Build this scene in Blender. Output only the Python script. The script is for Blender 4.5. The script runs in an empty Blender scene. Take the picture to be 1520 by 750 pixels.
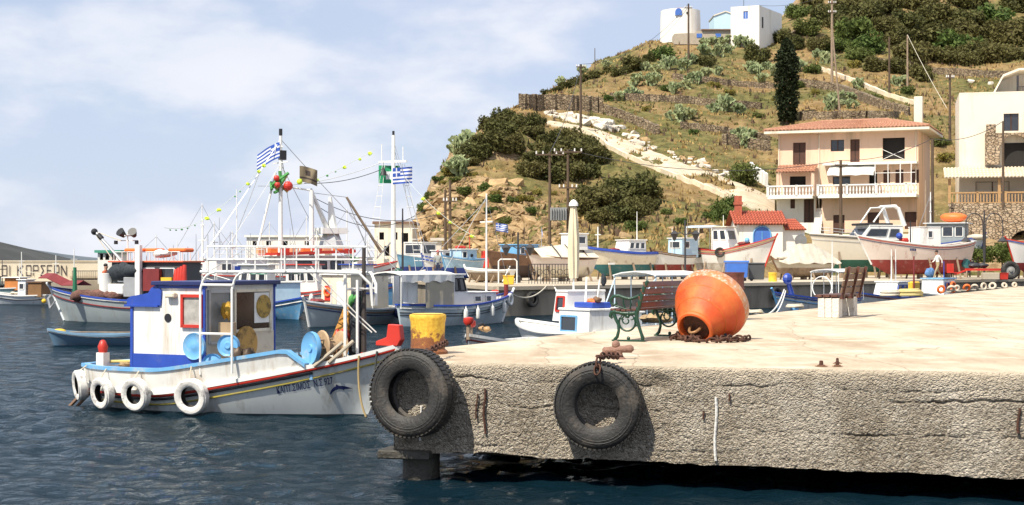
import bpy, bmesh, math, random
import numpy as np
from mathutils import Vector, Matrix, noise
random.seed(7); np.random.seed(7)
sc = bpy.context.scene
COL = sc.collection
# ------------------------------------------------------------ camera, sky, sun, exposure
F, CX, HY, CH = 2300.0, 760.0, 388.0, 2.5          # focal length in photo pixels, principal column, horizon row, eye height
cam = bpy.data.cameras.new('camera'); camo = bpy.data.objects.new('camera', cam); COL.objects.link(camo)
camo.location = (0, 0, CH); camo.rotation_euler = (math.radians(90), 0, 0)
cam.sensor_width = 36.0; cam.lens = 36.0 * F / 1520.0; cam.shift_y = (HY - 375.0) / 1520.0
cam.clip_start = 0.1; cam.clip_end = 30000
sc.camera = camo
SUN_AZ = Vector((-0.64, -0.77)).normalized(); SUN_EL = math.radians(53)
SUN = Vector((SUN_AZ.x * math.cos(SUN_EL), SUN_AZ.y * math.cos(SUN_EL), math.sin(SUN_EL)))
sun = bpy.data.lights.new('sun', 'SUN'); suno = bpy.data.objects.new('sun', sun); COL.objects.link(suno)
sun.energy = 4.7; sun.angle = math.radians(0.5); sun.color = (1.0, 0.93, 0.80)
suno.rotation_euler = SUN.to_track_quat('Z', 'Y').to_euler(); suno.location = (-40, -20, 60)
w = bpy.data.worlds.new('World'); sc.world = w; w.use_nodes = True
nt = w.node_tree; nt.nodes.clear()
def N(t, kind, **kw):
    n = t.nodes.new(kind)
    for k, v in kw.items():
        if k.startswith('i_'):
            key = k[2:]; n.inputs[int(key) if key.isdigit() else key.replace('_', ' ')].default_value = v
        else: setattr(n, k, v)
    return n
def mixc(t, fac, a, b, blend='MIX'):
    m = t.nodes.new('ShaderNodeMix'); m.data_type = 'RGBA'; m.blend_type = blend
    for s, v in ((m.inputs[0], fac), (m.inputs[6], a), (m.inputs[7], b)):
        if hasattr(v, 'is_output'): t.links.new(v, s)
        elif isinstance(v, (int, float)): s.default_value = v
        else: s.default_value = (*v[:3], 1)
    return m.outputs[2]
def ramp(t, fac, stops, interp='LINEAR'):
    r = t.nodes.new('ShaderNodeValToRGB'); r.color_ramp.interpolation = interp
    while len(r.color_ramp.elements) < len(stops): r.color_ramp.elements.new(0.5)
    for e, (p, c) in zip(r.color_ramp.elements, stops):
        e.position = p; e.color = (c, c, c, 1) if isinstance(c, (int, float)) else (*c[:3], 1)
    t.links.new(fac, r.inputs[0]); return r.outputs[0]
sky = N(nt, 'ShaderNodeTexSky', sky_type='NISHITA', sun_disc=False, sun_elevation=SUN_EL,
        sun_rotation=math.atan2(SUN_AZ.x, SUN_AZ.y), altitude=0, air_density=1.0, dust_density=0.15, ozone_density=3.0)
tc = N(nt, 'ShaderNodeTexCoord')
mp = N(nt, 'ShaderNodeMapping'); mp.inputs['Scale'].default_value = (1, 1, 2.3); mp.inputs['Location'].default_value = (0.37, 0.1, 0.62)
nt.links.new(tc.outputs['Generated'], mp.inputs[0])
n1 = N(nt, 'ShaderNodeTexNoise', i_Scale=3.6, i_Detail=6.0, i_Roughness=0.5, i_Distortion=0.2); nt.links.new(mp.outputs[0], n1.inputs[0])
n2 = N(nt, 'ShaderNodeTexNoise', i_Scale=8.0, i_Detail=7.0, i_Roughness=0.52); nt.links.new(mp.outputs[0], n2.inputs[0])
c1 = ramp(nt, n1.outputs[0], [(0.36, 0.70), (0.52, 0.85), (0.68, 1.0)], 'EASE')
c2 = ramp(nt, n2.outputs[0], [(0.42, 0.0), (0.66, 1.0)], 'EASE')
veil = mixc(nt, c1, sky.outputs[0], (5.0, 5.65, 7.2))
clouds = mixc(nt, c2, veil, mixc(nt, c1, veil, (7.6, 7.7, 8.2)))
bg = N(nt, 'ShaderNodeBackground', i_Strength=0.088); nt.links.new(clouds, bg.inputs[0])
out = N(nt, 'ShaderNodeOutputWorld'); nt.links.new(bg.outputs[0], out.inputs[0])
sc.view_settings.view_transform = 'Standard'; sc.view_settings.look = 'None'
sc.view_settings.exposure = 0.5; sc.view_settings.gamma = 1.0; sc.view_settings.use_curve_mapping = False
sc.render.engine = 'CYCLES'; sc.cycles.max_bounces = 5; sc.cycles.diffuse_bounces = 3; sc.cycles.glossy_bounces = 3
sc.cycles.transparent_max_bounces = 8; sc.cycles.caustics_reflective = False; sc.cycles.caustics_refractive = False
# ------------------------------------------------------------ positions from photo pixels (a pixel is a direction; depth is given)
def P(px, py, Y): return Vector(((px - CX) * Y / F, Y, CH - (py - HY) * Y / F))
def G(px, py, z=0.0):
    Y = F * (CH - z) / (py - HY); return Vector(((px - CX) * Y / F, Y, z))
def V(*a): return Vector(a)
def lerp(a, b, t): return a + (b - a) * t
# ------------------------------------------------------------ materials
MATS = {}
def mat(name, col, rough=0.6, metal=0.0, var=0.14, vs=2.5, bump=0.0, bs=25.0, dirt=None, spec=0.5, alpha=1.0, trans=0.0, coat=0.0, streak=False, rnd=0.0):
    if name in MATS: return MATS[name]
    m = bpy.data.materials.new(name); m.use_nodes = True; t = m.node_tree; b = t.nodes['Principled BSDF']
    b.inputs['Roughness'].default_value = rough; b.inputs['Metallic'].default_value = metal
    b.inputs['Specular IOR Level'].default_value = spec; b.inputs['Coat Weight'].default_value = coat
    if alpha < 1: b.inputs['Alpha'].default_value = alpha
    if trans: b.inputs['Transmission Weight'].default_value = trans
    co = N(t, 'ShaderNodeTexCoord').outputs['Object']
    n = N(t, 'ShaderNodeTexNoise', i_Scale=vs, i_Detail=6.0, i_Roughness=0.6); t.links.new(co, n.inputs[0])
    f = ramp(t, n.outputs[0], [(0.3, 0.0), (0.7, 1.0)])
    c = mixc(t, f, [x * (1 - var) for x in col], [min(1, x * (1 + var * 0.6)) for x in col])
    if dirt:
        dc, amt, ds = dirt
        if streak:
            mpn = N(t, 'ShaderNodeMapping'); mpn.inputs['Scale'].default_value = (1, 1, 0.12); t.links.new(co, mpn.inputs[0]); src = mpn.outputs[0]
        else: src = co
        d = N(t, 'ShaderNodeTexNoise', i_Scale=ds, i_Detail=8.0, i_Roughness=0.7); t.links.new(src, d.inputs[0])
        df = ramp(t, d.outputs[0], [(0.62 - amt * 0.4, 0.0), (0.80 - amt * 0.4, 1.0)])
        c = mixc(t, df, c, dc)
        rr = N(t, 'ShaderNodeMapRange', i_To_Min=rough, i_To_Max=min(1, rough + 0.3)); t.links.new(df, rr.inputs[0]); t.links.new(rr.outputs[0], b.inputs['Roughness'])
    if rnd:
        oi = N(t, 'ShaderNodeObjectInfo'); hv = N(t, 'ShaderNodeHueSaturation')
        mr = N(t, 'ShaderNodeMapRange', i_To_Min=1 - rnd, i_To_Max=1 + rnd); t.links.new(oi.outputs['Random'], mr.inputs[0])
        t.links.new(mr.outputs[0], hv.inputs['Value']); t.links.new(c, hv.inputs['Color'])
        c = hv.outputs[0]
    t.links.new(c, b.inputs['Base Color'])
    if bump:
        bn = N(t, 'ShaderNodeTexNoise', i_Scale=bs, i_Detail=5.0); t.links.new(co, bn.inputs[0])
        bm_ = N(t, 'ShaderNodeBump', i_Strength=bump, i_Distance=0.05); t.links.new(bn.outputs[0], bm_.inputs['Height']); t.links.new(bm_.outputs[0], b.inputs['Normal'])
    MATS[name] = m; return m
RUST = (0.16, 0.055, 0.022); GRIME = (0.30, 0.24, 0.17)
WHITE = mat('white_paint', (0.80, 0.79, 0.75), 0.4, dirt=(GRIME, 0.14, 2.2), var=0.05, streak=True)
WHITE2 = mat('cool_white_paint', (0.70, 0.74, 0.77), 0.4, dirt=(GRIME, 0.2, 1.6), var=0.07, streak=True)
CREAM = mat('cream_paint', (0.76, 0.68, 0.53), 0.5, dirt=(GRIME, 0.18, 2.0), var=0.08)
PALEBLUE = mat('pale_blue_grey_paint', (0.50, 0.58, 0.62), 0.42, dirt=(GRIME, 0.16, 1.8), var=0.08, streak=True)
BLUE = mat('blue_paint', (0.025, 0.07, 0.38), 0.4, dirt=((0.10, 0.12, 0.25), 0.15, 3), var=0.15)
SKYBLUE = mat('sky_blue_paint', (0.15, 0.39, 0.66), 0.45, dirt=((0.42, 0.46, 0.46), 0.26, 4), var=0.12)
NAVY = mat('navy_paint', (0.02, 0.03, 0.12), 0.45)
RED = mat('red_paint', (0.55, 0.035, 0.02), 0.45, dirt=((0.3, 0.12, 0.08), 0.15, 4), var=0.15)
MAROON = mat('maroon_paint', (0.20, 0.025, 0.025), 0.55, var=0.2)
ORANGE = mat('orange_plastic', (0.85, 0.17, 0.03), 0.5, var=0.12)
YELLOW = mat('yellow_paint', (0.80, 0.50, 0.04), 0.5, dirt=(RUST, 0.15, 5), var=0.1)
OCHRE = mat('ochre_stripe', (0.42, 0.34, 0.06), 0.5, dirt=(GRIME, 0.2, 5))
LIME = mat('lime_float', (0.62, 0.85, 0.05), 0.5, var=0.1)
BLACK = mat('black_paint', (0.015, 0.015, 0.018), 0.5)
RUBBER = mat('rubber', (0.026, 0.024, 0.022), 0.62, dirt=((0.12, 0.10, 0.08), 0.26, 3.5), var=0.3, bump=0.25, bs=30)
WTYRE = mat('white_painted_rubber', (0.72, 0.70, 0.66), 0.6, dirt=((0.12, 0.10, 0.09), 0.2, 6), var=0.12, bump=0.2, bs=18)
GREEN = mat('green_paint', (0.02, 0.16, 0.08), 0.45, var=0.2)
TEAL = mat('teal_antifouling', (0.03, 0.15, 0.16), 0.6, dirt=((0.25, 0.25, 0.2), 0.2, 3))
DKGREEN = mat('dark_green_antifouling', (0.015, 0.10, 0.07), 0.6, var=0.2)
REDBOT = mat('red_antifouling', (0.26, 0.035, 0.03), 0.65, dirt=((0.35, 0.2, 0.17), 0.2, 3), var=0.2)
WOOD = mat('brown_wood', (0.17, 0.085, 0.04), 0.6, var=0.3, vs=6)
SLAT = mat('bench_slat_wood', (0.10, 0.035, 0.022), 0.45, var=0.35, vs=9, dirt=((0.22, 0.12, 0.08), 0.2, 8))
GREYWOOD = mat('weathered_wood', (0.30, 0.22, 0.15), 0.8, var=0.3, vs=5)
PLY = mat('varnished_plywood', (0.42, 0.25, 0.11), 0.5, var=0.2, vs=4)
STEEL = mat('galvanised_steel', (0.45, 0.46, 0.47), 0.45, 0.6, dirt=(RUST, 0.12, 5))
DKSTEEL = mat('dark_steel', (0.05, 0.05, 0.055), 0.5, 0.3, dirt=(RUST, 0.15, 6))
RUSTM = mat('rusty_iron', (0.10, 0.042, 0.025), 0.85, 0.1, var=0.45, vs=12, bump=0.5, bs=60)
GLASS = mat('dark_glass', (0.03, 0.035, 0.045), 0.08, var=0.3, spec=0.8)
GLASS2 = mat('hazy_glass', (0.20, 0.22, 0.23), 0.15, var=0.3, spec=0.6)
TARP = mat('beige_tarpaulin', (0.52, 0.47, 0.38), 0.8, var=0.12, bump=0.3, bs=5)
CANVAS = mat('white_canvas', (0.78, 0.77, 0.73), 0.8, var=0.07, bump=0.3, bs=4)
ROPE = mat('pale_rope', (0.62, 0.56, 0.44), 0.9, var=0.2, vs=30)
NETS = mat('dark_net', (0.035, 0.045, 0.055), 0.9, var=0.5, vs=8, bump=0.8, bs=30)
NETB = mat('brown_net', (0.17, 0.085, 0.065), 0.95, var=0.5, vs=5, bump=1.0, bs=25)
SKINM = mat('skin', (0.32, 0.17, 0.11), 0.6)
HAIRM = mat('hair', (0.02, 0.015, 0.012), 0.7)
# ------------------------------------------------------------ mesh building
class MB:
    def __init__(s): s.v = []; s.f = []
    def add(s, vs, fs):
        o = len(s.v); s.v.extend(tuple(v) for v in vs); s.f.extend(tuple(i + o for i in f) for f in fs); return s
    def box(s, c, d, rz=0.0, M=None, tx=1.0, ty=1.0):
        x, y, z = [k / 2 for k in d]; vs = []
        for sz, ax, ay in ((-1, 1, 1), (1, tx, ty)):
            for sx, sy in ((-1, -1), (1, -1), (1, 1), (-1, 1)): vs.append(Vector((sx * x * ax, sy * y * ay, sz * z)))
        R = M or Matrix.Rotation(rz, 3, 'Z'); c = Vector(c)
        return s.add([R @ v + c for v in vs], [(3, 2, 1, 0), (4, 5, 6, 7), (0, 1, 5, 4), (1, 2, 6, 5), (2, 3, 7, 6), (3, 0, 4, 7)])
    def bar(s, a, b, w_, h=None):
        a = Vector(a); b = Vector(b); d = b - a; L = d.length
        if L < 1e-6: return s
        x = d / L; up = Vector((0, 0, 1)) if abs(x.z) < 0.95 else Vector((0, 1, 0))
        y = up.cross(x).normalized(); z = x.cross(y)
        return s.box((a + b) / 2, (L, w_, h or w_), M=Matrix((x, y, z)).transposed())
    def cyl(s, a, b, r0, r1=None, n=10, cap=True):
        a = Vector(a); b = Vector(b); r1 = r0 if r1 is None else r1
        x = (b - a).normalized(); up = Vector((0, 0, 1)) if abs(x.z) < 0.95 else Vector((1, 0, 0))
        y = up.cross(x).normalized(); z = x.cross(y); vs = []
        for c, r in ((a, r0), (b, r1)):
            for i in range(n):
                t = 2 * math.pi * i / n; vs.append(c + y * (r * math.cos(t)) + z * (r * math.sin(t)))
        fs = [(i, (i + 1) % n, n + (i + 1) % n, n + i) for i in range(n)]
        if cap: fs += [tuple(range(n - 1, -1, -1)), tuple(range(n, 2 * n))]
        return s.add(vs, fs)
    def tube(s, pts, r, n=6, closed=False):
        pts = [Vector(p) for p in pts]; k = len(pts); rs = r if hasattr(r, '__len__') else [r] * k
        vs = []; prev = None
        for i, p in enumerate(pts):
            a = pts[i - 1] if i else (pts[-1] if closed else p); b = pts[i + 1] if i < k - 1 else (pts[0] if closed else p)
            x = (b - a).normalized()
            if prev is None:
                up = Vector((0, 0, 1)) if abs(x.z) < 0.9 else Vector((1, 0, 0)); y = up.cross(x).normalized()
            else: y = (prev - x * prev.dot(x)).normalized()
            prev = y; z = x.cross(y)
            for j in range(n):
                t = 2 * math.pi * j / n; vs.append(p + (y * math.cos(t) + z * math.sin(t)) * rs[i])
        fs = []
        for i in range(k if closed else k - 1):
            i2 = (i + 1) % k
            for j in range(n): fs.append((i * n + j, i * n + (j + 1) % n, i2 * n + (j + 1) % n, i2 * n + j))
        if not closed: fs += [tuple(range(n - 1, -1, -1)), tuple(range((k - 1) * n, k * n))]
        return s.add(vs, fs)
    def lathe(s, prof, n=20, M=None, c=(0, 0, 0), closed=False, caps=True):
        M = M or Matrix.Identity(3); c = Vector(c); vs = []
        for r, z in prof:
            for j in range(n):
                t = 2 * math.pi * j / n; vs.append(M @ Vector((r * math.cos(t), r * math.sin(t), z)) + c)
        k = len(prof); fs = []
        for i in range(k if closed else k - 1):
            i2 = (i + 1) % k
            for j in range(n): fs.append((i * n + j, i * n + (j + 1) % n, i2 * n + (j + 1) % n, i2 * n + j))
        if caps and not closed: fs += [tuple(range(n - 1, -1, -1)), tuple(range((k - 1) * n, k * n))]
        return s.add(vs, fs)
    def ball(s, c, r, n=10, m=7, jit=0.0):
        rx, ry, rz = r if hasattr(r, '__len__') else (r, r, r); c = Vector(c); vs = []
        for i in range(m + 1):
            ph = math.pi * i / m
            for j in range(n):
                t = 2 * math.pi * j / n; d = Vector((math.sin(ph) * math.cos(t), math.sin(ph) * math.sin(t), -math.cos(ph)))
                k = 1 + (jit * noise.noise(d * 1.7 + c) if jit else 0)
                vs.append(c + Vector((d.x * rx, d.y * ry, d.z * rz)) * k)
        return s.add(vs, [(i * n + j, i * n + (j + 1) % n, (i + 1) * n + (j + 1) % n, (i + 1) * n + j) for i in range(m) for j in range(n)])
    def prism(s, poly, z0, z1, M=None, c=(0, 0, 0)):
        M = M or Matrix.Identity(3); c = Vector(c); k = len(poly)
        vs = [M @ Vector((x, y, z)) + c for z in (z0, z1) for x, y in poly]
        return s.add(vs, [tuple(range(k - 1, -1, -1)), tuple(range(k, 2 * k))] + [(i, (i + 1) % k, k + (i + 1) % k, k + i) for i in range(k)])
    def grid(s, rows, cu=False):
        k = len(rows[0]); o = []
        for r in rows: o.extend(r)
        return s.add(o, [(i * k + j, i * k + (j + 1) % k, (i + 1) * k + (j + 1) % k, (i + 1) * k + j) for i in range(len(rows) - 1) for j in range(k if cu else k - 1)])
    def sheet(s, rows, th):                      # a grid given a real thickness along -z/normal
        k = len(rows[0]); m = len(rows)
        a = [[Vector(p) for p in r] for r in rows]; nrm = (a[0][-1] - a[0][0]).cross(a[-1][0] - a[0][0]).normalized() * th
        s.grid(a); s.grid([[p - nrm for p in r][::-1] for r in a])
        edge = [a[0][j] for j in range(k)] + [a[i][-1] for i in range(1, m)] + [a[-1][j] for j in range(k - 2, -1, -1)] + [a[i][0] for i in range(m - 2, 0, -1)]
        s.grid([[p - nrm for p in edge], edge], cu=True); return s
    def mesh(s, name, mt=None, smooth=None):
        me = bpy.data.meshes.new(name); me.from_pydata([tuple(v) for v in s.v], [], s.f)
        if mt: me.materials.append(mt)
        if smooth is not None:
            me.polygons.foreach_set('use_smooth', [True] * len(me.polygons)); me.set_sharp_from_angle(angle=math.radians(smooth))
        me.update(); return me
    def build(s, name, mt, parent=None, smooth=None, kind=None, bevel=0.0):
        me = s.mesh(name, mt, smooth)
        if bevel:
            b = bmesh.new(); b.from_mesh(me); bmesh.ops.bevel(b, geom=b.edges[:], offset=bevel, segments=1, affect='EDGES', clamp_overlap=True); b.to_mesh(me); b.free()
        return link(me, name, parent, kind)
def link(me, name, parent=None, kind=None):
    o = bpy.data.objects.new(name, me); COL.objects.link(o)
    if parent: o.parent = parent
    if kind: o['kind'] = kind
    return o
def tag(o, label, cat, group=None):
    o['label'] = label; o['category'] = cat
    if group: o['group'] = group
    return o
def thing(name, label, cat, loc=(0, 0, 0), rz=0.0, group=None):
    o = bpy.data.objects.new(name, None); COL.objects.link(o); o.location = loc; o.rotation_euler = (0, 0, rz)
    o.empty_display_size = 0.2
    return tag(o, label, cat, group)
def copytree(o, parent=None):
    c = o.copy(); COL.objects.link(c); c.parent = parent
    for ch in list(o.children): copytree(ch, c)
    return c
def catenary(a, b, sag, n=12):
    a = Vector(a); b = Vector(b)
    return [a.lerp(b, i / n) - Vector((0, 0, sag * 4 * (i / n) * (1 - i / n))) for i in range(n + 1)]
# ------------------------------------------------------------ water
def build_water():
    pxs = np.concatenate([np.linspace(-1500, -120, 50), np.linspace(-110, 1000, 250), np.linspace(1010, 2600, 80)])
    Ys = [4.0]
    while Ys[-1] < 150: Ys.append(Ys[-1] * 1.0085)
    fine = len(Ys); Ys += [200, 350, 700, 1500, 4000, 9000, 20000]
    Ys = np.array(Ys); PX, YY = np.meshgrid(pxs, Ys); X = (PX - CX) * YY / F
    spread = np.where(YY > 150, 1 + (YY - 150) / 400, 1.0); X = X * np.minimum(spread, 6)
    Z = np.zeros_like(X); rng = np.random.RandomState(3)
    for i in range(70):
        lam = 0.20 * (6.5 ** (rng.rand() ** 1.25)); th = math.radians(35) + rng.randn() * 0.75
        k = 2 * math.pi / lam; a = 0.0066 * lam ** 0.95
        fade = np.clip((lam - 0.0085 * YY * 1.6) / (0.5 * lam), 0, 1) * np.clip((150 - YY) / 40, 0, 1)
        ph = k * (X * math.cos(th) + YY * math.sin(th)) + rng.rand() * 6.28
        Z += a * fade * (np.sin(ph) + 0.25 * np.sin(2 * ph + 1.0))
    patch = 0.75 + 0.35 * np.sin(X * 0.31 + YY * 0.17) * np.sin(YY * 0.23 - X * 0.12 + 1)
    Z *= patch
    nr, nc = X.shape; vs = np.stack([X, YY, Z], -1).reshape(-1, 3)
    idx = np.arange(nr * nc).reshape(nr, nc)
    fs = np.stack([idx[:-1, :-1], idx[:-1, 1:], idx[1:, 1:], idx[1:, :-1]], -1).reshape(-1, 4)
    me = bpy.data.meshes.new('water'); me.vertices.add(len(vs)); me.vertices.foreach_set('co', vs.ravel())
    me.loops.add(fs.size); me.loops.foreach_set('vertex_index', fs.ravel().astype(np.int32))
    me.polygons.add(len(fs)); me.polygons.foreach_set('loop_start', np.arange(0, fs.size, 4, dtype=np.int32))
    me.update(calc_edges=True); me.polygons.foreach_set('use_smooth', [True] * len(fs))
    m = bpy.data.materials.new('harbour_water'); m.use_nodes = True; t = m.node_tree; b = t.nodes['Principled BSDF']
    b.inputs['Base Color'].default_value = (0.004, 0.014, 0.021, 1); b.inputs['Roughness'].default_value = 0.07
    b.inputs['IOR'].default_value = 1.33; b.inputs['Specular IOR Level'].default_value = 0.13
    g = N(t, 'ShaderNodeNewGeometry').outputs['Position']
    na = N(t, 'ShaderNodeTexNoise', i_Scale=3.2, i_Detail=5.0, i_Roughness=0.62, i_Distortion=0.6); t.links.new(g, na.inputs[0])
    nb = N(t, 'ShaderNodeTexNoise', i_Scale=0.35, i_Detail=3.0); t.links.new(g, nb.inputs[0])
    b1 = N(t, 'ShaderNodeBump', i_Strength=0.8, i_Distance=0.09); t.links.new(na.outputs[0], b1.inputs['Height'])
    b2 = N(t, 'ShaderNodeBump', i_Strength=0.2, i_Distance=0.4); t.links.new(nb.outputs[0], b2.inputs['Height']); t.links.new(b1.outputs[0], b2.inputs['Normal'])
    t.links.new(b2.outputs[0], b.inputs['Normal'])
    df = N(t, 'ShaderNodeBsdfDiffuse'); df.inputs[0].default_value = (0.003, 0.0125, 0.020, 1); gl = N(t, 'ShaderNodeBsdfGlossy', i_Roughness=0.06); t.links.new(b2.outputs[0], gl.inputs['Normal'])
    gl.inputs[0].default_value = (0.93, 0.98, 1.0, 1); fr = N(t, 'ShaderNodeFresnel', i_IOR=1.33); t.links.new(b2.outputs[0], fr.inputs['Normal']); mu = N(t, 'ShaderNodeMath', operation='MULTIPLY', i_1=0.50); t.links.new(fr.outputs[0], mu.inputs[0])
    mx = N(t, 'ShaderNodeMixShader'); t.links.new(mu.outputs[0], mx.inputs[0]); t.links.new(df.outputs[0], mx.inputs[1]); t.links.new(gl.outputs[0], mx.inputs[2]); t.links.new(mx.outputs[0], t.nodes['Material Output'].inputs[0]); t.nodes.remove(b); me.materials.append(m)
    link(me, 'water', kind='structure')
build_water()
# ------------------------------------------------------------ concrete
def concrete(name, col, dark, rough=0.9, streaks=(1, 1, 1), scale=0.8, bump=0.4, light=None, spots=False, pebble=False):
    m = bpy.data.materials.new(name); m.use_nodes = True; t = m.node_tree; b = t.nodes['Principled BSDF']
    b.inputs['Roughness'].default_value = rough; b.inputs['Specular IOR Level'].default_value = 0.25
    co = N(t, 'ShaderNodeTexCoord').outputs['Object']
    mpn = N(t, 'ShaderNodeMapping'); mpn.inputs['Scale'].default_value = streaks; t.links.new(co, mpn.inputs[0])
    a = N(t, 'ShaderNodeTexNoise', i_Scale=scale, i_Detail=9.0, i_Roughness=0.65); t.links.new(mpn.outputs[0], a.inputs[0])
    c = mixc(t, ramp(t, a.outputs[0], [(0.36, 0.0), (0.62, 1.0)]), dark, col)
    s = N(t, 'ShaderNodeTexNoise', i_Scale=28.0, i_Detail=4.0, i_Roughness=0.7); t.links.new(co, s.inputs[0])
    c = mixc(t, ramp(t, s.outputs[0], [(0.3, 0.45), (0.5, 0.0)]), c, [x * 0.6 for x in dark])
    if light: 
        l = N(t, 'ShaderNodeTexNoise', i_Scale=1.7, i_Detail=6.0); t.links.new(co, l.inputs[0])
        c = mixc(t, ramp(t, l.outputs[0], [(0.55, 0.0), (0.7, 0.8)]), c, light)
    if spots:
        co = mpn.outputs[0]
    if spots:      # worn patches, rust and oil marks, hairline cracks
        for sc_, lo_, hi_, col_, amt in ((1.1, .60, .70, (0.27, 0.20, 0.13), .55), (4.0, .66, .74, (0.20, 0.14, 0.09), .6), (0.5, .56, .70, (0.50, 0.38, 0.25), .6)):
            q = N(t, 'ShaderNodeTexNoise', i_Scale=sc_, i_Detail=9.0, i_Roughness=0.72); t.links.new(co, q.inputs[0]); c = mixc(t, ramp(t, q.outputs[0], [(lo_, 0.0), (hi_, amt)]), c, col_)
        wv = N(t, 'ShaderNodeTexNoise', i_Scale=1.5, i_Detail=5.0); t.links.new(co, wv.inputs[0]); ad = N(t, 'ShaderNodeVectorMath', operation='MULTIPLY_ADD'); ad.inputs[1].default_value = (.7, .7, .7); t.links.new(wv.outputs['Color'], ad.inputs[0]); t.links.new(co, ad.inputs[2])
        vc = N(t, 'ShaderNodeTexVoronoi', feature='DISTANCE_TO_EDGE', i_Scale=0.32); t.links.new(ad.outputs[0], vc.inputs[0]); c = mixc(t, ramp(t, vc.outputs['Distance'], [(0.0, 0.7), (0.006, 0.0)]), c, (0.2, 0.15, 0.1))
    n2_ = N(t, 'ShaderNodeTexNoise', i_Scale=45.0, i_Detail=5.0); t.links.new(co, n2_.inputs[0]); hgt_ = n2_.outputs[0]
    if pebble:
        vp = N(t, 'ShaderNodeTexVoronoi', i_Scale=34.0, i_Randomness=1.0); t.links.new(co, vp.inputs[0]); vq = N(t, 'ShaderNodeTexVoronoi', i_Scale=70.0); t.links.new(co, vq.inputs[0])
        sp = N(t, 'ShaderNodeSeparateColor'); t.links.new(vp.outputs['Color'], sp.inputs[0]); c = mixc(t, ramp(t, sp.outputs[0], [(0.0, 0.5), (0.4, 0.0)]), c, [x * .55 for x in dark]); c = mixc(t, ramp(t, sp.outputs[1], [(0.72, 0.0), (1.0, 0.6)]), c, (0.62, 0.57, 0.48))
        c = mixc(t, ramp(t, vp.outputs['Distance'], [(0.62, 0.0), (0.9, 0.6)]), c, [x * .3 for x in dark])
        sm_ = N(t, 'ShaderNodeMath', operation='ADD'); t.links.new(vp.outputs['Distance'], sm_.inputs[0]); t.links.new(vq.outputs['Distance'], sm_.inputs[1]); s2 = N(t, 'ShaderNodeMath', operation='MULTIPLY_ADD', i_1=-1.3, i_2=1.0); t.links.new(sm_.outputs[0], s2.inputs[0]); hgt_ = s2.outputs[0]
    t.links.new(c, b.inputs['Base Color'])
    bp = N(t, 'ShaderNodeBump', i_Strength=bump, i_Distance=0.03); t.links.new(hgt_, bp.inputs['Height'])
    if pebble:     # the top lift was cast smooth, the lower lifts are washed out to the aggregate
        sz = N(t, 'ShaderNodeSeparateXYZ'); t.links.new(co, sz.inputs[0]); zn = N(t, 'ShaderNodeMath', operation='MULTIPLY_ADD', i_1=0.22); t.links.new(a.outputs[0], zn.inputs[0]); t.links.new(sz.outputs[2], zn.inputs[2])
        mr_ = N(t, 'ShaderNodeMapRange', i_From_Min=1.26, i_From_Max=1.42, i_To_Min=0.0, i_To_Max=0.7); t.links.new(zn.outputs[0], mr_.inputs[0])
        ms_ = N(t, 'ShaderNodeMapRange', i_From_Min=0.0, i_From_Max=1.0, i_To_Min=bump, i_To_Max=bump * .5); t.links.new(mr_.outputs[0], ms_.inputs[0]); t.links.new(ms_.outputs[0], bp.inputs['Strength'])
        st = N(t, 'ShaderNodeMapping'); st.inputs['Scale'].default_value = (2.2, 2.2, .35); t.links.new(co, st.inputs[0]); sn = N(t, 'ShaderNodeTexNoise', i_Scale=1.6, i_Detail=7.0, i_Roughness=.65); t.links.new(st.outputs[0], sn.inputs[0])
        c2_ = mixc(t, mr_.outputs[0], c, mixc(t, a.outputs[0], (0.36, 0.295, 0.21), (0.58, 0.49, 0.37))); c2_ = mixc(t, ramp(t, sn.outputs[0], [(0.52, 0.0), (0.70, 0.5)]), c2_, (0.24, 0.19, 0.14)); t.links.new(c2_, b.inputs['Base Color']); t.links.new(bp.outputs[0], b.inputs['Normal'])
    return m
DECKM = concrete('deck_concrete', (0.61, 0.525, 0.40), (0.39, 0.30, 0.205), streaks=(1.3, 0.4, 1), scale=0.75, bump=0.45, light=(0.63, 0.55, 0.43), spots=True)
FACEM = concrete('pebbly_concrete', (0.565, 0.49, 0.39), (0.34, 0.285, 0.215), scale=1.3, bump=0.9, light=(0.63, 0.56, 0.46), pebble=True)
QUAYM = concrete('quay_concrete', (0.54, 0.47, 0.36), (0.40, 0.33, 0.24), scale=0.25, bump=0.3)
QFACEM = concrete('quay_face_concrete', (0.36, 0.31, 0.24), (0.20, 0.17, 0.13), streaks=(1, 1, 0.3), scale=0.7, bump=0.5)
JZ = 1.35
C0 = Vector((-1.36, 17.81)); FD = Vector((6.06, -1.6)).normalized(); FN = Vector((FD.y, -FD.x))     # face line, outward normal
EB = Vector((-1.3, 20.0)); ED = Vector((24.9, 51.5)).normalized()                                  # end edge of the jetty
def face_pt(s, out=0.0, z=0.0):
    p = C0 + FD * s + FN * out; return Vector((p.x, p.y, z))
def deck_edge(Y, off=0.0):
    t = (Y - EB.y) / ED.y; p = EB + ED * t + Vector((ED.y, -ED.x)) * off; return p
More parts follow.
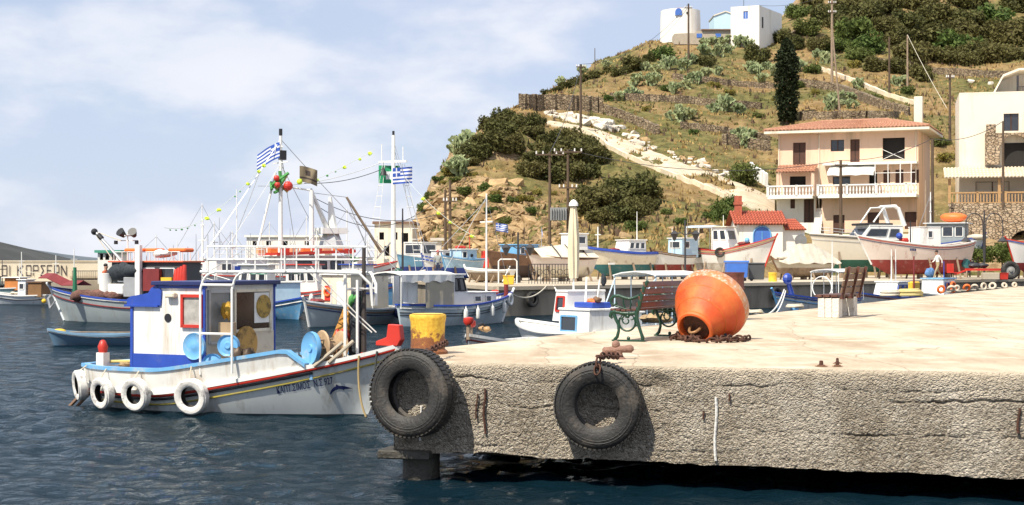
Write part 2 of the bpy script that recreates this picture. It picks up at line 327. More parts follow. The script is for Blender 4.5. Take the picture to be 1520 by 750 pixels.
def build_jetty():
    root = thing('jetty', 'rough pebbly concrete jetty with pale deck beside the water', 'jetty'); root['kind'] = 'structure'
    chip = lambda s: .02 + .07 * max(0, noise.noise(Vector((s * 1.7, 2, 0))) - .12) + .035 * max(0, noise.noise(Vector((s * 6.5, 4, 0)))) + .012 * noise.noise(Vector((s * 17, 1, 0)))
    # face: finely displaced sheet, over its length
    L = 13.0; ns, nz = 820, 84; rows = []
    def crackz(s, base, amp, sc_): return base + amp * (noise.fractal(Vector((s * sc_, base * 7, 3.0)), 0.9, 2.0, 4) + .45 * noise.fractal(Vector((s * 7, base * 9, 1.0)), 0.7, 2.0, 3))
    cracks = [(1.14, .045, .8, -1, 99, .020), (1.03, .05, .6, 5.0, 99, .035), (0.86, .05, .7, 0.4, 3.4, .03), (0.66, .05, .55, 4.2, 9.5, .03), (0.42, .04, .7, -1, 99, .014), (0.95, .02, .8, 3.3, 4.6, .012)]
    zb = lambda s: 0.33 - 0.012 * s + 0.03 * noise.noise(Vector((s * 1.3, 0, 9))) + 0.02 * noise.noise(Vector((s * 6, 0, 5)))
    ss = np.concatenate([np.linspace(0, 8.4, ns - 60), np.linspace(8.4, L, 61)[1:]])
    cz = [[(crackz(s, c[0], c[1], c[2]), c[5] if c[3] < s < c[4] else 0) for c in cracks] for s in ss]
    for k in range(nz + 1):
        v = k / nz; row = []
        for i, s in enumerate(ss):
            z0 = zb(s); z = z0 + (JZ - 0.004 - z0) * v; q = Vector((s, 0, z))
            rough_ = 0.35 + 0.75 * min(1, max(0, (1.2 - z) / 0.6))
            peb = noise.cell(q * 1.0)
            d1 = noise.noise(q * 24) * 0.6 + noise.noise(q * 47 + Vector((5, 1, 2))) * 0.7
            o = 0.016 * rough_ * d1 + 0.011 * noise.fractal(q * 2.1, 0.9, 2.0, 3) * rough_
            o += 0.0015 * math.sin(z * 26 + noise.noise(Vector((s * .7, 0, z))) * 3) * (1 if z > 0.6 else 0.4)
            for c_i, (zc, dep) in enumerate(cz[i]):
                if dep:
                    dz = (z - zc) if abs(z - zc) < .05 else 9; ww = 0.010 + 0.010 * noise.noise(Vector((s * 3, zc * 10, 1)))
                    m_ = max(0, 0.35 + 1.1 * noise.noise(Vector((s * 1.6, c_i * 9.3, 4))) + .5 * noise.noise(Vector((s * 9, c_i * 5, 2))))
                    o -= dep * m_ * math.exp(-(dz / max(ww, .005)) ** 2) * 1.6
            tb = max(0, (v - .962) / .038); o = o * (1 - tb ** 3) - chip(s) * tb ** 2
            hole = (1 - tb) * max(0, noise.noise(Vector((s * 1.9, 3.3, z * 3.1))) - 0.52) * 3.0
            o -= 0.05 * hole
            row.append(face_pt(s, o, z))
        rows.append(row)
    MB().grid(rows).build('face', FACEM, root, smooth=60)
    # side faces and underside
    Pz = lambda p, z: Vector((p.x, p.y, z))
    c1 = EB; far = EB + ED * 88; rt = C0 + FD * L; back = far + Vector((30, -12)); rb = rt + Vector((40, 20))
    m = MB()
    e = [C0 + FN * -0.02, c1] + [EB + ED * (88 * (i / 40)) for i in range(1, 41)]
    m.grid([[Pz(p, 0.30) for p in e][::-1], [Pz(p, JZ - 0.03) for p in e][::-1], [Pz(p + Vector((.03, .0)), JZ - 0.002) for p in e][::-1]])
    m.build('end_wall', FACEM, root)
    top = [C0 + FN * -0.045] + [c1 + Vector((.03, 0)), far, back, rb, rt + FN * -0.045]
    # deck as a finely divided sheet with slightly worn front edge
    m = MB(); A = []
    nU, nV = 560, 60
    for j in range(nV + 1):
        v = (j / nV) ** 1.9; row = []
        for i in range(nU + 1):
            u = i / nU
            p0 = C0.lerp(rt, u) - FN * chip(u * L)
            # left boundary: chamfer then end edge; right boundary far away
            lb = C0.lerp(EB, min(1, v / 0.03)) if v < 0.03 else EB + ED * (88 * (v - 0.03) / 0.97)
            lb = lb + Vector((.03, 0)); rbp = rt + (back - rt) * v + Vector((12 * v, 0))
            p = lb.lerp(rbp, u) if v > 0 else p0
            if v > 0: p = p + (p0 - C0.lerp(rt, u)) * (1 - v)
            row.append(Vector((p.x, p.y, JZ + (0.010 * noise.noise(Vector((p.x * 1.2, p.y * 1.2, 0))) if v > 0 and u > 0 else -0.005))))
        A.append(row)
    m.grid(A).build('deck', DECKM, root, smooth=50)
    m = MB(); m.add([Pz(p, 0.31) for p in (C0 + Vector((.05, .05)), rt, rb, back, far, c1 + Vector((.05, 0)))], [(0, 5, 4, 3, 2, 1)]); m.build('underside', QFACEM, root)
    # corner ledge and pier column under the first tyre, shade painted into their colour
    m = MB(); p = face_pt(0.15, -0.1); m.box((p.x, p.y, 0.29), (0.62, 0.45, 0.10), math.atan2(FD.y, FD.x)); m.build('ledge', mat('shade_dark_concrete', (.05, .045, .035), .6, var=.4, vs=4, bump=.5), root, bevel=0.015)
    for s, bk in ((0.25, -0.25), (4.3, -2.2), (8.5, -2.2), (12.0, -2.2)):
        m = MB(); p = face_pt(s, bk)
        m.lathe([(0.24, -1.2), (0.22, -0.1), (0.215, 0.12), (0.22, 0.31)], 14, c=(p.x, p.y, 0)); m.build('pier_column', mat('shade_dark_concrete', (.05, .045, .035), .6, var=.4, vs=4, bump=.5), root, smooth=40)
    # pale joint line and embedded iron bars
    for s, z0, z1, r in ((3.70, 0.33, 1.02, 0.016), (0.33, 0.45, 0.85, 0.014)):
        m = MB(); m.tube([face_pt(s + 0.01 * math.sin(z * 9), 0.012, z) for z in np.linspace(z0, z1, 7)], r, 6); m.build('pale_joint', mat('pale_mortar', (0.68, 0.66, 0.62), 0.8, bump=.4), root)
    for s, z0, z1, r in ((1.09, 0.55, 1.06, 0.014), (1.00, 0.72, 1.0, 0.010), (6.84, 0.72, 0.98, 0.014), (3.58, 0.78, 0.86, 0.012), (3.84, 0.98, 1.07, .01)):
        m = MB(); m.tube([face_pt(s + 0.012 * math.sin(z * 14), 0.022, z) for z in np.linspace(z0, z1, 6)], r, 6); m.build('rebar', RUSTM, root)
build_jetty()
# ------------------------------------------------------------ quayside along the far shore
Q0 = Vector((-0.7, 70.0)); QR = Vector((60.0, 125.9)); QL = Vector((-10.5, 110.0)); QM = Vector((-26.0, 122.0)); QE = Vector((-48.0, 122.0))
def build_quay():
    m = MB(); pts = [QR, Q0, QL, QM, QE]
    poly = pts + [Vector((-48, 126)), Vector((-20, 128)), Vector((-18, 175)), Vector((110, 175)), Vector((110, 126))]
    root = thing('quayside', 'pale concrete quayside where boats are hauled out below the hill', 'quay'); root['kind'] = 'structure'
    k = len(poly); m.add([(p.x, p.y, JZ) for p in poly], [tuple(range(k))[::-1]]); m.build('quay_deck', QUAYM, root)
    m = MB()
    e = []
    for a, b in zip(pts[:-1], pts[1:]):
        for i in range(24): e.append(a.lerp(b, i / 24))
    e.append(pts[-1])
    rows = []
    for z in (-0.6, 0.1, 0.5, 1.0, JZ - 0.16):
        rows.append([(p.x, p.y, z) for p in e])
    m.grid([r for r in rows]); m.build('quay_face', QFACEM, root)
    m = MB(); nrm = 0.10
    for a, b in zip(pts[:-1], pts[1:]):
        d = (b - a).normalized(); n = Vector((-d.y, d.x)); n = n if n.y < 0 or n.x < 0 else -n
        c = (a + b) / 2 - n * 0.15; m.box((c.x + n.x * .10, c.y + n.y * .1, JZ - 0.075), ((b - a).length, 0.42, 0.17), math.atan2(d.y, d.x))
    m.build('kerb', QUAYM, root)
build_quay()
# mole with its painted wall
def build_mole():
    root = thing('breakwater_wall', 'long cream breakwater wall with large dark painted letters', 'wall', (0, 0, 0))
    Y0, Y1 = 112.0, 126.0; x0 = (-420 - CX) * Y0 / F; x1 = (300 - CX) * Y1 / F
    a = Vector((x0, Y0)); b = Vector((x1, Y1)); d = (b - a).normalized(); n = Vector((d.y, -d.x)); ang = math.atan2(d.y, d.x)
    WALLM = concrete('cream_wall_concrete', (0.80, 0.72, 0.56), (0.70, 0.60, 0.44), scale=0.3, bump=0.15)
    c = (a + b) / 2; L = (b - a).length
    m = MB(); m.box((c.x - n.x * .5, c.y - n.y * .5, 0.9), (L, 1.0, 3.2), ang); m.build('wall', WALLM, root)
    m = MB(); m.box((c.x - n.x * .5, c.y - n.y * .5, 2.53), (L, 1.12, 0.07), ang); m.build('coping', WALLM, root)
    m = MB(); m.box((c.x + n.x * 1.5, c.y + n.y * 1.5, 0.2), (L, 3.0, 1.6), ang); m.build('mole_deck', QUAYM, root)
    def pt(px, h):     # point on the wall plane at a pixel column, height h
        k = (px - CX) / F; s = (k * a.y - a.x) / (d.x - k * d.y); q = a + d * s + n * 0.012; return Vector((q.x, q.y, h))
    LET = {'O': [(0, 0, 0, 1), (0, 1, 1, 1), (1, 1, 1, 0), (1, 0, 0, 0)], 'I': [(.5, 0, .5, 1)], 'K': [(0, 0, 0, 1), (0, .45, 1, 1), (.25, .58, 1, 0)],
           'P': [(0, 0, 0, 1), (0, 1, 1, 1), (1, 1, 1, .5), (1, .5, 0, .5)], 'S': [(1, 1, 0, 1), (0, 1, .6, .5), (.6, .5, 0, 0), (0, 0, 1, 0)],
           'E': [(0, 0, 0, 1), (0, 1, 1, 1), (0, .5, .8, .5), (0, 0, 1, 0)], 'W': [(.1, .3, .1, 1), (.1, 1, .9, 1), (.9, 1, .9, .3), (.1, .3, .9, .3), (0, 0, 1, 0), (.5, .3, .5, 0)], 'N': [(0, 0, 0, 1), (0, 1, 1, 0), (1, 0, 1, 1)]}
    for ch, p0, p1 in (('O', 3, 10), ('I', 13, 16), ('K', 26, 34), ('O', 39, 46), ('P', 49.5, 56.5), ('S', 60.5, 67), ('E', 70, 77), ('W', 80, 88), ('N', 91, 98.5)):
        m = MB()
        for x0_, y0_, x1_, y1_ in LET[ch]:
            m.bar(pt(lerp(p0, p1, x0_), 1.38 + 0.78 * y0_), pt(lerp(p0, p1, x1_), 1.38 + 0.78 * y1_), 0.03, 0.085)
        m.build('painted_letter', mat('dark_wall_paint', (0.06, 0.05, 0.06), 0.8), root)
    # iron railing at the foot
    m = MB()
    for px in np.linspace(118, 158, 15): m.bar(pt(px, 1.0) + Vector((0, -2, 0)), pt(px, 1.75) + Vector((0, -2, 0)), 0.035)
    m.bar(pt(118, 1.75) + Vector((0, -2, 0)), pt(158, 1.75) + Vector((0, -2, 0)), 0.05); m.bar(pt(118, 1.1) + Vector((0, -2, 0)), pt(158, 1.1) + Vector((0, -2, 0)), 0.04)
    m.build('mole_railing', DKSTEEL, root)
build_mole()
# ------------------------------------------------------------ far headlands
def ridge(name, prof, Y, depth, m_):
    rows = []
    pr = np.array(prof, float); xs = np.linspace(pr[0, 0], pr[-1, 0], 160)
    for k in range(9):
        t = k / 8; Yk = Y - depth * (1 - t); row = []
        for px in xs:
            py = np.interp(px, pr[:, 0], pr[:, 1]); X = (px - CX) * Y / F
            h = max(-5, (HY - py) * Y / F) * (math.sin(t * math.pi / 2) ** 0.8)
            h += 0.05 * h * noise.fractal(Vector((X * 0.01, Yk * 0.01, 0)), 0.8, 2, 4) + (6 * noise.noise(Vector((X * .02, Yk * .02, 2))) if 0 < k < 8 else 0) * min(1, h / 20)
            row.append((X, Yk, h + 0.0 - (3 if k == 0 else 0)))
        rows.append(row)
    rows.append([(x, y + depth, -3) for x, y, z in rows[-1]])
    MB().grid(rows).build(name, m_, smooth=60, kind='structure')
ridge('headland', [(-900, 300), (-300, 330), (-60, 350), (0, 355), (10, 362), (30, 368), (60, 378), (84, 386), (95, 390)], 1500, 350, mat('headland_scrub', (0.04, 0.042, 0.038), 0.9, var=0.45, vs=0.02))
ridge('far_hills', [(-900, 345), (-200, 355), (30, 366), (70, 373), (120, 380), (180, 386), (230, 390)], 4500, 900, mat('far_hill_haze_tint', (0.10, 0.12, 0.14), 0.9, var=0.3, vs=0.005))  # air haze is put into the bluish colour of this ridge
# ------------------------------------------------------------ hill
def pz(Y, z): return HY - (z - CH) * F / Y
PROF = {
 585: [(120, pz(120, 1.2)), (140, pz(140, 1.2)), (160, pz(160, 1.2)), (340, pz(340, 1.0))],
 606: [(128, pz(128, 1.3)), (140, 378), (148, 372), (160, 375), (340, 386)],
 614: [(126, pz(126, 1.3)), (136, 372), (143, 345), (150, 335), (165, 345), (340, 380)],
 640: [(124, pz(124, 1.3)), (131, 372), (138, 335), (146, 285), (153, 270), (170, 285), (340, 365)],
 680: [(123, pz(123, 1.3)), (129, 372), (136, 325), (141, 288), (148, 250), (158, 217), (175, 230), (340, 350)],
 720: [(121, pz(121, 1.3)), (127, 372), (134, 330), (140, 290), (147, 250), (157, 205), (167, 180), (185, 185), (340, 330)],
 770: [(119, pz(119, 1.3)), (125, 370), (132, 335), (140, 295), (148, 250), (158, 210), (170, 172), (176, 163), (200, 155), (340, 300)],
 820: [(117, pz(117, 1.3)), (123, 368), (131, 335), (142, 290), (152, 250), (162, 210), (171, 186), (177, 172), (186, 148), (215, 128), (340, 250)],
 880: [(115, pz(115, 1.3)), (122, 368), (132, 330), (146, 280), (158, 235), (168, 205), (174, 192), (181, 170), (198, 135), (232, 97), (250, 97), (340, 200)],
 960: [(112, pz(112, 1.3)), (120, 366), (131, 328), (145, 282), (156, 246), (162, 229), (170, 208), (185, 165), (206, 115), (234, 64), (260, 62), (340, 150)],
 1050: [(109, pz(109, 1.3)), (117, 364), (129, 330), (142, 296), (150, 270), (155, 262), (166, 222), (186, 165), (208, 110), (236, 58), (262, 56), (340, 120)],
 1130: [(107, pz(107, 1.3)), (115, 364), (127, 340), (139, 312), (145, 300), (151, 288), (161, 248), (180, 190), (205, 128), (238, 60), (265, 46), (340, 60)],
 1200: [(118, pz(118, 1.3)), (125, pz(125, 1.32)), (128, pz(128, 4.6)), (148, pz(148, 5.2)), (156, 290), (160, 240), (175, 188), (200, 130), (236, 62), (270, 15), (340, -20)],
 1300: [(118, pz(118, 1.3)), (125, pz(125, 1.32)), (128, pz(128, 4.8)), (150, pz(150, 5.4)), (158, 280), (163, 210), (172, 182), (200, 128), (236, 70), (275, 10), (340, -60)],
 1400: [(118, pz(118, 1.3)), (125, pz(125, 1.32)), (126, pz(126, 4.6)), (150, pz(150, 6.0)), (158, 260), (166, 195), (176, 172), (205, 125), (240, 75), (280, 5), (340, -70)],
 1560: [(118, pz(118, 1.3)), (125, pz(125, 1.32)), (126, pz(126, 4.6)), (150, pz(150, 7.0)), (158, 260), (168, 190), (178, 160), (205, 110), (240, 65), (280, 0), (340, -80)],
 1900: [(107, pz(107, 1.3)), (118, pz(118, 2.0)), (126, pz(126, 4.0)), (150, pz(150, 8.0)), (168, 190), (178, 160), (205, 100), (240, 50), (280, -10), (340, -80)]}
HPX = np.arange(585, 1901, 5.0); HY_ = np.concatenate([np.linspace(105, 190, 171), np.linspace(191, 340, 110)])
def hill_grid():
    keys = sorted(PROF); cols = []
    for k in keys:
        p = np.array(PROF[k]); z = CH + (HY - p[:, 1]) * p[:, 0] / F
        zz = np.interp(HY_, p[:, 0], z); zz = np.where(HY_ < p[0, 0], 1.0, zz); cols.append(zz)
    cols = np.array(cols); Z = np.zeros((len(HPX), len(HY_)))
    for j in range(len(HY_)): Z[:, j] = np.interp(HPX, keys, cols[:, j])
    for _ in range(3):
        Zp = np.pad(Z, 1, mode='edge'); Z = (Zp[:-2, 1:-1] + Zp[2:, 1:-1] + Zp[1:-1, :-2] + Zp[1:-1, 2:] + 2 * Z) / 6
    for i, px in enumerate(HPX):
        for j, Y in enumerate(HY_):
            if Z[i, j] < 1.6: continue
            X = (px - CX) * Y / F; q = Vector((X, Y, Z[i, j])); k = min(1, (Z[i, j] - 1.4) / 3)
            cliff = max(0, min(1, (900 - px) / 120)) * max(0, min(1, (172 - Y) / 12))
            d = 0.5 * noise.fractal(q * 0.16, 0.9, 2, 4)
            if cliff: d += cliff * (1.3 * noise.hetero_terrain(q * Vector((.22, .22, .35)).length * Vector((1, 1, 1)) * 0 + Vector((X * .25, Y * .25, Z[i, j] * .4)), 0.9, 2.1, 4, 0.3) * 0.6 - 0.4 + 0.45 * abs(math.sin(Z[i, j] * 1.25 + X * 0.12 + noise.noise(q * .2) * 2)))
            if 1140 < px < 1400 and Y < 152: d *= 0.15
            if 960 < px < 1180 and 205 < Y < 262: d *= 0.5
            Z[i, j] += d * k
    return Z
HZ = hill_grid()
def hz(X, Y):
    px = CX + X * F / Y
    i = (px - HPX[0]) / 5.0; i = max(0, min(len(HPX) - 1.001, i)); j = float(np.interp(Y, HY_, np.arange(len(HY_)))); j = min(j, len(HY_) - 1.001)
    a, b = int(i), int(j); u, v = i - a, j - b
    return float(HZ[a, b] * (1 - u) * (1 - v) + HZ[a + 1, b] * u * (1 - v) + HZ[a, b + 1] * (1 - u) * v + HZ[a + 1, b + 1] * u * v)
def T(px, py, lo=106.0, hi=335.0):
    """first point of the hill surface met along the pixel's direction"""
    Y = lo
    while Y < hi:
        X = (px - CX) * Y / F
        if hz(X, Y) >= CH - (py - HY) * Y / F: return Vector((X, Y, hz(X, Y)))
        Y += 0.4
    X = (px - CX) * 236 / F; return Vector((X, 236, hz(X, 236)))
def build_hill():
    vs = []; 
    for i, px in enumerate(HPX):
        for j, Y in enumerate(HY_): vs.append(((px - CX) * Y / F, Y, HZ[i, j]))
    nj = len(HY_); fs = [(i * nj + j, (i + 1) * nj + j, (i + 1) * nj + j + 1, i * nj + j + 1) for i in range(len(HPX) - 1) for j in range(nj - 1)]
    m = MB(); m.v = vs; m.f = fs
    mt = bpy.data.materials.new('hill_ground'); mt.use_nodes = True; t = mt.node_tree; b = t.nodes['Principled BSDF']; b.inputs['Roughness'].default_value = 0.95; b.inputs['Specular IOR Level'].default_value = 0.15
    co = N(t, 'ShaderNodeTexCoord').outputs['Object']
    big = N(t, 'ShaderNodeTexNoise', i_Scale=0.09, i_Detail=7.0, i_Roughness=0.62); t.links.new(co, big.inputs[0])
    sm = N(t, 'ShaderNodeTexNoise', i_Scale=0.8, i_Detail=8.0, i_Roughness=0.72); t.links.new(co, sm.inputs[0])
    dry = mixc(t, ramp(t, sm.outputs[0], [(0.35, 0.0), (0.65, 1.0)]), (0.18, 0.11, 0.05), (0.34, 0.24, 0.11))
    grn = mixc(t, ramp(t, sm.outputs[0], [(0.4, 0.0), (0.6, 1.0)]), (0.075, 0.075, 0.025), (0.19, 0.165, 0.06))
    c = mixc(t, ramp(t, big.outputs[0], [(0.43, 0.0), (0.55, 1.0)]), dry, grn)
    # bare rock where the ground is steep
    mpn = N(t, 'ShaderNodeMapping'); mpn.inputs['Scale'].default_value = (0.5, 0.5, 1.3); t.links.new(co, mpn.inputs[0])
    vr = N(t, 'ShaderNodeTexVoronoi', feature='DISTANCE_TO_EDGE', i_Scale=0.75); t.links.new(mpn.outputs[0], vr.inputs[0])
    rk = N(t, 'ShaderNodeTexNoise', i_Scale=1.4, i_Detail=9.0, i_Roughness=0.7); t.links.new(mpn.outputs[0], rk.inputs[0])
    rock = mixc(t, ramp(t, rk.outputs[0], [(0.32, 0.0), (0.62, 1.0)]), (0.19, 0.115, 0.055), (0.50, 0.37, 0.21))
    rock = mixc(t, ramp(t, vr.outputs['Distance'], [(0.0, 0.75), (0.06, 0.0)]), rock, (0.11, 0.07, 0.045))
    sep = N(t, 'ShaderNodeSeparateXYZ'); t.links.new(N(t, 'ShaderNodeNewGeometry').outputs['Normal'], sep.inputs[0])
    add = N(t, 'ShaderNodeMath', operation='ADD'); t.links.new(sep.outputs[2], add.inputs[0])
    ms = N(t, 'ShaderNodeMath', operation='MULTIPLY', i_1=0.5); t.links.new(sm.outputs[0], ms.inputs[0]); t.links.new(ms.outputs[0], add.inputs[1])
    c = mixc(t, ramp(t, add.outputs[0], [(0.95, 1.0), (1.10, 0.0)]), c, rock)
    t.links.new(c, b.inputs['Base Color'])
    bp = N(t, 'ShaderNodeBump', i_Strength=0.9, i_Distance=0.5); t.links.new(rk.outputs[0], bp.inputs['Height']); t.links.new(bp.outputs[0], b.inputs['Normal'])
    return m.build('hill', mt, kind='structure', smooth=70)
HILL = build_hill()
# ------------------------------------------------------------ vegetation
def leafmat(name, a, b, c):
    m = bpy.data.materials.new(name); m.use_nodes = True; t = m.node_tree; p = t.nodes['Principled BSDF']; p.inputs['Roughness'].default_value = 0.7; p.inputs['Specular IOR Level'].default_value = 0.2
    co = N(t, 'ShaderNodeTexCoord').outputs['Object']
    n = N(t, 'ShaderNodeTexNoise', i_Scale=2.2, i_Detail=5.0, i_Roughness=0.7); t.links.new(co, n.inputs[0])
    col = mixc(t, ramp(t, n.outputs[0], [(0.35, 0.0), (0.62, 1.0)]), a, b)
    oi = N(t, 'ShaderNodeObjectInfo'); r2 = ramp(t, oi.outputs['Random'], [(0.2, 0.0), (1.0, 0.55)]); col = mixc(t, r2, col, c)
    t.links.new(col, p.inputs['Base Color'])
    tr = N(t, 'ShaderNodeBsdfTranslucent'); t.links.new(col, tr.inputs[0]); ms = N(t, 'ShaderNodeMixShader', i_0=0.22)
    t.links.new(p.outputs[0], ms.inputs[1]); t.links.new(tr.outputs[0], ms.inputs[2]); t.links.new(ms.outputs[0], t.nodes['Material Output'].inputs[0]); return m
DARKLEAF = leafmat('dark_shrub_leaves', (0.050, 0.055, 0.018), (0.125, 0.125, 0.040), (0.17, 0.14, 0.05))
MIDLEAF = leafmat('mid_green_leaves', (0.05, 0.085, 0.02), (0.12, 0.17, 0.04), (0.17, 0.16, 0.05))
CYPLEAF = leafmat('cypress_leaves', (0.012, 0.020, 0.009), (0.030, 0.042, 0.016), (0.03, 0.04, 0.015))
YELLEAF = leafmat('yellow_green_leaves', (0.16, 0.15, 0.035), (0.28, 0.23, 0.05), (0.22, 0.17, 0.05))
CACTUS = leafmat('prickly_pear_pads', (0.20, 0.27, 0.12), (0.40, 0.44, 0.24), (0.45, 0.45, 0.22))
BARK = mat('bark', (0.12, 0.085, 0.055), 0.9, var=0.3, bump=0.5)
def leafcloud(n, shape, size, seed, up=0.35):
    rng = random.Random(seed); vs = []; fs = []
    for i in range(n):
        c = shape(rng); d = Vector((rng.gauss(0, 1), rng.gauss(0, 1), rng.gauss(0, 1) + up)).normalized()
        a = d.orthogonal().normalized(); b = d.cross(a); s = size * rng.uniform(0.6, 1.35); o = len(vs); q = rng.uniform(0, 6.28)
        a, b = a * math.cos(q) + b * math.sin(q), b * math.cos(q) - a * math.sin(q)
        vs += [c - a * s, c + b * s * 0.5 + d * s * 0.12, c + a * s, c - b * s * 0.5 + d * s * 0.1]; fs.append((o, o + 1, o + 2, o + 3))
    m = MB(); m.v = [tuple(v) for v in vs]; m.f = fs; return m
def lumpy(seed, flat=0.75, nl=9, core=0.45):
    rng = random.Random(seed * 31 + 5); lobes = []
    for i in range(nl):
        a = rng.uniform(0, 6.28); r = rng.uniform(0.25, 0.68); lobes.append((Vector((r * math.cos(a), r * math.sin(a), rng.uniform(0.15, 0.8) * flat)), rng.uniform(0.25, 0.46)))
    lobes.append((Vector((0, 0, 0.4 * flat)), 0.55))
    def f(r):
        c, R = r.choice(lobes); d = Vector((r.gauss(0, 1), r.gauss(0, 1), r.gauss(0, 1) * 0.85)).normalized()
        p = c + d * R * (r.uniform(core, 1.08)); p.z = max(0.02, p.z); return p
    return f, lobes
SHRUBS = {}
def shrub_meshes(key, lm, flat, leaf, n, cnt=4, nl=9):
    out = []
    for i in range(cnt):
        f, lobes = lumpy(hash(key) % 97 + i * 7 if False else len(key) * 13 + i * 7, flat, nl); out.append(leafcloud(n, f, leaf, i + 3).mesh(key, lm))
    st = MB()
    for i in range(5):
        a = i * 1.26; st.tube([(0, 0, -0.25), (0.12 * math.cos(a), 0.12 * math.sin(a), 0.2), (0.4 * math.cos(a), 0.4 * math.sin(a), 0.45 * flat + .15)], [0.05, 0.035, 0.012], 5)
    SHRUBS[key] = (out, st.mesh(key + '_stem', BARK))
shrub_meshes('dark', DARKLEAF, 0.8, 0.085, 2600); shrub_meshes('mid', MIDLEAF, 0.85, 0.09, 1800, 3); shrub_meshes('yellow', YELLEAF, 0.7, 0.09, 1100, 3)
cnt_s = [0]
def shrub(px, py, r, kind, label, group, name='shrub', hgt=1.0, pos=None, sink=0.15):
    p = pos or T(px, py); cnt_s[0] += 1
    if group: label = ('low ' if r < 1.0 else 'mid-sized ' if r < 2.0 else 'large ' if r < 3.4 else 'very large ') + (label[4:] if label.startswith('low ') else label).replace('small ', '').replace('dark ', 'dark ' if kind == 'dark' else 'lighter green ')
    o = thing(name, label, 'tree' if 'tree' in name else 'shrub', p - Vector((0, 0, r * sink)), random.uniform(0, 6.28), group)
    ms, st = SHRUBS[kind]; s = (r * random.uniform(.9, 1.15), r * random.uniform(.9, 1.15), r * hgt * random.uniform(.85, 1.1))
    c = link(ms[cnt_s[0] % len(ms)], 'crown', o); c.scale = s; t_ = link(st, 'trunk' if 'tree' in name else 'stem', o); t_.scale = s; return o
L1, G1 = 'dark evergreen shrub in the thicket on top of the rocky cliff', 'shrubs on the cliff top'
for a in ((697, 245, 1.4), (712, 236, 1.9), (728, 222, 2.5), (742, 205, 2.6), (758, 195, 2.5), (778, 192, 2.1), (758, 228, 2.0), (790, 203, 1.6), (725, 190, 1.8), (748, 182, 1.8), (800, 185, 1.1), (690, 230, 1.1), (765, 186, 1.2)): shrub(*a, 'dark', L1, G1)
L2, G2 = 'dark rounded shrub in the large clump below the bend of the path', 'shrubs below the path'
for a in ((790, 264, 1.8), (806, 250, 2.5), (825, 243, 2.9), (852, 240, 2.9), (878, 245, 2.3), (815, 270, 2.1), (845, 266, 2.4), (868, 226, 2.2), (840, 218, 2.2), (815, 222, 2.0), (870, 262, 1.9), (890, 236, 1.3), (798, 232, 1.6)): shrub(*a, 'dark', L2, G2)
L3, G3 = 'green mounded shrub on the lower slope behind the hauled-out boats', 'shrubs on the lower slope'
for a in ((868, 318, 1.9), (885, 310, 2.5), (908, 302, 2.7), (935, 298, 2.7), (957, 300, 2.1), (893, 330, 1.7), (918, 326, 2.2), (942, 322, 1.9), (872, 296, 1.6), (965, 312, 1.2)): shrub(*a, 'dark', L3, G3)
L4, G4 = 'small green bush among the rocks of the cliff', 'small bushes on the cliff'
for a in ((634, 312, 1.2), (640, 297, .9), (650, 268, .7), (663, 258, .7), (735, 300, .8), (728, 318, .7), (752, 332, .7), (690, 290, .8), (676, 272, .9), (760, 300, .7), (700, 330, .7), (785, 318, .8), (720, 283, .9)): shrub(*a, 'mid', L4, G4)
L5, G5 = 'low yellow-green bush on the cliff slope', 'yellow bushes on the cliff'
for a in ((668, 262, .9), (735, 292, .8), (780, 300, .9), (795, 290, .7), (850, 300, .8), (700, 262, .6), (690, 245, .7), (820, 290, .6), (655, 275, .6)): shrub(*a, 'yellow', L5, G5)
L6, G6 = 'low bush on the slope between the cliff and the red-roofed hut', 'bushes above the hut'
for a in ((945, 343, 1.1), (1068, 318, 1.4), (1083, 312, 1.5), (1075, 330, 1.3), (1055, 325, .9), (1093, 322, 1.1), (1010, 335, .7), (990, 318, .7), (1100, 333, 1.2)): shrub(*a, 'mid', L6, G6)
shrub(1098, 272, 1.9, 'mid', 'leafy green tree beside the gate at the foot of the path', None, 'small_tree', 1.25)
L7, G7 = 'dark round-crowned tree among the prickly pears below the windmill', 'trees below the windmill'
for a in ((941, 104, 2.4), (985, 88, 2.3), (1122, 92, 2.5), (921, 112, 1.5), (1030, 92, 1.4), (1048, 98, 1.6), (962, 92, 1.2)): shrub(*a, 'dark' if a[0] != 985 else 'mid', L7, G7, 'round_tree', 1.15)
L8, G8 = 'low spreading shrub along the ridge above the stone terrace wall', 'shrubs along the ridge'
for a in ((875, 118, 1.8), (858, 124, 1.6), (842, 131, 1.5), (826, 136, 1.3), (890, 112, 1.7), (905, 106, 1.6), (812, 140, 1.0)): shrub(*a, 'dark', L8, G8, hgt=0.7)
L9, G9 = 'dense dark tree in the grove at the top of the hill', 'trees of the hilltop grove'
for a in ((1195, 52, 3.2), (1262, 60, 4.4), (1290, 78, 3.6), (1352, 92, 3.6), (1380, 68, 4.6), (1420, 78, 4.2), (1452, 88, 3.6), (1482, 92, 3.4), (1500, 66, 4.4), (1440, 42, 4.6), (1345, 46, 4.0), (1285, 36, 4.0), (1400, 36, 4.6), (1478, 36, 4.6), (1522, 52, 4.6), (1228, 36, 3.6), (1320, 70, 3.0), (1310, 20, 4), (1370, 15, 4.5), (1440, 12, 4.5), (1510, 15, 4.5), (1255, 20, 3.6), (1190, 25, 3.0), (1212, 75, 2.2), (1180, 72, 2.0), (1240, 78, 2.6), (1272, 90, 2.4), (1310, 50, 3.4), (1335, 66, 3.0), (1365, 40, 3.8), (1405, 96, 2.8), (1436, 98, 2.6), (1466, 60, 3.8), (1515, 88, 3.0), (1246, 44, 3.2), (1392, 92, 2.6), (1425, 56, 3.8), (1205, 12, 3.4), (1340, 8, 4.0), (1330, 108, 2.3), (1300, 105, 2.0), (1368, 118, 2.4), (1160, 20, 2.6)): shrub(*a, 'dark' if random.random() < .75 else 'mid', L9, G9, 'hill_tree', 1.05)
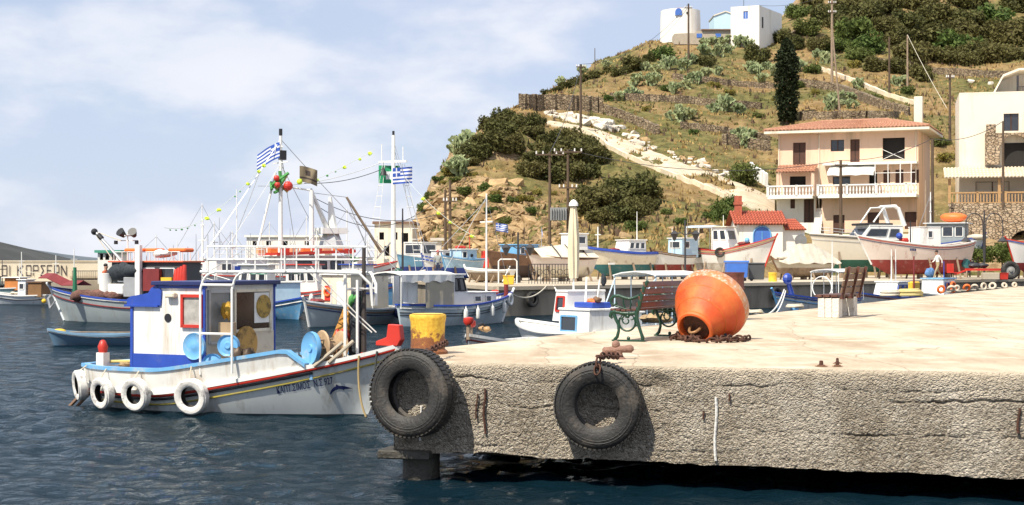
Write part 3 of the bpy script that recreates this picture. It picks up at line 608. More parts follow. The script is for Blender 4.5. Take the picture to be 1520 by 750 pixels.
L10, G10 = 'green bush on the terraces between the cypress and the grove', 'bushes on the upper terraces'
for a in ((1205, 108, 1.5), (1185, 130, 1.1), (1210, 140, 1.0), (1270, 100, 1.6), (1300, 150, 1.0), (1345, 140, 1.3), (1060, 130, 1.0), (1085, 140, .9), (990, 135, 1.0), (930, 140, .9), (1150, 150, .9), (1030, 200, .8), (960, 165, .8), (1395, 215, 1.4), (1380, 205, 1.2), (1405, 240, 1.3), (1125, 175, 1.0), (905, 150, .9)): shrub(*a, 'mid' if random.random() < .6 else 'yellow', L10, G10)
# cypress
def cypress():
    b = T(1168, 186); h = (186 - 58) * b.y / F; R = 19 * b.y / F; o = thing('cypress_tree', 'tall narrow dark cypress standing behind the tiled roof', 'tree', b)
    def shp(r):
        t = r.uniform(0.03, 1) ** 0.9; a = r.uniform(0, 6.28); w_ = R * min(1, 2.6 * (1 - t) ** 0.65) * min(1, .62 + 1.6 * t) * (0.85 + 0.2 * math.sin(a * 5 + t * 23)); k = r.uniform(0.5, 1.0)
        return Vector((w_ * k * math.cos(a), w_ * k * math.sin(a), t * h))
    leafcloud(6000, shp, 0.22, 4, 0.9).build('crown', CYPLEAF, o); MB().cyl((0, 0, -.5), (0, 0, h * .8), .2, .04, 7).build('trunk', BARK, o)
cypress()
# prickly pears
def pear_mesh(seed):
    rng = random.Random(seed); m = MB()
    def pad(base, d, s, depth):
        side = d.cross(Vector((rng.gauss(0, 1), rng.gauss(0, 1), 0.1))).normalized(); nn = d.cross(side)
        c = base + d * s * 0.5; M_ = Matrix((side, nn, d)).transposed(); ring = []
        for k in (-1, 1):
            ring.append([c + M_ @ Vector((0.36 * s * math.cos(a), k * 0.04 * s, 0.52 * s * math.sin(a))) for a in np.linspace(0, 2 * math.pi, 8, endpoint=False)])
        m.grid(ring, cu=True); m.add(ring[0], [tuple(range(8))[::-1]]); m.add(ring[1], [tuple(range(8))])
        if depth:
            for _ in range(rng.choice((2, 2, 3))):
                d2 = (d + Vector((rng.gauss(0, .55), rng.gauss(0, .55), rng.uniform(-.1, .5)))).normalized(); pad(c + d * s * 0.42 + side * rng.uniform(-.25, .25) * s, d2, s * rng.uniform(.8, 1.0), depth - 1)
    for i in range(7):
        a = rng.uniform(0, 6.28); r = rng.uniform(0, .5); pad(Vector((r * math.cos(a), r * math.sin(a), -.1)), Vector((rng.gauss(0, .35), rng.gauss(0, .35), 1)).normalized(), rng.uniform(.38, .5), 3)
    return m.mesh('prickly_pear', CACTUS)
PEARS = [pear_mesh(i) for i in range(4)]
spots = [(960, 106), (975, 112), (990, 104), (1000, 98), (1012, 104), (1024, 96), (948, 122), (938, 130), (965, 128), (1046, 70), (1058, 68), (1070, 70), (1082, 67), (1096, 70), (1108, 72), (1050, 82), (1066, 84), (1082, 80), (1115, 106), (1128, 112), (1140, 104), (1150, 112), (1132, 124), (1012, 168), (1018, 178), (1006, 182), (1100, 212), (1112, 208), (1106, 220), (1092, 214), (1245, 158), (1256, 152), (1234, 164), (1262, 162), (1048, 118), (1062, 112), (1035, 125), (1020, 132), (1000, 140), (925, 150), (940, 148), (1075, 165), (1060, 170), (1090, 170), (1225, 95), (1215, 88), (1180, 108), (1190, 100), (1172, 116), (690, 222), (684, 236), (688, 250), (683, 262), (832, 126), (815, 134), (870, 110), (900, 100), (1275, 132), (1330, 128), (1345, 126)]
for i, (px, py) in enumerate(spots):
    p = T(px, py); o = link(PEARS[i % 4], 'prickly_pear'); s = random.uniform(.9, 1.5); o.scale = (s, s, s); o.location = p - Vector((0, 0, .1)); o.rotation_euler[2] = random.uniform(0, 6)
    wh = 'clinging to the cliff edge' if px < 700 else 'on the ridge above the terrace wall' if px < 910 and py < 140 else 'on the slope above the whitewashed path stones' if py > 162 and px < 1130 else 'among the round trees below the windmill' if px < 1032 else 'in the band below the white hilltop house' if px < 1112 and py < 90 else 'between the white hilltop house and the cypress' if px < 1200 and py < 130 else 'on the terraces above the tiled roof' if px > 1200 else 'on the brown terraces below the low grey building'
    tag(o, 'pale green prickly pear cactus ' + wh, 'cactus', 'prickly pears on the hillside')
# dry grass and low scrub covering the slopes
def grass():
    rng = random.Random(11); m = MB(); m2 = MB(); m3 = MB()
    for i in range(10500):
        px = rng.uniform(640, 1540); Y = rng.uniform(113, 250) if rng.random() < .8 else rng.uniform(113, 320); X = (px - CX) * Y / F; z = hz(X, Y)
        if z < 2.4 or (1135 < px < 1420 and Y < 156) or (px < 820 and Y < 150 and rng.random() < .6): continue
        k = noise.noise(Vector((X * .12, Y * .12, 0))); mm = m if k > -0.05 else m2
        if rng.random() < .10: mm = m3
        h = rng.uniform(.15, .42) if mm is not m3 else rng.uniform(.3, .7); n = 3
        for j in range(n):
            a = rng.uniform(0, 6.28); r = rng.uniform(0, .3); wd = rng.uniform(.08, .2); bx_, by_ = X + r * math.cos(a), Y + r * math.sin(a); q = rng.uniform(0, 6.28)
            dx, dy = wd * math.cos(q), wd * math.sin(q); o = len(mm.v)
            mm.v += [(bx_ - dx, by_ - dy, z - .08), (bx_ + dx, by_ + dy, z - .08), (bx_ + rng.uniform(-.2, .2), by_ + rng.uniform(-.2, .2), z + h)]; mm.f.append((o, o + 1, o + 2))
    for mm, l, c in ((m, 'dry_grass', mat('dry_grass', (0.36, 0.245, 0.09), .9, var=.5, vs=.5)), (m2, 'green_grass', mat('olive_grass', (0.14, 0.135, 0.04), .9, var=.5, vs=.5)), (m3, 'thorny_scrub', mat('thorny_scrub', (0.12, 0.075, 0.045), .9, var=.5, vs=.5))):
        o = mm.build(l, c, kind='stuff'); tag(o, {'dry_grass': 'dry straw-coloured grass over the slopes', 'green_grass': 'olive green grass over the slopes', 'thorny_scrub': 'brown thorny scrub scattered over the slopes'}[l], 'grass')
grass()
# rocks of the cliff and the whitewashed stones along the path
ROCKM = mat('cliff_rock', (0.41, 0.28, 0.14), .95, var=.45, vs=1.2, bump=.8, bs=5, dirt=((0.16, 0.10, 0.06), .2, 2.5), rnd=.25)
WROCK = mat('whitewashed_rock', (0.66, 0.60, 0.50), .9, var=.2, bump=.5, bs=6, dirt=((0.3, 0.22, 0.15), .15, 3))
def rock_mesh(seed, mt):
    b = bmesh.new(); rg = random.Random(seed)
    for i in range(16): 
        d = Vector((rg.gauss(0, 1), rg.gauss(0, 1), rg.gauss(0, 1))).normalized(); d = Vector((max(-.75, min(.75, d.x * 1.2)), max(-.75, min(.75, d.y * 1.2)), max(-.6, min(.6, d.z * 1.1)))); b.verts.new(d * rg.uniform(.8, 1.1))
    r = bmesh.ops.convex_hull(b, input=b.verts[:]); bmesh.ops.delete(b, geom=[g for g in r['geom_interior'] if isinstance(g, bmesh.types.BMVert)], context='VERTS')
    bmesh.ops.subdivide_edges(b, edges=b.edges[:], cuts=1, use_grid_fill=True)
    for v in b.verts: v.co *= 1 + .13 * noise.noise(v.co * 2.3 + Vector((seed, 0, 0)))
    me = bpy.data.meshes.new('rock'); b.to_mesh(me); b.free(); me.materials.append(mt); return me
ROCKS = [rock_mesh(i, ROCKM) for i in range(6)]; WROCKS = [rock_mesh(i + 9, WROCK) for i in range(4)]
RUB = {True: MB(), False: MB()}
def rock(px, py, r, pool, fl=1.0):
    p = T(px, py)
    if r < .46 and pool is ROCKS or r < .4:      # small rubble: one joined part
        me = random.choice(pool); Q = Matrix.Rotation(random.uniform(0, 6), 3, 'Z') @ Matrix.Rotation(random.uniform(-.4, .4), 3, 'X') @ Matrix.Diagonal((r * random.uniform(.8, 1.5), r * random.uniform(.7, 1.1), r * random.uniform(.6, 1.1)))
        RUB[pool is ROCKS].add([Q @ v.co + p for v in me.vertices], [tuple(f.vertices) for f in me.polygons]); return
    o = link(random.choice(pool), 'rock', HILL); o.location = p - Vector((0, 0, r * (.22 if pool is ROCKS else .0))); o.scale = (r * random.uniform(.8, 1.5), r * random.uniform(.7, 1.1), r * random.uniform(.6, 1.0) * fl); o.rotation_euler = (random.uniform(-.3, .3), random.uniform(-.3, .3), random.uniform(0, 6))
rng = random.Random(5)
for i in range(1500):
    px = rng.uniform(616, 860); py = rng.uniform(258, 378)
    top = np.interp(px, [612, 640, 680, 720, 770, 860], [345, 285, 268, 262, 282, 322])
    if py < top: continue
    rock(px, py, rng.choice((.16, .2, .2, .24, .25, .3, .3, .35, .35, .4, .5, .6, .8, 1.0) if i < 600 else (.14, .18, .22, .26, .3, .36)), ROCKS, .8)
for px, py, r in ((712, 268, 1.2), (740, 272, 1.3), (764, 272, 1.2), (790, 330, 1.2), (700, 300, 1.1), (660, 320, 1.0), (1045, 345, .9), (1060, 338, .8), (1030, 300, .7), (1048, 305, .6), (1000, 340, .7), (860, 350, 1.1), (990, 350, .9), (1035, 352, .8), (930, 352, .9)): rock(px, py, r, ROCKS)
for i in range(75):
    t_ = rng.random(); px = lerp(812, 905, t_); py = np.interp(px, [812, 860, 905], [172, 180, 190]) + rng.uniform(-6, 4); rock(px, py, rng.uniform(.35, .95), WROCKS)
for i in range(55):
    px = rng.uniform(905, 1050); py = np.interp(px, [905, 930, 960, 1000, 1050], [190, 200, 216, 235, 250]) + rng.uniform(-7, 6); rock(px, py, rng.uniform(.22, .7), WROCKS if rng.random() < .7 else ROCKS)
for px, py in ((1070, 262), (1078, 258), (1085, 262), (1092, 256), (925, 178), (938, 182), (1440, 122), (1470, 126), (1050, 250), (1062, 256)): rock(px, py, .55, WROCKS)
RUB[True].build('rubble', ROCKM, HILL, kind='stuff'); RUB[False].build('whitewashed_rubble', WROCK, HILL, kind='stuff')
# path
def drape(poly, n):
    out = []; p = np.array(poly, float); seg = np.r_[0, np.cumsum(np.hypot(*np.diff(p, axis=0).T))]
    for s in np.linspace(0, seg[-1], n): out.append((np.interp(s, seg, p[:, 0]), np.interp(s, seg, p[:, 1])))
    return out
up = drape([(805, 181), (850, 187), (885, 194), (915, 205), (945, 217), (980, 232), (1020, 248), (1065, 262), (1100, 276), (1150, 297)], 60)
lo = drape([(812, 187), (850, 194), (880, 203), (903, 221), (930, 235), (965, 250), (1005, 266), (1050, 283), (1090, 301), (1150, 327)], 60)
A = [T(*p) for p in up]; B = [T(*p) for p in lo]
rows = [[a.lerp(b, k / 6) + Vector((0, 0, .16)) for a, b in zip(A, B)] for k in range(7)]
PATHM = concrete('path_concrete', (0.59, 0.51, 0.385), (0.46, 0.375, 0.26), scale=.8, bump=.3)
m = MB(); m.grid(rows[::-1]); m.grid([rows[-1], [p - Vector((0, 0, .8)) for p in rows[-1]]][::-1]); m.grid([[p - Vector((0, 0, .8)) for p in rows[0]], rows[0]][::-1]); m.build('path', PATHM, kind='structure', smooth=50)
def ribbon_wall(name, pts, h, th, mt, label, jit=.12, cat='wall', base=0.5, grp=None):
    pts = [Vector(p) for p in pts]; m = MB(); rows = [[], [], [], []]
    for i, p in enumerate(pts):
        d = (pts[min(i + 1, len(pts) - 1)] - pts[max(i - 1, 0)]); d.z = 0; d.normalize(); n = Vector((-d.y, d.x, 0)) * th / 2
        j = lambda k: Vector((noise.noise(p * 1.9 + Vector((k, 0, 0))), noise.noise(p * 1.9 + Vector((k, 7, 0))), noise.noise(p * 2.3 + Vector((k, 3, 0))))) * jit
        rows[0].append(p - n - Vector((0, 0, base))); rows[1].append(p - n + Vector((0, 0, h)) + j(1)); rows[2].append(p + n + Vector((0, 0, h)) + j(2)); rows[3].append(p + n - Vector((0, 0, base)))
    m.grid(rows); k = len(pts)
    m.add([rows[i][0] for i in range(4)], [(0, 1, 2, 3)]); m.add([rows[i][-1] for i in range(4)], [(3, 2, 1, 0)])
    o = m.build(name, mt); return tag(o, label, cat, grp)
def stonemat(name, a, b, sc_=2.6):
    m = bpy.data.materials.new(name); m.use_nodes = True; t = m.node_tree; p = t.nodes['Principled BSDF']; p.inputs['Roughness'].default_value = .95
    co = N(t, 'ShaderNodeTexCoord').outputs['Object']; mpn = N(t, 'ShaderNodeMapping'); mpn.inputs['Scale'].default_value = (1, 1, 1.6); t.links.new(co, mpn.inputs[0])
    v = N(t, 'ShaderNodeTexVoronoi', i_Scale=sc_); t.links.new(mpn.outputs[0], v.inputs[0]); e = N(t, 'ShaderNodeTexVoronoi', feature='DISTANCE_TO_EDGE', i_Scale=sc_); t.links.new(mpn.outputs[0], e.inputs[0])
    sp = N(t, 'ShaderNodeSeparateColor'); t.links.new(v.outputs['Color'], sp.inputs[0])
    c = mixc(t, sp.outputs[0], a, b); ed = ramp(t, e.outputs['Distance'], [(0.0, 1.0), (0.09, 0.0)]); c = mixc(t, ed, c, [x * .35 for x in a]); t.links.new(c, p.inputs['Base Color'])
    bp = N(t, 'ShaderNodeBump', i_Strength=.9, i_Distance=.15, invert=True); t.links.new(ed, bp.inputs['Height']); t.links.new(bp.outputs[0], p.inputs['Normal']); return m
DRYSTONE = stonemat('dry_stone', (0.15, 0.105, 0.065), (0.34, 0.26, 0.165)); HOUSESTONE = stonemat('house_stone', (0.30, 0.21, 0.13), (0.50, 0.39, 0.27), 3.2)
ribbon_wall('parapet', [p + Vector((0, 0, .1)) for p in B[8:52]], .35, .35, mat('cream_render', (0.68, 0.58, 0.42), .9, bump=.3), 'low cream parapet along the lower edge of the hillside path', .04)
def hwall(poly, h, label, n=26, mt=DRYSTONE, th=.6, jit=.15, grp=None, cat='wall'): return ribbon_wall('stone_wall', [T(*q) for q in drape(poly, n)], h, th, mt, label, jit, cat, grp=grp)
hwall([(770, 163), (800, 163), (840, 164), (880, 166), (895, 168)], 1.7, 'dry-stone terrace wall above the whitewashed rocks of the path', 40)
gw = 'terrace walls on the hillside'
for poly, h in (([(895, 168), (920, 176), (950, 188), (975, 200)], 1.0), ([(905, 148), (950, 150), (1000, 152), (1060, 158), (1130, 162)], .8), ([(1010, 190), (1060, 196), (1120, 205), (1140, 210)], .7), ([(1185, 128), (1215, 132), (1250, 138), (1300, 158), (1350, 172)], 1.0), ([(1000, 118), (1060, 124), (1110, 130), (1150, 132)], .7), ([(1370, 110), (1420, 112), (1470, 116), (1520, 116)], .9), ([(1165, 62), (1190, 46), (1215, 38)], .8), ([(1190, 178), (1260, 176), (1330, 176)], .8), ([(1260, 85), (1310, 95), (1360, 100)], .7), ([(1075, 215), (1110, 220), (1140, 225)], 1.1)):
    hwall(poly, h, 'low brown dry-stone terrace wall on the scrubby hillside', grp=gw)
hwall([(1216, 104), (1260, 120), (1310, 141), (1340, 151), (1366, 158)], .5, 'long cream-topped boundary wall running down to the chimney of the house', 34, mat('cream_render', (0.68, 0.58, 0.42), .9), .45, .04)
hwall([(1115, 262), (1126, 270), (1138, 278)], 1.3, 'white garden wall beside the gate at the foot of the path', 12, WHITE, .3, .03)
# ------------------------------------------------------------ buildings
ROOFT = mat('terracotta_tiles', (0.40, 0.195, 0.12), .8, var=.3, vs=5, rnd=.05, dirt=((0.6, 0.36, 0.22), .2, 1.5)); ROOFR = mat('red_tiles', (0.40, 0.10, 0.055), .8, var=.3, vs=5)
PEACH = mat('peach_render', (0.76, 0.535, 0.385), .85, var=.06, vs=.8, dirt=((0.50, 0.38, 0.26), .24, .9), streak=True); WHITEWASH = mat('whitewash', (0.80, 0.77, 0.70), .85, var=.05, vs=.8, dirt=((0.55, 0.48, 0.38), .2, .9), streak=True)
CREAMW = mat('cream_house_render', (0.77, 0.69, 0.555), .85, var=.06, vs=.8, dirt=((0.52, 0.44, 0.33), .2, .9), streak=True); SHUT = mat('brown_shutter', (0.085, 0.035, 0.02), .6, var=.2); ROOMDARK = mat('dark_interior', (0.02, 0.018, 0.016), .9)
BLUEP = mat('blue_shutter', (0.06, 0.16, 0.50), .6)
def tiled_roof(parent, a, b, c, d, cols, courses, mt, name='roof_tiles'):
    a, b, c, d = map(Vector, (a, b, c, d)); m = MB(); nrm = (b - a).cross(d - a).normalized(); nrm = nrm if nrm.z > 0 else -nrm
    for k in range(courses):
        t0, t1 = k / courses, (k + 1) / courses + .012; rows = []
        for t_, lift in ((t0, .07), (t1, .02)):
            l, r = a.lerp(d, min(1, t_)), b.lerp(c, min(1, t_)); row = []
            for i in range(cols * 4 + 1):
                u = i / (cols * 4); row.append(l.lerp(r, u) + nrm * (lift + .09 * abs(math.sin(u * cols * math.pi))))
            rows.append(row)
        rows.insert(0, [p - nrm * .09 for p in rows[0]]); m.grid(rows)
    m.add([a, b, c, d], [(0, 1, 2, 3)]); return m.build(name, mt, parent, smooth=40)
def facade(root, O, d, W, z0, z1, ops, mt, nm='wall', dep=.22):
    """wall sheet with real openings; ops: (s0, s1, za, zb, kind)"""
    d = Vector((d[0], d[1])).normalized(); n = Vector((d.y, -d.x)); O = Vector(O)
    pt = lambda s, z, o=0.0: Vector((O.x + d.x * s + n.x * o, O.y + d.y * s + n.y * o, z))
    xs = sorted({0, W, *[o[0] for o in ops], *[o[1] for o in ops]}); zs = sorted({z0, z1, *[o[2] for o in ops], *[o[3] for o in ops]}); m = MB()
    for x0, x1 in zip(xs, xs[1:]):
        for a, b in zip(zs, zs[1:]):
            cx, cz = (x0 + x1) / 2, (a + b) / 2
            if any(o[0] < cx < o[1] and o[2] < cz < o[3] for o in ops): continue
            m.add([pt(x0, a), pt(x1, a), pt(x1, b), pt(x0, b)], [(0, 1, 2, 3)])
    for s0, s1, a, b, k in ops:
        m.add([pt(s0, a), pt(s0, b), pt(s0, b, -dep), pt(s0, a, -dep), pt(s1, a), pt(s1, b), pt(s1, b, -dep), pt(s1, a, -dep)], [(0, 1, 2, 3), (7, 6, 5, 4), (1, 5, 6, 2), (0, 3, 7, 4)])
    m.build(nm, mt, root)
    R = math.atan2(d.y, d.x)
    for s0, s1, a, b, k in ops:
        cx, cz = (s0 + s1) / 2, (a + b) / 2; ww, hh = s1 - s0, b - a
        if k == 'win':
            w_ = MB(); c = pt(cx, cz, -dep + .03)
            for q0, q1 in ((pt(s0, a), pt(s0, b)), (pt(s1, a), pt(s1, b)), (pt(s0, a), pt(s1, a)), (pt(s0, b), pt(s1, b)), (pt(cx, a), pt(cx, b))):
                off = Vector((-n.x * (dep - .05), -n.y * (dep - .05), 0)); w_.bar(q0 + off, q1 + off, .07)
            f_ = w_.build('window', SHUT, root); MB().box(pt(cx, cz, -dep), (ww, .03, hh), R).build('pane', GLASS, f_)
        elif k == 'blue':
            f_ = MB().box(pt(cx, cz, -dep + .1), (ww - .02, .06, hh - .02), R).build('window', BLUEP, root)
            MB().bar(pt(cx, a + .1, -dep + .15), pt(cx, b - .1, -dep + .15), .05).build('mullion', WHITE, f_)
        elif k == 'door':
            f_ = MB().box(pt(cx, cz, -dep + .04), (ww - .02, .06, hh - .02), R).build('door', SHUT, root)
            MB().bar(pt(cx, a + .1, -dep + .09), pt(cx, b - .1, -dep + .09), .04).build('door_joint', ROOMDARK, f_)
        elif k == 'shut':
            f_ = MB().box(pt(cx, cz, -dep + .04), (ww - .02, .06, hh - .02), R).build('shutter', SHUT, root)
        else:
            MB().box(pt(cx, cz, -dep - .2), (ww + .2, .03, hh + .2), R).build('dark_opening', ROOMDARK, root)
    return pt
BALU = MB().lathe([(.04, 0), (.075, .05), (.05, .15), (.085, .32), (.05, .6), (.045, .75), (.07, .8)], 7).mesh('baluster', WHITE)
def balustrade(root, pts, z, mt=WHITE, step=.28, hgt=.82, nm='baluster', square=False):
    for a, b in zip(pts, pts[1:]):
        a = Vector(a); b = Vector(b); L = (b - a).length; n = max(1, int(L / step)); ang = math.atan2((b - a).y, (b - a).x); c = (a + b) / 2
        MB().box((c.x, c.y, z + hgt + .06), (L + .1, .2, .12), ang).build('handrail', mt, root); MB().box((c.x, c.y, z + .04), (L + .1, .2, .08), ang).build('plinth', mt, root)
        for i in range(n + 1):
            p = a.lerp(b, i / n)
            if square or i % 9 == 0: 
                m = MB().box((p.x, p.y, z + hgt / 2 + .05), ((.09, .09, hgt) if square and i % 9 else (.2, .2, hgt + .2)), ang); m.build('rail_post', mt, root)
            else: o = link(BALU, nm, root); o.location = (p.x, p.y, z + .06); o.scale = (1, 1, hgt / .82)
def peach_house():
    root = thing('house', 'two-storey peach house with terracotta roof and white balustraded balconies', 'house')
    O = Vector(((1155 - CX) * 140 / F, 140)); d = Vector((.93, -.37)).normalized(); n = Vector((d.y, -d.x)); W = 12.35
    sx = lambda px: ((px - CX) / F * O.y - O.x) / (d.x - (px - CX) / F * d.y)
    zz = lambda py, s: CH + (HY - py) * (O.y + d.y * s) / F
    g, f1, f2, ev = 4.6, 8.3, 11.35, 13.95
    def op(p0, p1, y0, y1, k): s0, s1 = sx(p0), sx(p1); return (s0, s1, zz(y1, s0), zz(y0, s0), k)
    wing = sx(1216)
    pt = facade(root, O, d, W, f2 - .2, ev, [op(1177, 1196, 212, 246, 'door'), op(1233, 1253, 208, 225, 'win'), op(1262, 1276, 207, 241, 'door'), op(1310, 1343, 205, 237, 'dark')], PEACH, 'upper_wall')
    facade(root, O, d, W, f1, f2 - .2, [op(1172, 1196, 262, 277, 'dark'), op(1236, 1262, 262, 275, 'win'), op(1290, 1302, 255, 273, 'dark'), op(1311, 1321, 253, 272, 'shut'), op(1329, 1341, 252, 272, 'shut'), op(1352, 1364, 252, 272, 'shut')], PEACH, 'middle_wall')
    facade(root, O + n * .6, d, wing - .2, g - 2, f1 - .15, [op(1175, 1182, 296, 310, 'shut'), op(1195, 1210, 295, 331, 'door')], WHITEWASH, 'wing_ground_wall')
    facade(root, O + d * (wing + .4) + n * .9, d, W - wing - .4, g - 2, f1 - .15, [(1.0, 2.0, 4.9, 6.6, 'shut'), (4.0, 5.0, 5.2, 6.8, 'shut'), (7.2, 8.2, 5.3, 6.8, 'shut')], PEACH, 'ground_wall')
    m = MB(); bk = O - n * 8.5; a = O; b = O + d * W; c = b - n * 8.5
    for p, q in ((b, c), (c, bk), (bk, a)): m.add([(p.x, p.y, g - 2), (q.x, q.y, g - 2), (q.x, q.y, ev), (p.x, p.y, ev)], [(0, 1, 2, 3)])
    for o_, e_, w0, w1 in ((.6, 0, 0, wing - .2), (.9, 0, wing + .4, W)):
        for s in (w0, w1): p = O + d * s; q = p + n * o_; m.add([(p.x, p.y, g - 2), (q.x, q.y, g - 2), (q.x, q.y, f1 - .15), (p.x, p.y, f1 - .15)], [(0, 1, 2, 3)])
    m.build('side_walls', PEACH, root)
    for k_, z_ in ((n * 1.0, ev),):
        e = 1.05; pa, pb = O + n * e - d * e, O + d * W + n * e + d * e; pc, pd = O + d * W - n * (8.5 + e) + d * e, O - n * (8.5 + e) - d * e
        m = MB(); m.prism([(q.x, q.y) for q in (pa, pb, pc, pd)], ev, ev + .22); m.build('eaves', CREAMW, root)
        ra, rb = O + d * 3.2 - n * 4.2, O + d * (W - 3.2) - n * 4.2; zr = ev + 1.35; z1 = ev + .24; v3 = lambda q, z: (q.x, q.y, z)
        tiled_roof(root, v3(pa, z1), v3(pb, z1), v3(rb, zr), v3(ra, zr), 44, 9, ROOFT, 'roof'); tiled_roof(root, v3(pb, z1), v3(pc, z1), v3(rb, zr), v3(rb, zr), 28, 9, ROOFT, 'roof')
        tiled_roof(root, v3(pd, z1), v3(pa, z1), v3(ra, zr), v3(ra, zr), 28, 9, ROOFT, 'roof'); m = MB(); m.tube([v3(ra, zr + .08), v3(rb, zr + .08)], .13, 8); m.tube([v3(ra, zr + .05), v3(pa, z1 + .1)], .13, 8); m.tube([v3(rb, zr + .05), v3(pb, z1 + .1)], .13, 8); m.build('ridge_tiles', ROOFT, root, smooth=60)
    q = O + d * (W - .6) - n * 5; MB().box((q.x, q.y, 15.6), (.75, .6, 3.6), math.atan2(d.y, d.x)).build('chimney', CREAMW, root, bevel=.03)
    # balconies
    for s0, s1, o_ in ((-.5, wing - .2, 1.7), (wing + .3, W + .1, 1.9)):
        c = O + d * ((s0 + s1) / 2) + n * (o_ / 2 + .2); MB().box((c.x, c.y, f1 - .12), (s1 - s0, o_ + .4, .25), math.atan2(d.y, d.x)).build('balcony_slab', WHITEWASH, root)
        balustrade(root, [O + d * s0 + n * .3, O + d * s0 + n * (o_ + .3), O + d * s1 + n * (o_ + .3)] , f1)
    c = O + d * (W / 2 + 2.1) + n * .5; MB().box((c.x, c.y, f2 - .25), (W - 4.2, 1.2, .2), math.atan2(d.y, d.x)).build('floor_slab', WHITEWASH, root)
    # small tiled porch over the left wing with dark arch, white awning over the middle terrace
    A_, B_ = O + d * .1 + n * 1.7, O + d * (wing - .1) + n * 1.7; tiled_roof(root, (A_.x, A_.y, f2 - .95), (B_.x, B_.y, f2 - .95), (B_.x - n.x * 1.5, B_.y - n.y * 1.5, f2 - .25), (A_.x - n.x * 1.5, A_.y - n.y * 1.5, f2 - .25), 12, 4, ROOFT, 'porch_roof')
    for s in (.3, wing - .3): p = O + d * s + n * 1.5; MB().box((p.x, p.y, (f1 + f2 - 1) / 2), (.25, .25, f2 - f1 - 1)).build('porch_post', PEACH, root)
    s0, s1 = sx(1234), sx(1302); rows = [[pt(lerp(s0, s1, i / 8), f2 - .3 - .75 * k, .15 + 1.9 * k) + Vector((0, 0, .04 * math.sin(i * 2.2))) for i in range(9)] for k in (0, .5, 1)]
    rows.append([p - Vector((0, 0, .28)) for p in rows[-1]]); MB().sheet(rows, .03).build('awning', CANVAS, root)
    m = MB()
    for px in (1303, 1322, 1340, 1356):
        s = sx(px); m.bar(pt(s, f1, 1.6), pt(s, f2 - .2, 1.6), .07)
    m.bar(pt(sx(1303), f1 + 1.9, 1.6), pt(sx(1362), f1 + 1.9, 1.6), .05); m.build('terrace_frame', WHITE, root)
    m = MB(); s0, s1 = sx(1310), sx(1343); m.bar(pt(s0, zz(237, s0), .05), pt(s1, zz(222, s1), .05), .04); m.bar(pt(s0, zz(222, s0), .05), pt(s1, zz(237, s1), .05), .04); m.build('brace', WHITE, root)
    m = MB(); 
    for s in (wing, .1, W - .2): m.cyl(pt(s, g, .06), pt(s, ev - .1, .06), .05, n=6)
    m.build('downpipe', CREAMW, root)
    # outside stair between wing and terrace
    m = MB()
    for i in range(12): p = O + d * (wing + .1) + n * (2.4 - i * .2); m.box((p.x, p.y, g - .6 + i * .28), (.7, .3, .3), math.atan2(d.y, d.x))
    m.build('stair', WHITEWASH, root)
peach_house()
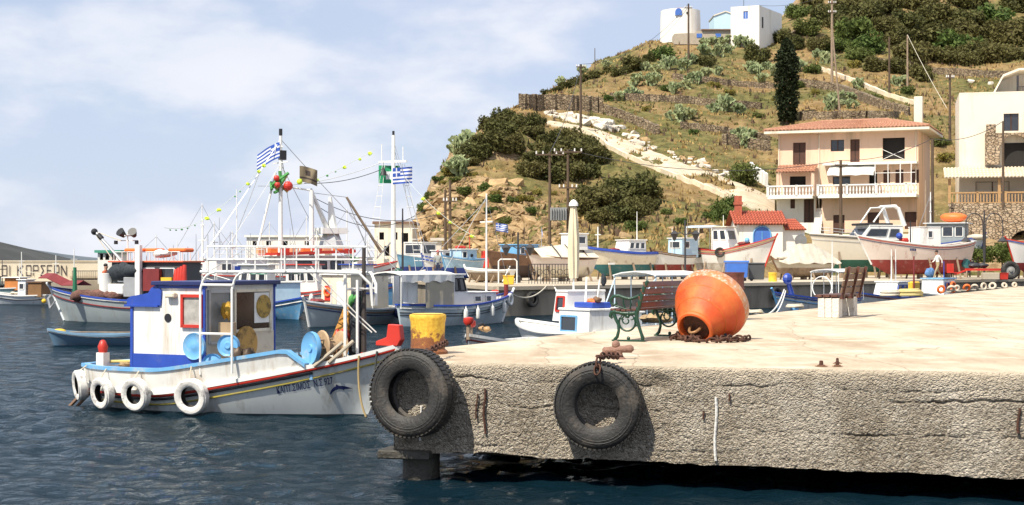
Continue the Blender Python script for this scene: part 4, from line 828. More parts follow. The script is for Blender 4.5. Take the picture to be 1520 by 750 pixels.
def stone_house():
    root = thing('villa', 'cream villa with stone arches, pergola terrace and wooden balustrade', 'house')
    Y = 128.0; O = Vector(((1424 - CX) * (Y + 2) / F, Y + 2)); d = Vector((.97, -.24)).normalized(); n = Vector((d.y, -d.x)); W = 12
    Z = lambda py, y=Y: CH + (HY - py) * y / F
    facade(root, O, d, W, 4, Z(136), [(3.55, 4.75, Z(193), Z(167), 'win')], CREAMW, 'upper_wall')
    m = MB(); a, b = O, O + d * W; c, e = b - n * 9, a - n * 9
    m.add([(a.x, a.y, 4), (a.x, a.y, Z(136)), (e.x, e.y, Z(136)), (e.x, e.y, 4)], [(0, 1, 2, 3)]); m.prism([(p.x, p.y) for p in (a, b, c, e)], Z(136) - .02, Z(134)); m.build('side_wall_and_roof', CREAMW, root)
    # roof terrace shelter
    p0 = O + d * 2.7 - n * 1.5; prof = [(0, Z(136)), (.9, Z(105)), (2.2, Z(96)), (9, Z(96))]
    m = MB(); rows = [[Vector((p0.x + d.x * s - n.x * k, p0.y + d.y * s - n.y * k, z)) for s, z in prof] for k in (0, 3.5)]; m.sheet(rows, .18); m.build('roof_shelter', CREAMW, root)
    m = MB(); bp = p0 - n * 3.5; m.add([Vector((bp.x + d.x * s, bp.y + d.y * s, z)) for s, z in prof] + [Vector((bp.x + d.x * 9, bp.y + d.y * 9, Z(136)))], [(0, 1, 2, 3, 4)]); m.build('shelter_back', WHITEWASH, root)
    m = MB()
    for i in range(16): p = O + d * (4.6 + i * .25) - n * .1; m.bar((p.x, p.y, Z(134)), (p.x, p.y, Z(127)), .04)
    p, q = O + d * 4.6 - n * .1, O + d * 8.4 - n * .1; m.bar((p.x, p.y, Z(127)), (q.x, q.y, Z(127)), .06); m.build('roof_railing', DKSTEEL, root)
    p = O + d * 4.7 - n * .5; MB().box((p.x, p.y, Z(128)), (.14, .14, 2.1)).build('roof_post', DKSTEEL, root)
    # stone porch with arches on the first floor
    def arch_wall(nm, O2, W2, z0, z1, arches, mt, dep):
        m = MB(); pt = lambda s, z, o=0: Vector((O2.x + d.x * s + n.x * o, O2.y + d.y * s + n.y * o, z)); xs = 0.0
        segs = []
        for c_, r, zs in arches:
            segs.append((xs, c_ - r)); xs = c_ + r
            k = 10; arc = [(c_ - r * math.cos(t), zs + r * math.sin(t)) for t in np.linspace(0, math.pi, k + 1)]
            for (x0, a0), (x1, a1) in zip(arc, arc[1:]):
                m.add([pt(x0, a0), pt(x1, a1), pt(x1, z1), pt(x0, z1), pt(x0, a0, -dep), pt(x1, a1, -dep)], [(0, 1, 2, 3), (0, 4, 5, 1)])
            for s in (-1, 1): m.add([pt(c_ + s * r, z0), pt(c_ + s * r, zs), pt(c_ + s * r, zs, -dep), pt(c_ + s * r, z0, -dep)], [(0, 1, 2, 3)])
        segs.append((xs, W2))
        for s0, s1 in segs: m.add([pt(s0, z0), pt(s1, z0), pt(s1, z1), pt(s0, z1)], [(0, 1, 2, 3)])
        m.add([pt(0, z0), pt(0, z1), pt(0, z1, -dep * 3), pt(0, z0, -dep * 3), pt(0, z1), pt(W2, z1), pt(W2, z1, -dep * 3), pt(0, z1, -dep * 3)], [(0, 1, 2, 3), (4, 5, 6, 7)]); m.build(nm, mt, root); return pt
    O2 = O + d * 2.05 + n * .9; pt = arch_wall('stone_porch', O2, 9, Z(244), Z(197), [(2.3, 1.15, Z(221)), (5.4, 1.15, Z(221))], HOUSESTONE, .35)
    for s, h in ((.45, 184), (4.0, 182)): q = pt(s, (Z(h) + Z(200)) / 2, -.2); MB().box(q, (.75, .5, Z(h) - Z(200)), math.atan2(d.y, d.x)).build('stone_pillar', HOUSESTONE, root)
    for c_ in (2.3, 5.4): MB().box(pt(c_, Z(230), -.9), (1.7, .1, 2.1), math.atan2(d.y, d.x)).build('dark_door', ROOMDARK, root)
    # pergola terrace
    O3 = O + d * -.9 + n * 3.2; zt = Z(300, 124); W3 = 12
    pt3 = lambda s, z, o=0: Vector((O3.x + d.x * s + n.x * o, O3.y + d.y * s + n.y * o, z))
    rows = [[pt3(lerp(-.4, W3, i / 10), Z(262, 124) + 1.0 * k, .5 - 3.6 * k) for i in range(11)] for k in (0, 1)]; tl = tiled_roof(root, rows[0][0], rows[0][-1], rows[1][-1], rows[1][0], 44, 5, mat('pale_roof_tiles', (.66, .56, .42), .85, var=.15), 'pergola_roof')
    for s in (0, 3.9, 7.8): q = pt3(s, 0); MB().box((q.x, q.y, (zt + Z(263, 124)) / 2), (.22, .22, Z(263, 124) - zt), math.atan2(d.y, d.x)).build('pergola_post', PLY, root)
    facade(root, O3 - n * 3.0 + d * 1.3, d, 10, zt, Z(258, 124), [(.9, 3.6, zt + .15, zt + 1.9, 'win'), (5.2, 9, zt + .15, zt + 1.9, 'win')], CREAMW, 'terrace_wall')
    balustrade(root, [pt3(0, 0).xy, pt3(W3, 0).xy], zt, PLY, .24, .8, 'rail_post', True)
    pt = arch_wall('stone_base', O3 + n * .12, W3, 1.2, zt, [(1.8, .55, 3.6), (3.4, .9, 3.4), (5.9, 1.2, 3.8), (9.2, 1.2, 3.8)], HOUSESTONE, .5)
    m = MB(); q = [pt3(0, 0, .1).xy, pt3(W3, 0, .1).xy, pt3(W3, 0, -3.1).xy, pt3(0, 0, -3.1).xy]; m.prism([(v.x, v.y) for v in q], zt - .12, zt); m.build('terrace_slab', CREAMW, root)
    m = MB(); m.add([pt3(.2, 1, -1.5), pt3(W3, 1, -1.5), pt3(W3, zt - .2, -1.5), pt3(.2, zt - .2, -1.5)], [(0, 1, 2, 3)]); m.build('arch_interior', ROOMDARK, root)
stone_house()
def hut():
    root = thing('hut', 'small whitewashed hut with red tiled roof and blue arched window', 'hut')
    Y = 114.0; X = lambda px, y=Y: (px - CX) * y / F; Z = lambda py, y=Y: CH + (HY - py) * y / F; z0 = 1.2
    m = MB(); x0, x1 = X(1097), X(1162); m.box(((x0 + x1) / 2, Y + 2.2, (z0 + Z(334)) / 2), (x1 - x0, 4.4, Z(334) - z0)); m.build('wall', WHITEWASH, root)
    tiled_roof(root, (X(1089), Y - .3, Z(334)), (X(1169), Y - .3, Z(334)), (X(1169), Y + 2.2, Z(313)), (X(1089), Y + 2.2, Z(313)), 18, 7, ROOFR, 'roof'); tiled_roof(root, (X(1169), Y + 4.7, Z(334)), (X(1089), Y + 4.7, Z(334)), (X(1089), Y + 2.2, Z(313)), (X(1169), Y + 2.2, Z(313)), 18, 7, ROOFR, 'roof')
    m = MB(); m.add([(X(1162), Y, Z(334)), (X(1162), Y + 4.4, Z(334)), (X(1162), Y + 2.2, Z(315))], [(0, 1, 2)]); m.add([(x0, Y, Z(334)), (x0, Y + 4.4, Z(334)), (x0, Y + 2.2, Z(315))], [(2, 1, 0)]); m.build('gable', WHITEWASH, root)
    m = MB(); m.box((X(1100), Y + 1.5, Z(312)), (.5, .5, 2.2)); m.box((X(1100), Y + 1.5, Z(301)), (.62, .62, .2)); m.build('chimney', ROOFR, root)
    # arched window
    cx, w_ = X(1131), .65; arc = [(cx - w_, Z(362))] + [(cx - w_ * math.cos(t), Z(349) + w_ * math.sin(t)) for t in np.linspace(0, math.pi, 9)] + [(cx + w_, Z(362))]
    MX = Matrix(((1, 0, 0), (0, 0, 1), (0, 1, 0))); wn = MB().prism(arc, Y - .05, Y + .02, MX).build('window', BLUEP, root)
    m = MB(); m.tube([(x, Y - .07, z) for x, z in arc], .05, 6); m.bar((cx, Y - .07, Z(362)), (cx, Y - .07, Z(344)), .05); m.build('frame', SKYBLUE, wn)
    m = MB(); x2, x3 = X(1163.5), X(1196); m.box(((x2 + x3) / 2, Y + 1.8, (z0 + Z(340)) / 2), (x3 - x2, 2.8, Z(340) - z0)); m.build('annex', WHITEWASH, root)
    tiled_roof(root, (X(1166), Y + .2, Z(342)), (X(1198), Y + .2, Z(342)), (X(1190), Y + 2.6, Z(325)), (X(1168), Y + 2.6, Z(325)), 8, 5, ROOFR, 'annex_roof')
    MB().cyl((X(1190), Y + .3, Z(357)), (X(1190), Y + .42, Z(357)), .45, n=16).build('round_window', mat('grey_vent', (.2, .2, .2), .7), root)
hut()
def hilltop():
    Yw = 238.0; X = lambda px, y=Yw: (px - CX) * y / F; Z = lambda py, y=Yw: CH + (HY - py) * y / F
    root = thing('windmill', 'round whitewashed windmill tower with low red cap and blue arched window', 'tower'); cx = X(1010); r = 30 * Yw / F
    MB().lathe([(r, Z(66)), (r * .99, Z(30)), (r * .97, Z(17)), (r * .90, Z(16.5)), (.1, Z(16.4))], 28, c=(cx, Yw, 0)).build('wall', WHITEWASH, root, smooth=30)
    MB().lathe([(r * .62, Z(17)), (r * .35, Z(13.3)), (.05, Z(11.6))], 20, c=(cx, Yw, 0)).build('roof', mat('faded_red_cap', (.32, .14, .09), .85), root, smooth=30)
    MX = Matrix(((1, 0, 0), (0, 0, 1), (0, 1, 0))); wx = X(1004); ww = .5
    wn = MB().prism([(wx - ww, Z(27.5)), *[(wx - ww * math.cos(t), Z(22) + ww * math.sin(t)) for t in np.linspace(0, math.pi, 8)], (wx + ww, Z(27.5))], Yw - r * 1.03, Yw - r * .9, MX).build('window', BLUEP, root)
    MB().cyl((X(1017), Yw - r * 1.0, Z(24)), (X(1017), Yw - r * .9, Z(24)), .18, n=8).build('vent', ROOMDARK, root)
    root = thing('low_building', 'low grey flat-roofed building between the windmill and the white house', 'building'); y0 = 232
    x0, x1 = X(1001, y0), X(1092, y0); m = MB()
    pts = [(x0, Z(50, y0)), (X(1034, y0), Z(49, y0)), (X(1034, y0), Z(46, y0)), (x1, Z(43, y0)), (x1, Z(66, y0)), (x0, Z(66, y0))]; m.prism(pts, y0, y0 + 4, MX); m.build('wall', mat('grey_render', (.42, .36, .28), .9), root)
    m = MB(); m.box((X(1068, y0), y0 + 2, Z(44.5, y0)), (X(1094, y0) - X(1040, y0), 4.6, .18)); m.build('roof_slab', mat('brown_slab', (.2, .12, .08), .9), root)
    for px in (1038, 1066): MB().box((X(px, y0), y0 - .02, Z(53, y0)), (.8, .1, .6)).build('window', BLUEP, root)
    root = thing('blue_house', 'small pale blue gabled house behind the low grey building', 'house'); y1 = 240; a, b = X(1060, y1), X(1094, y1)
    m = MB(); m.prism([(a, Z(60, y1)), (b, Z(60, y1)), (b, Z(24, y1)), (X(1077, y1), Z(18, y1)), (a, Z(24, y1))], y1, y1 + 6, MX); m.build('wall', mat('pale_blue_wash', (.52, .70, .80), .85, var=.08), root)
    m = MB(); m.bar((X(1059, y1), y1 + 3, Z(23.5, y1)), (X(1077, y1), y1 + 3, Z(17, y1)), 6.3, .15); m.bar((X(1077, y1), y1 + 3, Z(17, y1)), (X(1095, y1), y1 + 3, Z(23.5, y1)), 6.3, .15); m.build('roof', CREAMW, root)
    root = thing('white_house', 'tall white cubic house with one blue window on the hilltop', 'house')
    C = Vector((X(1127, 230), 230)); d1 = Vector((-.93, .36)).normalized(); d2 = Vector((.50, .86)).normalized(); w1, w2 = 4.3, 9.5
    zt = Z(8, 230); p = [C, C + d1 * w1, C + d1 * w1 + d2 * w2, C + d2 * w2]
    O = C + d1 * w1; pt = facade(root, O, -d1, w1, 33, zt, [(1.9, 2.6, Z(27, 230), Z(15.5, 230), 'blue')], WHITEWASH, 'front_wall')
    m = MB(); 
    for i in (1, 2, 3):
        a, b = p[i], p[(i + 1) % 4]; m.add([(a.x, a.y, 33), (b.x, b.y, 33), (b.x, b.y, zt), (a.x, a.y, zt)], [(3, 2, 1, 0)])
    m.add([(q.x, q.y, zt - .15) for q in p], [(0, 1, 2, 3)]); m.build('side_walls', WHITEWASH, root)
    m = MB(); m.cyl((C.x - 2, C.y + 2, zt - .2), (C.x - 2, C.y + 2, zt + 2.2), .04, n=6); m.build('roof_pole', DKSTEEL, root); q = C + d2 * 1.2; MB().box((q.x + .06, q.y, Z(32, 230)), (.3, .12, 1.6), .9).build('wall_lamp', DKSTEEL, root)
hilltop()
def simple_block(name, label, px0, px1, py0, py1, Y, dep, mt, wins=(), cat='building', roof=None):
    root = thing(name, label, cat); X = lambda px: (px - CX) * Y / F; Z = lambda py: CH + (HY - py) * Y / F
    facade(root, (X(px0), Y), (1, 0), X(px1) - X(px0), .8, Z(py0), [(X(a) - X(px0), X(b) - X(px0), Z(d_), Z(c_), 'dark') for a, b, c_, d_ in wins], mt, 'wall')
    m = MB(); x0, x1 = X(px0), X(px1); z1 = Z(py0); q = [(x0, Y), (x1, Y), (x1, Y + dep), (x0, Y + dep)]
    for i in (1, 2, 3):
        a, b = q[i], q[(i + 1) % 4]; m.add([(*a, .8), (*b, .8), (*b, z1), (*a, z1)], [(3, 2, 1, 0)])
    m.build('side_walls', mt, root); MB().box(((x0 + x1) / 2, Y + dep / 2, z1 + .08), (x1 - x0 + .4, dep + .4, .2)).build('roof_slab', roof or mt, root); return root
simple_block('harbour_building', 'cream flat-roofed harbour building below the left end of the cliff', 556, 612, 332, 388, 128, 7, CREAMW, ((563, 570, 345, 356), (583, 590, 345, 356), (596, 606, 346, 360), (570, 578, 365, 380)), roof=mat('brown_slab', (.2, .12, .08), .9))
simple_block('harbour_shed', 'long low white shed behind the trawler masts', 366, 482, 352, 388, 150, 6, WHITEWASH, ((375, 381, 358, 366), (395, 402, 358, 366), (420, 427, 358, 366), (452, 459, 358, 366)))
simple_block('ticket_kiosk', 'small white kiosk with green roof on the breakwater', 145, 176, 375, 395, 117, 3, WHITEWASH, ((148, 153, 377, 386), (156, 162, 377, 386), (166, 172, 377, 386)), roof=mat('green_roof', (.06, .30, .20), .7))
simple_block('utility_box', 'small pale concrete cabinet at the foot of the cliff', 643, 655, 357, 385, 112, .8, mat('pale_concrete_box', (.55, .5, .42), .9))
ribbon_wall('retaining_wall', [Vector(((px - CX) * 125.5 / F, 125.5, 1.3)) for px in np.linspace(1206, 1402, 24)], 3.4, .4, CREAMW, 'cream retaining wall in front of the peach house', .02, base=.3)
# ------------------------------------------------------------ poles, lamps, cables
POLEM = mat('pole_wood', (.10, .065, .04), .85, var=.3, vs=2)
def pole(px, by, ty, label, Y=None, arms=(), lean=0.0, mt=POLEM, r=.13, grp='wooden utility poles'):
    b = T(px, by) if Y is None else Vector(((px - CX) * Y / F, Y, CH - (by - HY) * Y / F)); top = b + Vector((lean, 0, (by - ty) * b.y / F))
    o = thing('utility_pole', label, 'pole', b, group=grp); MB().cyl((0, 0, -.6), top - b, r, r * .7, 8).build('post', mt, o)
    for dz, wd in arms:
        p = top - b - Vector((0, 0, dz)); MB().bar(p + Vector((-wd, -.12, 0)), p + Vector((wd, -.12, 0)), .1, .12).build('crossarm', POLEM, o)
        for k in (-1, -.5, .5, 1): MB().cyl(p + Vector((wd * k * .95, -.12, .05)), p + Vector((wd * k * .95, -.12, .28)), .07, .05, 6).build('insulator', mat('porcelain', (.7, .68, .64), .4), o)
    return top
pA = pole(816, 352, 226, 'wooden pole of the transformer pair, carrying a crossarm on its top', 121, ((.2, 1.1),))
pB = pole(843, 352, 222, 'wooden pole of the transformer pair, with two crossarms', 121, ((.2, 1.1), (3.0, .7)))
tr = thing('pole_transformer', 'grey finned electrical transformer hung between two wooden poles', 'transformer', P(829, 318, 121)); 
MB().box((0, 0, 0), (1.3, .7, 1.0)).build('tank', mat('grey_tank', (.28, .29, .29), .6), tr)
for i in range(7): MB().box((-.57 + i * .19, -.42, 0), (.05, .2, .95)).build('fin', mat('grey_tank', (.28, .29, .29), .6), tr)
pole(668, 362, 268, 'thick dark pole at the cliff foot with a short crossarm', 118, ((1.6, .5),)); pole(661, 362, 282, 'thinner dark pole standing against the cliff foot beside another', 119)
pC = pole(862, 196, 96, 'weathered pole standing at the bend of the hillside path', None, ((.3, .5),), r=.16)
pD = pole(1022, 98, 6, 'tall pole in front of the windmill', None, ((.6, .5),), r=.16)
pE = pole(1235, 130, -8, 'tall pale pole beside the cypress with insulators', None, ((1.2, .5), (2.4, .5)), r=.2, mt=GREYWOOD); pole(1248, 176, 40, 'leaning pale stay pole beside the tall pole', None, (), lean=-1.0, r=.12, mt=GREYWOOD)
pole(1320, 138, 55, 'dark pole below the hilltop grove', None, (), r=.15); pF = pole(1347, 130, 52, 'pale pole below the hilltop grove with a stay wire', None, (), r=.14, mt=GREYWOOD)
pG = pole(1410, 200, 110, 'dark pole beside the cream villa', 158, ((.4, .4),), r=.15); pH = pole(1248, 352, 238, 'dark pole in front of the peach house balconies', 122, ((.4, .5),), r=.15)
pI = pole(1384, 350, 206, 'dark pole at the right corner of the peach house', 124, (), r=.16); pole(1374, 350, 268, 'short grey pole at the right corner of the peach house', 123, (), r=.1, mt=GREYWOOD)
pole(883, 108, 72, 'thin short pole on the skyline left of the round trees', None, (), r=.07); pJ = pole(1489, 300, 180, 'dark pole before the stone arches of the villa', 121, (), r=.12)
def cable(a, b, sag, label, r=.025, mt=DKSTEEL, n=16):
    return tag(MB().tube(catenary(a, b, sag, n), r, 5).build('cable', mt), label, 'cable')
cable(pA, pC, 1.0, 'power cable rising from the transformer poles to the path pole'); cable(pC, pD, 2.0, 'power cable from the path pole up to the windmill pole'); cable(pH, pI, .5, 'power cable along the front of the peach house')
cable(pB, pH, 1.2, 'long power cable from the transformer to the house pole'); cable(pE, P(1127, 8, 231), .6, 'cable from the tall pale pole to the white hilltop house'); cable(pF, P(1405, 160, 150), .2, 'pale stay wire running down from the grove pole', .03, ROPE); cable(pI, pJ, .6, 'cable between the two houses')
cable(P(978, 60, 236), P(1022, 10, 232), .3, 'cable beside the windmill')
def lamp(px, by, ty, Y, label, style):
    b = Vector(((px - CX) * Y / F, Y, JZ)); h = CH - (ty - HY) * Y / F - JZ; o = thing('street_lamp', label, 'street lamp', b, group='street lamps on the quayside')
    MB().lathe([(.14, 0), (.14, .3), (.07, .4), (.06, 1.0), (.05, h)], 8).build('post', DKSTEEL, o)
    for s in (-1, 1):
        if style == 'lantern':
            MB().tube([(0, 0, h - .9), (s * .3, 0, h - .75), (s * .65, 0, h - .85)], .03, 5).build('arm', DKSTEEL, o); hd = MB().lathe([(.05, 0), (.22, .38), (.26, .42), (.05, .62)], 6, c=(s * .65, 0, h - 1.25)).build('lantern', DKSTEEL, o)
        else:
            MB().tube([(s * .05, 0, h * .3), (s * .1, 0, h * .8)] + [(s * (.1 + .55 - .55 * math.cos(t)), 0, h * .8 + .7 * math.sin(t)) for t in np.linspace(.2, math.pi, 9)] + [(s * 1.2, 0, h * .62)], .035, 5).build('arm', DKSTEEL, o)
            MB().lathe([(.04, .3), (.12, .2), (.34, 0), (.30, -.05), (.02, -.05)], 12, c=(s * 1.2, 0, h * .55)).build('lamp_shade', DKSTEEL, o)
lamp(1017, 405, 327, 94, 'black two-lantern street lamp in front of the hauled-out boats', 'lantern'); lamp(769, 405, 345, 84, 'black two-lantern street lamp before the brown-hulled boat', 'lantern'); lamp(1461, 405, 312, 101, 'black street lamp with two curled arms before the stone arches', 'curl')
# ------------------------------------------------------------ boats
def sstep(a, b, x):
    t = max(0.0, min(1.0, (x - a) / (b - a))); return t * t * (3 - 2 * t)
class Hull:
    def __init__(s, root, L, B, hm, hb, hs, draft=.45, um=.42, ts=.15, ps=2.2, pb=2.3, rb=.10, rs=.05, zw=.0, e0=.36, e1=.8, bp=1.6, xo=0.0):
        s.xo = xo; s.root = root; s.L, s.B, s.hm, s.hb, s.hs, s.dr, s.um, s.ts, s.ps, s.pb, s.rb, s.rs, s.zw, s.e0, s.e1, s.bp = L, B, hm, hb, hs, draft, um, ts, ps, pb, rb, rs, zw, e0, e1, bp
    def zs(s, u): 
        return s.hm + ((s.hb - s.hm) * ((u - s.um) / (1 - s.um)) ** s.bp if u > s.um else (s.hs - s.hm) * ((s.um - u) / s.um) ** 2)
    def b(s, u):
        return s.B / 2 * (1 - ((u - s.um) / (1 - s.um)) ** s.pb if u > s.um else 1 - (1 - s.ts) * ((s.um - u) / s.um) ** s.ps)
    def zk(s, u): return -s.dr + (s.dr * .9) * sstep(.82, 1, u) + s.dr * .5 * sstep(.15, 0, u)
    def p(s, u, v, side, off=0.0):
        zk, zs = s.zk(u), s.zs(u); e = lerp(s.e0, s.e1, sstep(.55, 1, u)); e = lerp(e, .6, sstep(.2, 0, u)) if s.ts < .4 else e
        x = s.xo + s.L * (s.rs + u * (1 - s.rb - s.rs)) + s.rb * s.L * v * sstep(.5, 1, u) - s.rs * s.L * v * sstep(.4, 0, u)
        return Vector((x, side * (s.b(u) * max(v, 0) ** e + off), zk + (zs - zk) * v))
    def vz(s, u, z): return (z - s.zk(u)) / (s.zs(u) - s.zk(u))
    def build(s, top, bot, rail=None, deckm=None, stripes=(), bw=.25, railw=.11, n=30, inner=None, stem=None):
        R = s.root; us = [i / n for i in range(n + 1)]; us = [u ** .92 for u in us]
        m, mb = MB(), MB()
        for sd in (-1, 1):
            r1 = []; r2 = []
            for k in range(6): r1.append([s.p(u, max(.0, min(.97, s.vz(u, s.zw))) * k / 5, sd) for u in us])
            for k in range(8): r2.append([s.p(u, lerp(max(.0, min(.97, s.vz(u, s.zw))), 1, k / 7), sd) for u in us])
            mb.grid(r1 if sd < 0 else r1[::-1]); m.grid(r2 if sd < 0 else r2[::-1])
        vw = max(0, s.vz(0, s.zw))
        for k in range(10):
            a, b = k / 10, (k + 1) / 10; q = [s.p(0, a, -1), s.p(0, a, 1), s.p(0, b, 1), s.p(0, b, -1)]; m.add(q, [(3, 2, 1, 0)])
        m.build('hull', top, R, smooth=50); mb.build('hull_bottom', bot, R, smooth=50)
        ud = [u for u in us if u < .985]; dk = MB(); rows = []
        vb = lambda u: 1 - bw / (s.zs(u) - s.zk(u))
        yl = lambda u: max(0.0, s.p(u, vb(u), 1).y - .03)
        for f in (-1, -.5, 0, .5, 1): rows.append([Vector((s.p(u, vb(u), 1).x, f * yl(u), s.zs(u) - bw + .03 * (1 - f * f))) for u in ud])
        dk.grid(rows); dk.build('deck', deckm or GREYWOOD, R)
        iw = MB()
        for sd in (-1, 1):
            rr = [[Vector((s.p(u, vb(u), 1).x, sd * yl(u), s.zs(u) - bw)) for u in ud], [Vector((s.p(u, 1, 1).x, sd * max(0, s.b(u) - .03), s.zs(u))) for u in ud]]
            iw.grid(rr if sd > 0 else rr[::-1])
        iw.build('bulwark', inner or top, R)
        if rail:
            g = MB()
            for sd in (-1, 1):
                pts = [s.p(u, 1, sd) for u in us]; rr = []
                for oy, oz in ((.035, -.03), (.035, .035), (-railw + .03, .035), (-railw + .03, -.02)):
                    rr.append([Vector((q.x, sd * max(0.0, abs(q.y) + oy), q.z + oz)) for q in pts])
                g.grid(rr if sd < 0 else rr[::-1])
            q = s.p(0, 1, 1); g.box((q.x, 0, q.z + .003), (railw, 2 * abs(q.y) + .06, .06)); g.build('gunwale', rail, R)
        for dz, r, mt_, *rng_ in stripes:
            u0, u1 = rng_ if rng_ else (0, 1); t = MB()
            for sd in (-1, 1): t.tube([s.p(u, 1 - dz / (s.zs(u) - s.zk(u)), sd, r * .3) for u in us if u0 <= u <= u1], r, 6)
            t.build('rub_rail', mt_, R, smooth=60)
        if stem:
            t = MB(); pts = [s.p(1, v, 1) for v in (.05, .3, .6, .85, 1.0)]; t.tube(pts + [pts[-1] + Vector((.02 * s.L, 0, .18))], .055, 6); t.build('stem_post', stem, R)
        return s
def boat_root(name, label, st, bw_, z=0.0, cat='boat', group=None):
    a = Vector(st); b = Vector(bw_); d = b - a; o = thing(name, label, cat, (a.x, a.y, z), math.atan2(d.y, d.x), group); o['L_'] = d.length
    L = o['L_']; del o['L_']; ey = Vector((-d.y, d.x)); cs = -1 if ey.y > 0 else 1          # side of the boat that faces the water in front
    return o, L, cs
def XY(px, Y): return Vector(((px - CX) * Y / F, Y))
def cabin(root, x0, x1, w0, z0, z1, mt, roofm=None, wins=(), rake=.0, taper=.95, over=.08, name='cabin', w1=None, rooft=.06, arake=0.0, frame=WHITE, glass=GLASS):
    w1 = w0 if w1 is None else w1; h = z1 - z0; m = MB()
    lo = [Vector((x0, -w0, z0)), Vector((x1, -w1, z0)), Vector((x1, w1, z0)), Vector((x0, w0, z0))]; hi = [Vector((x0 + arake, -w0 * taper, z1)), Vector((x1 - rake, -w1 * taper, z1)), Vector((x1 - rake, w1 * taper, z1)), Vector((x0 + arake, w0 * taper, z1))]
    m.add(lo + hi, [(0, 1, 5, 4), (1, 2, 6, 5), (2, 3, 7, 6), (3, 0, 4, 7), (4, 5, 6, 7)]); c = m.build(name, mt, root)
    if roofm: 
        MB().box(((x0 + arake + x1 - rake) / 2, 0, z1 + rooft / 2 + .003), (x1 - x0 - rake - arake + 2 * over, 2 * w0 * taper + 2 * over, rooft)).build('cabin_roof', roofm, c, bevel=.015)
    for face, a, b, za, zb in wins:
        pl = {'S': [(lo[0], lo[1], hi[1], hi[0]), (lo[2], lo[3], hi[3], hi[2])], 'F': [(lo[1], lo[2], hi[2], hi[1])], 'A': [(lo[3], lo[0], hi[0], hi[3])]}[face]
        for k, (q0, q1, q2, q3) in enumerate(pl):
            if k == 1: a_, b_ = 1 - b, 1 - a
            else: a_, b_ = a, b
            f = lambda s, t: q0.lerp(q1, s).lerp(q3.lerp(q2, s), t); n = (q1 - q0).cross(q3 - q0).normalized()
            P4 = [f(a_, za), f(b_, za), f(b_, zb), f(a_, zb)]; fr = MB()
            for i in range(4): fr.bar(P4[i] + n * .012, P4[(i + 1) % 4] + n * .012, .045)
            w_ = fr.build('window', frame, c); g = MB(); g.add([p + n * .008 for p in P4] + [p - n * .01 for p in P4], [(0, 1, 2, 3), (7, 6, 5, 4)]); g.build('pane', glass, w_)
    return c
def mast(root, x, y, z0, z1, r, mt=WHITE, cross=(), name='mast', lean=0.0, n=8):
    MB().cyl((x, y, z0), (x + lean, y, z1), r, r * .6, n).build(name, mt, root)
    for zc, w_ in cross: 
        t = (zc - z0) / (z1 - z0); MB().bar((x + lean * t, y - w_, zc), (x + lean * t, y + w_, zc), .05).build('crosstree', mt, root)
def rail(root, pts, h, mt=WHITE, r=.018, levels=(1.0, .5), posts=True, name='railing'):
    m = MB(); pts = [Vector(p) for p in pts]
    for l in levels: m.tube([p + Vector((0, 0, h * l)) for p in pts], r, 5)
    if posts:
        for p in pts: m.cyl(p, p + Vector((0, 0, h)), r, n=5)
    return m.build(name, mt, root)
def canopy(root, x0, x1, w_, z0, z1, mt, post=WHITE, sag=.05, th=.03, nx=3, name='canopy', r=.02):
    rows = [[Vector((lerp(x0, x1, i / 6), f * w_, z1 - .12 * f * f - sag * math.sin(i * math.pi / 3 * 1.0) ** 2)) for i in range(7)] for f in (-1, -.6, 0, .6, 1)]
    MB().sheet(rows, th).build(name, mt, root); m = MB()
    for i in range(nx):
        x = lerp(x0 + .05, x1 - .05, i / (nx - 1))
        for s in (-1, 1): m.cyl((x, s * w_ * .95, z0), (x, s * w_ * .95, z1 - .13), r, n=6)
    for s in (-1, 1): m.tube([(x0, s * w_ * .95, z1 - .16), (x1, s * w_ * .95, z1 - .16)], r, 6)
    m.build('canopy_frame', post, root)
def blob(m, c, r, jit=.5, seed=0): return m.ball(c, r, 12, 7, jit)
def heap(root, name, c, r, mt, n=6, seed=1):
    rg = random.Random(seed); m = MB()
    for i in range(n): m.ball(Vector(c) + Vector((rg.uniform(-.7, .7) * r[0], rg.uniform(-.7, .7) * r[1], rg.uniform(0, .3) * r[2])), [k * rg.uniform(.4, .7) for k in r], 10, 6, .35)
    return m.build(name, mt, root, smooth=60)
def stands(root, H, z, n=3):
    """wooden props that carry a hauled-out hull; z is ground level in boat coordinates"""
    for u in np.linspace(.22, .8, n):
        q = H.p(u, .02, 1); MB().box((q.x, 0, (z + q.z) / 2 - .01), (.25, .35, q.z - z)).build('keel_block', GREYWOOD, root)
        for s in (-1, 1):
            q = H.p(u, .55, s); MB().bar((q.x, q.y * 1.5, z), q, .09).build('prop', GREYWOOD, root)
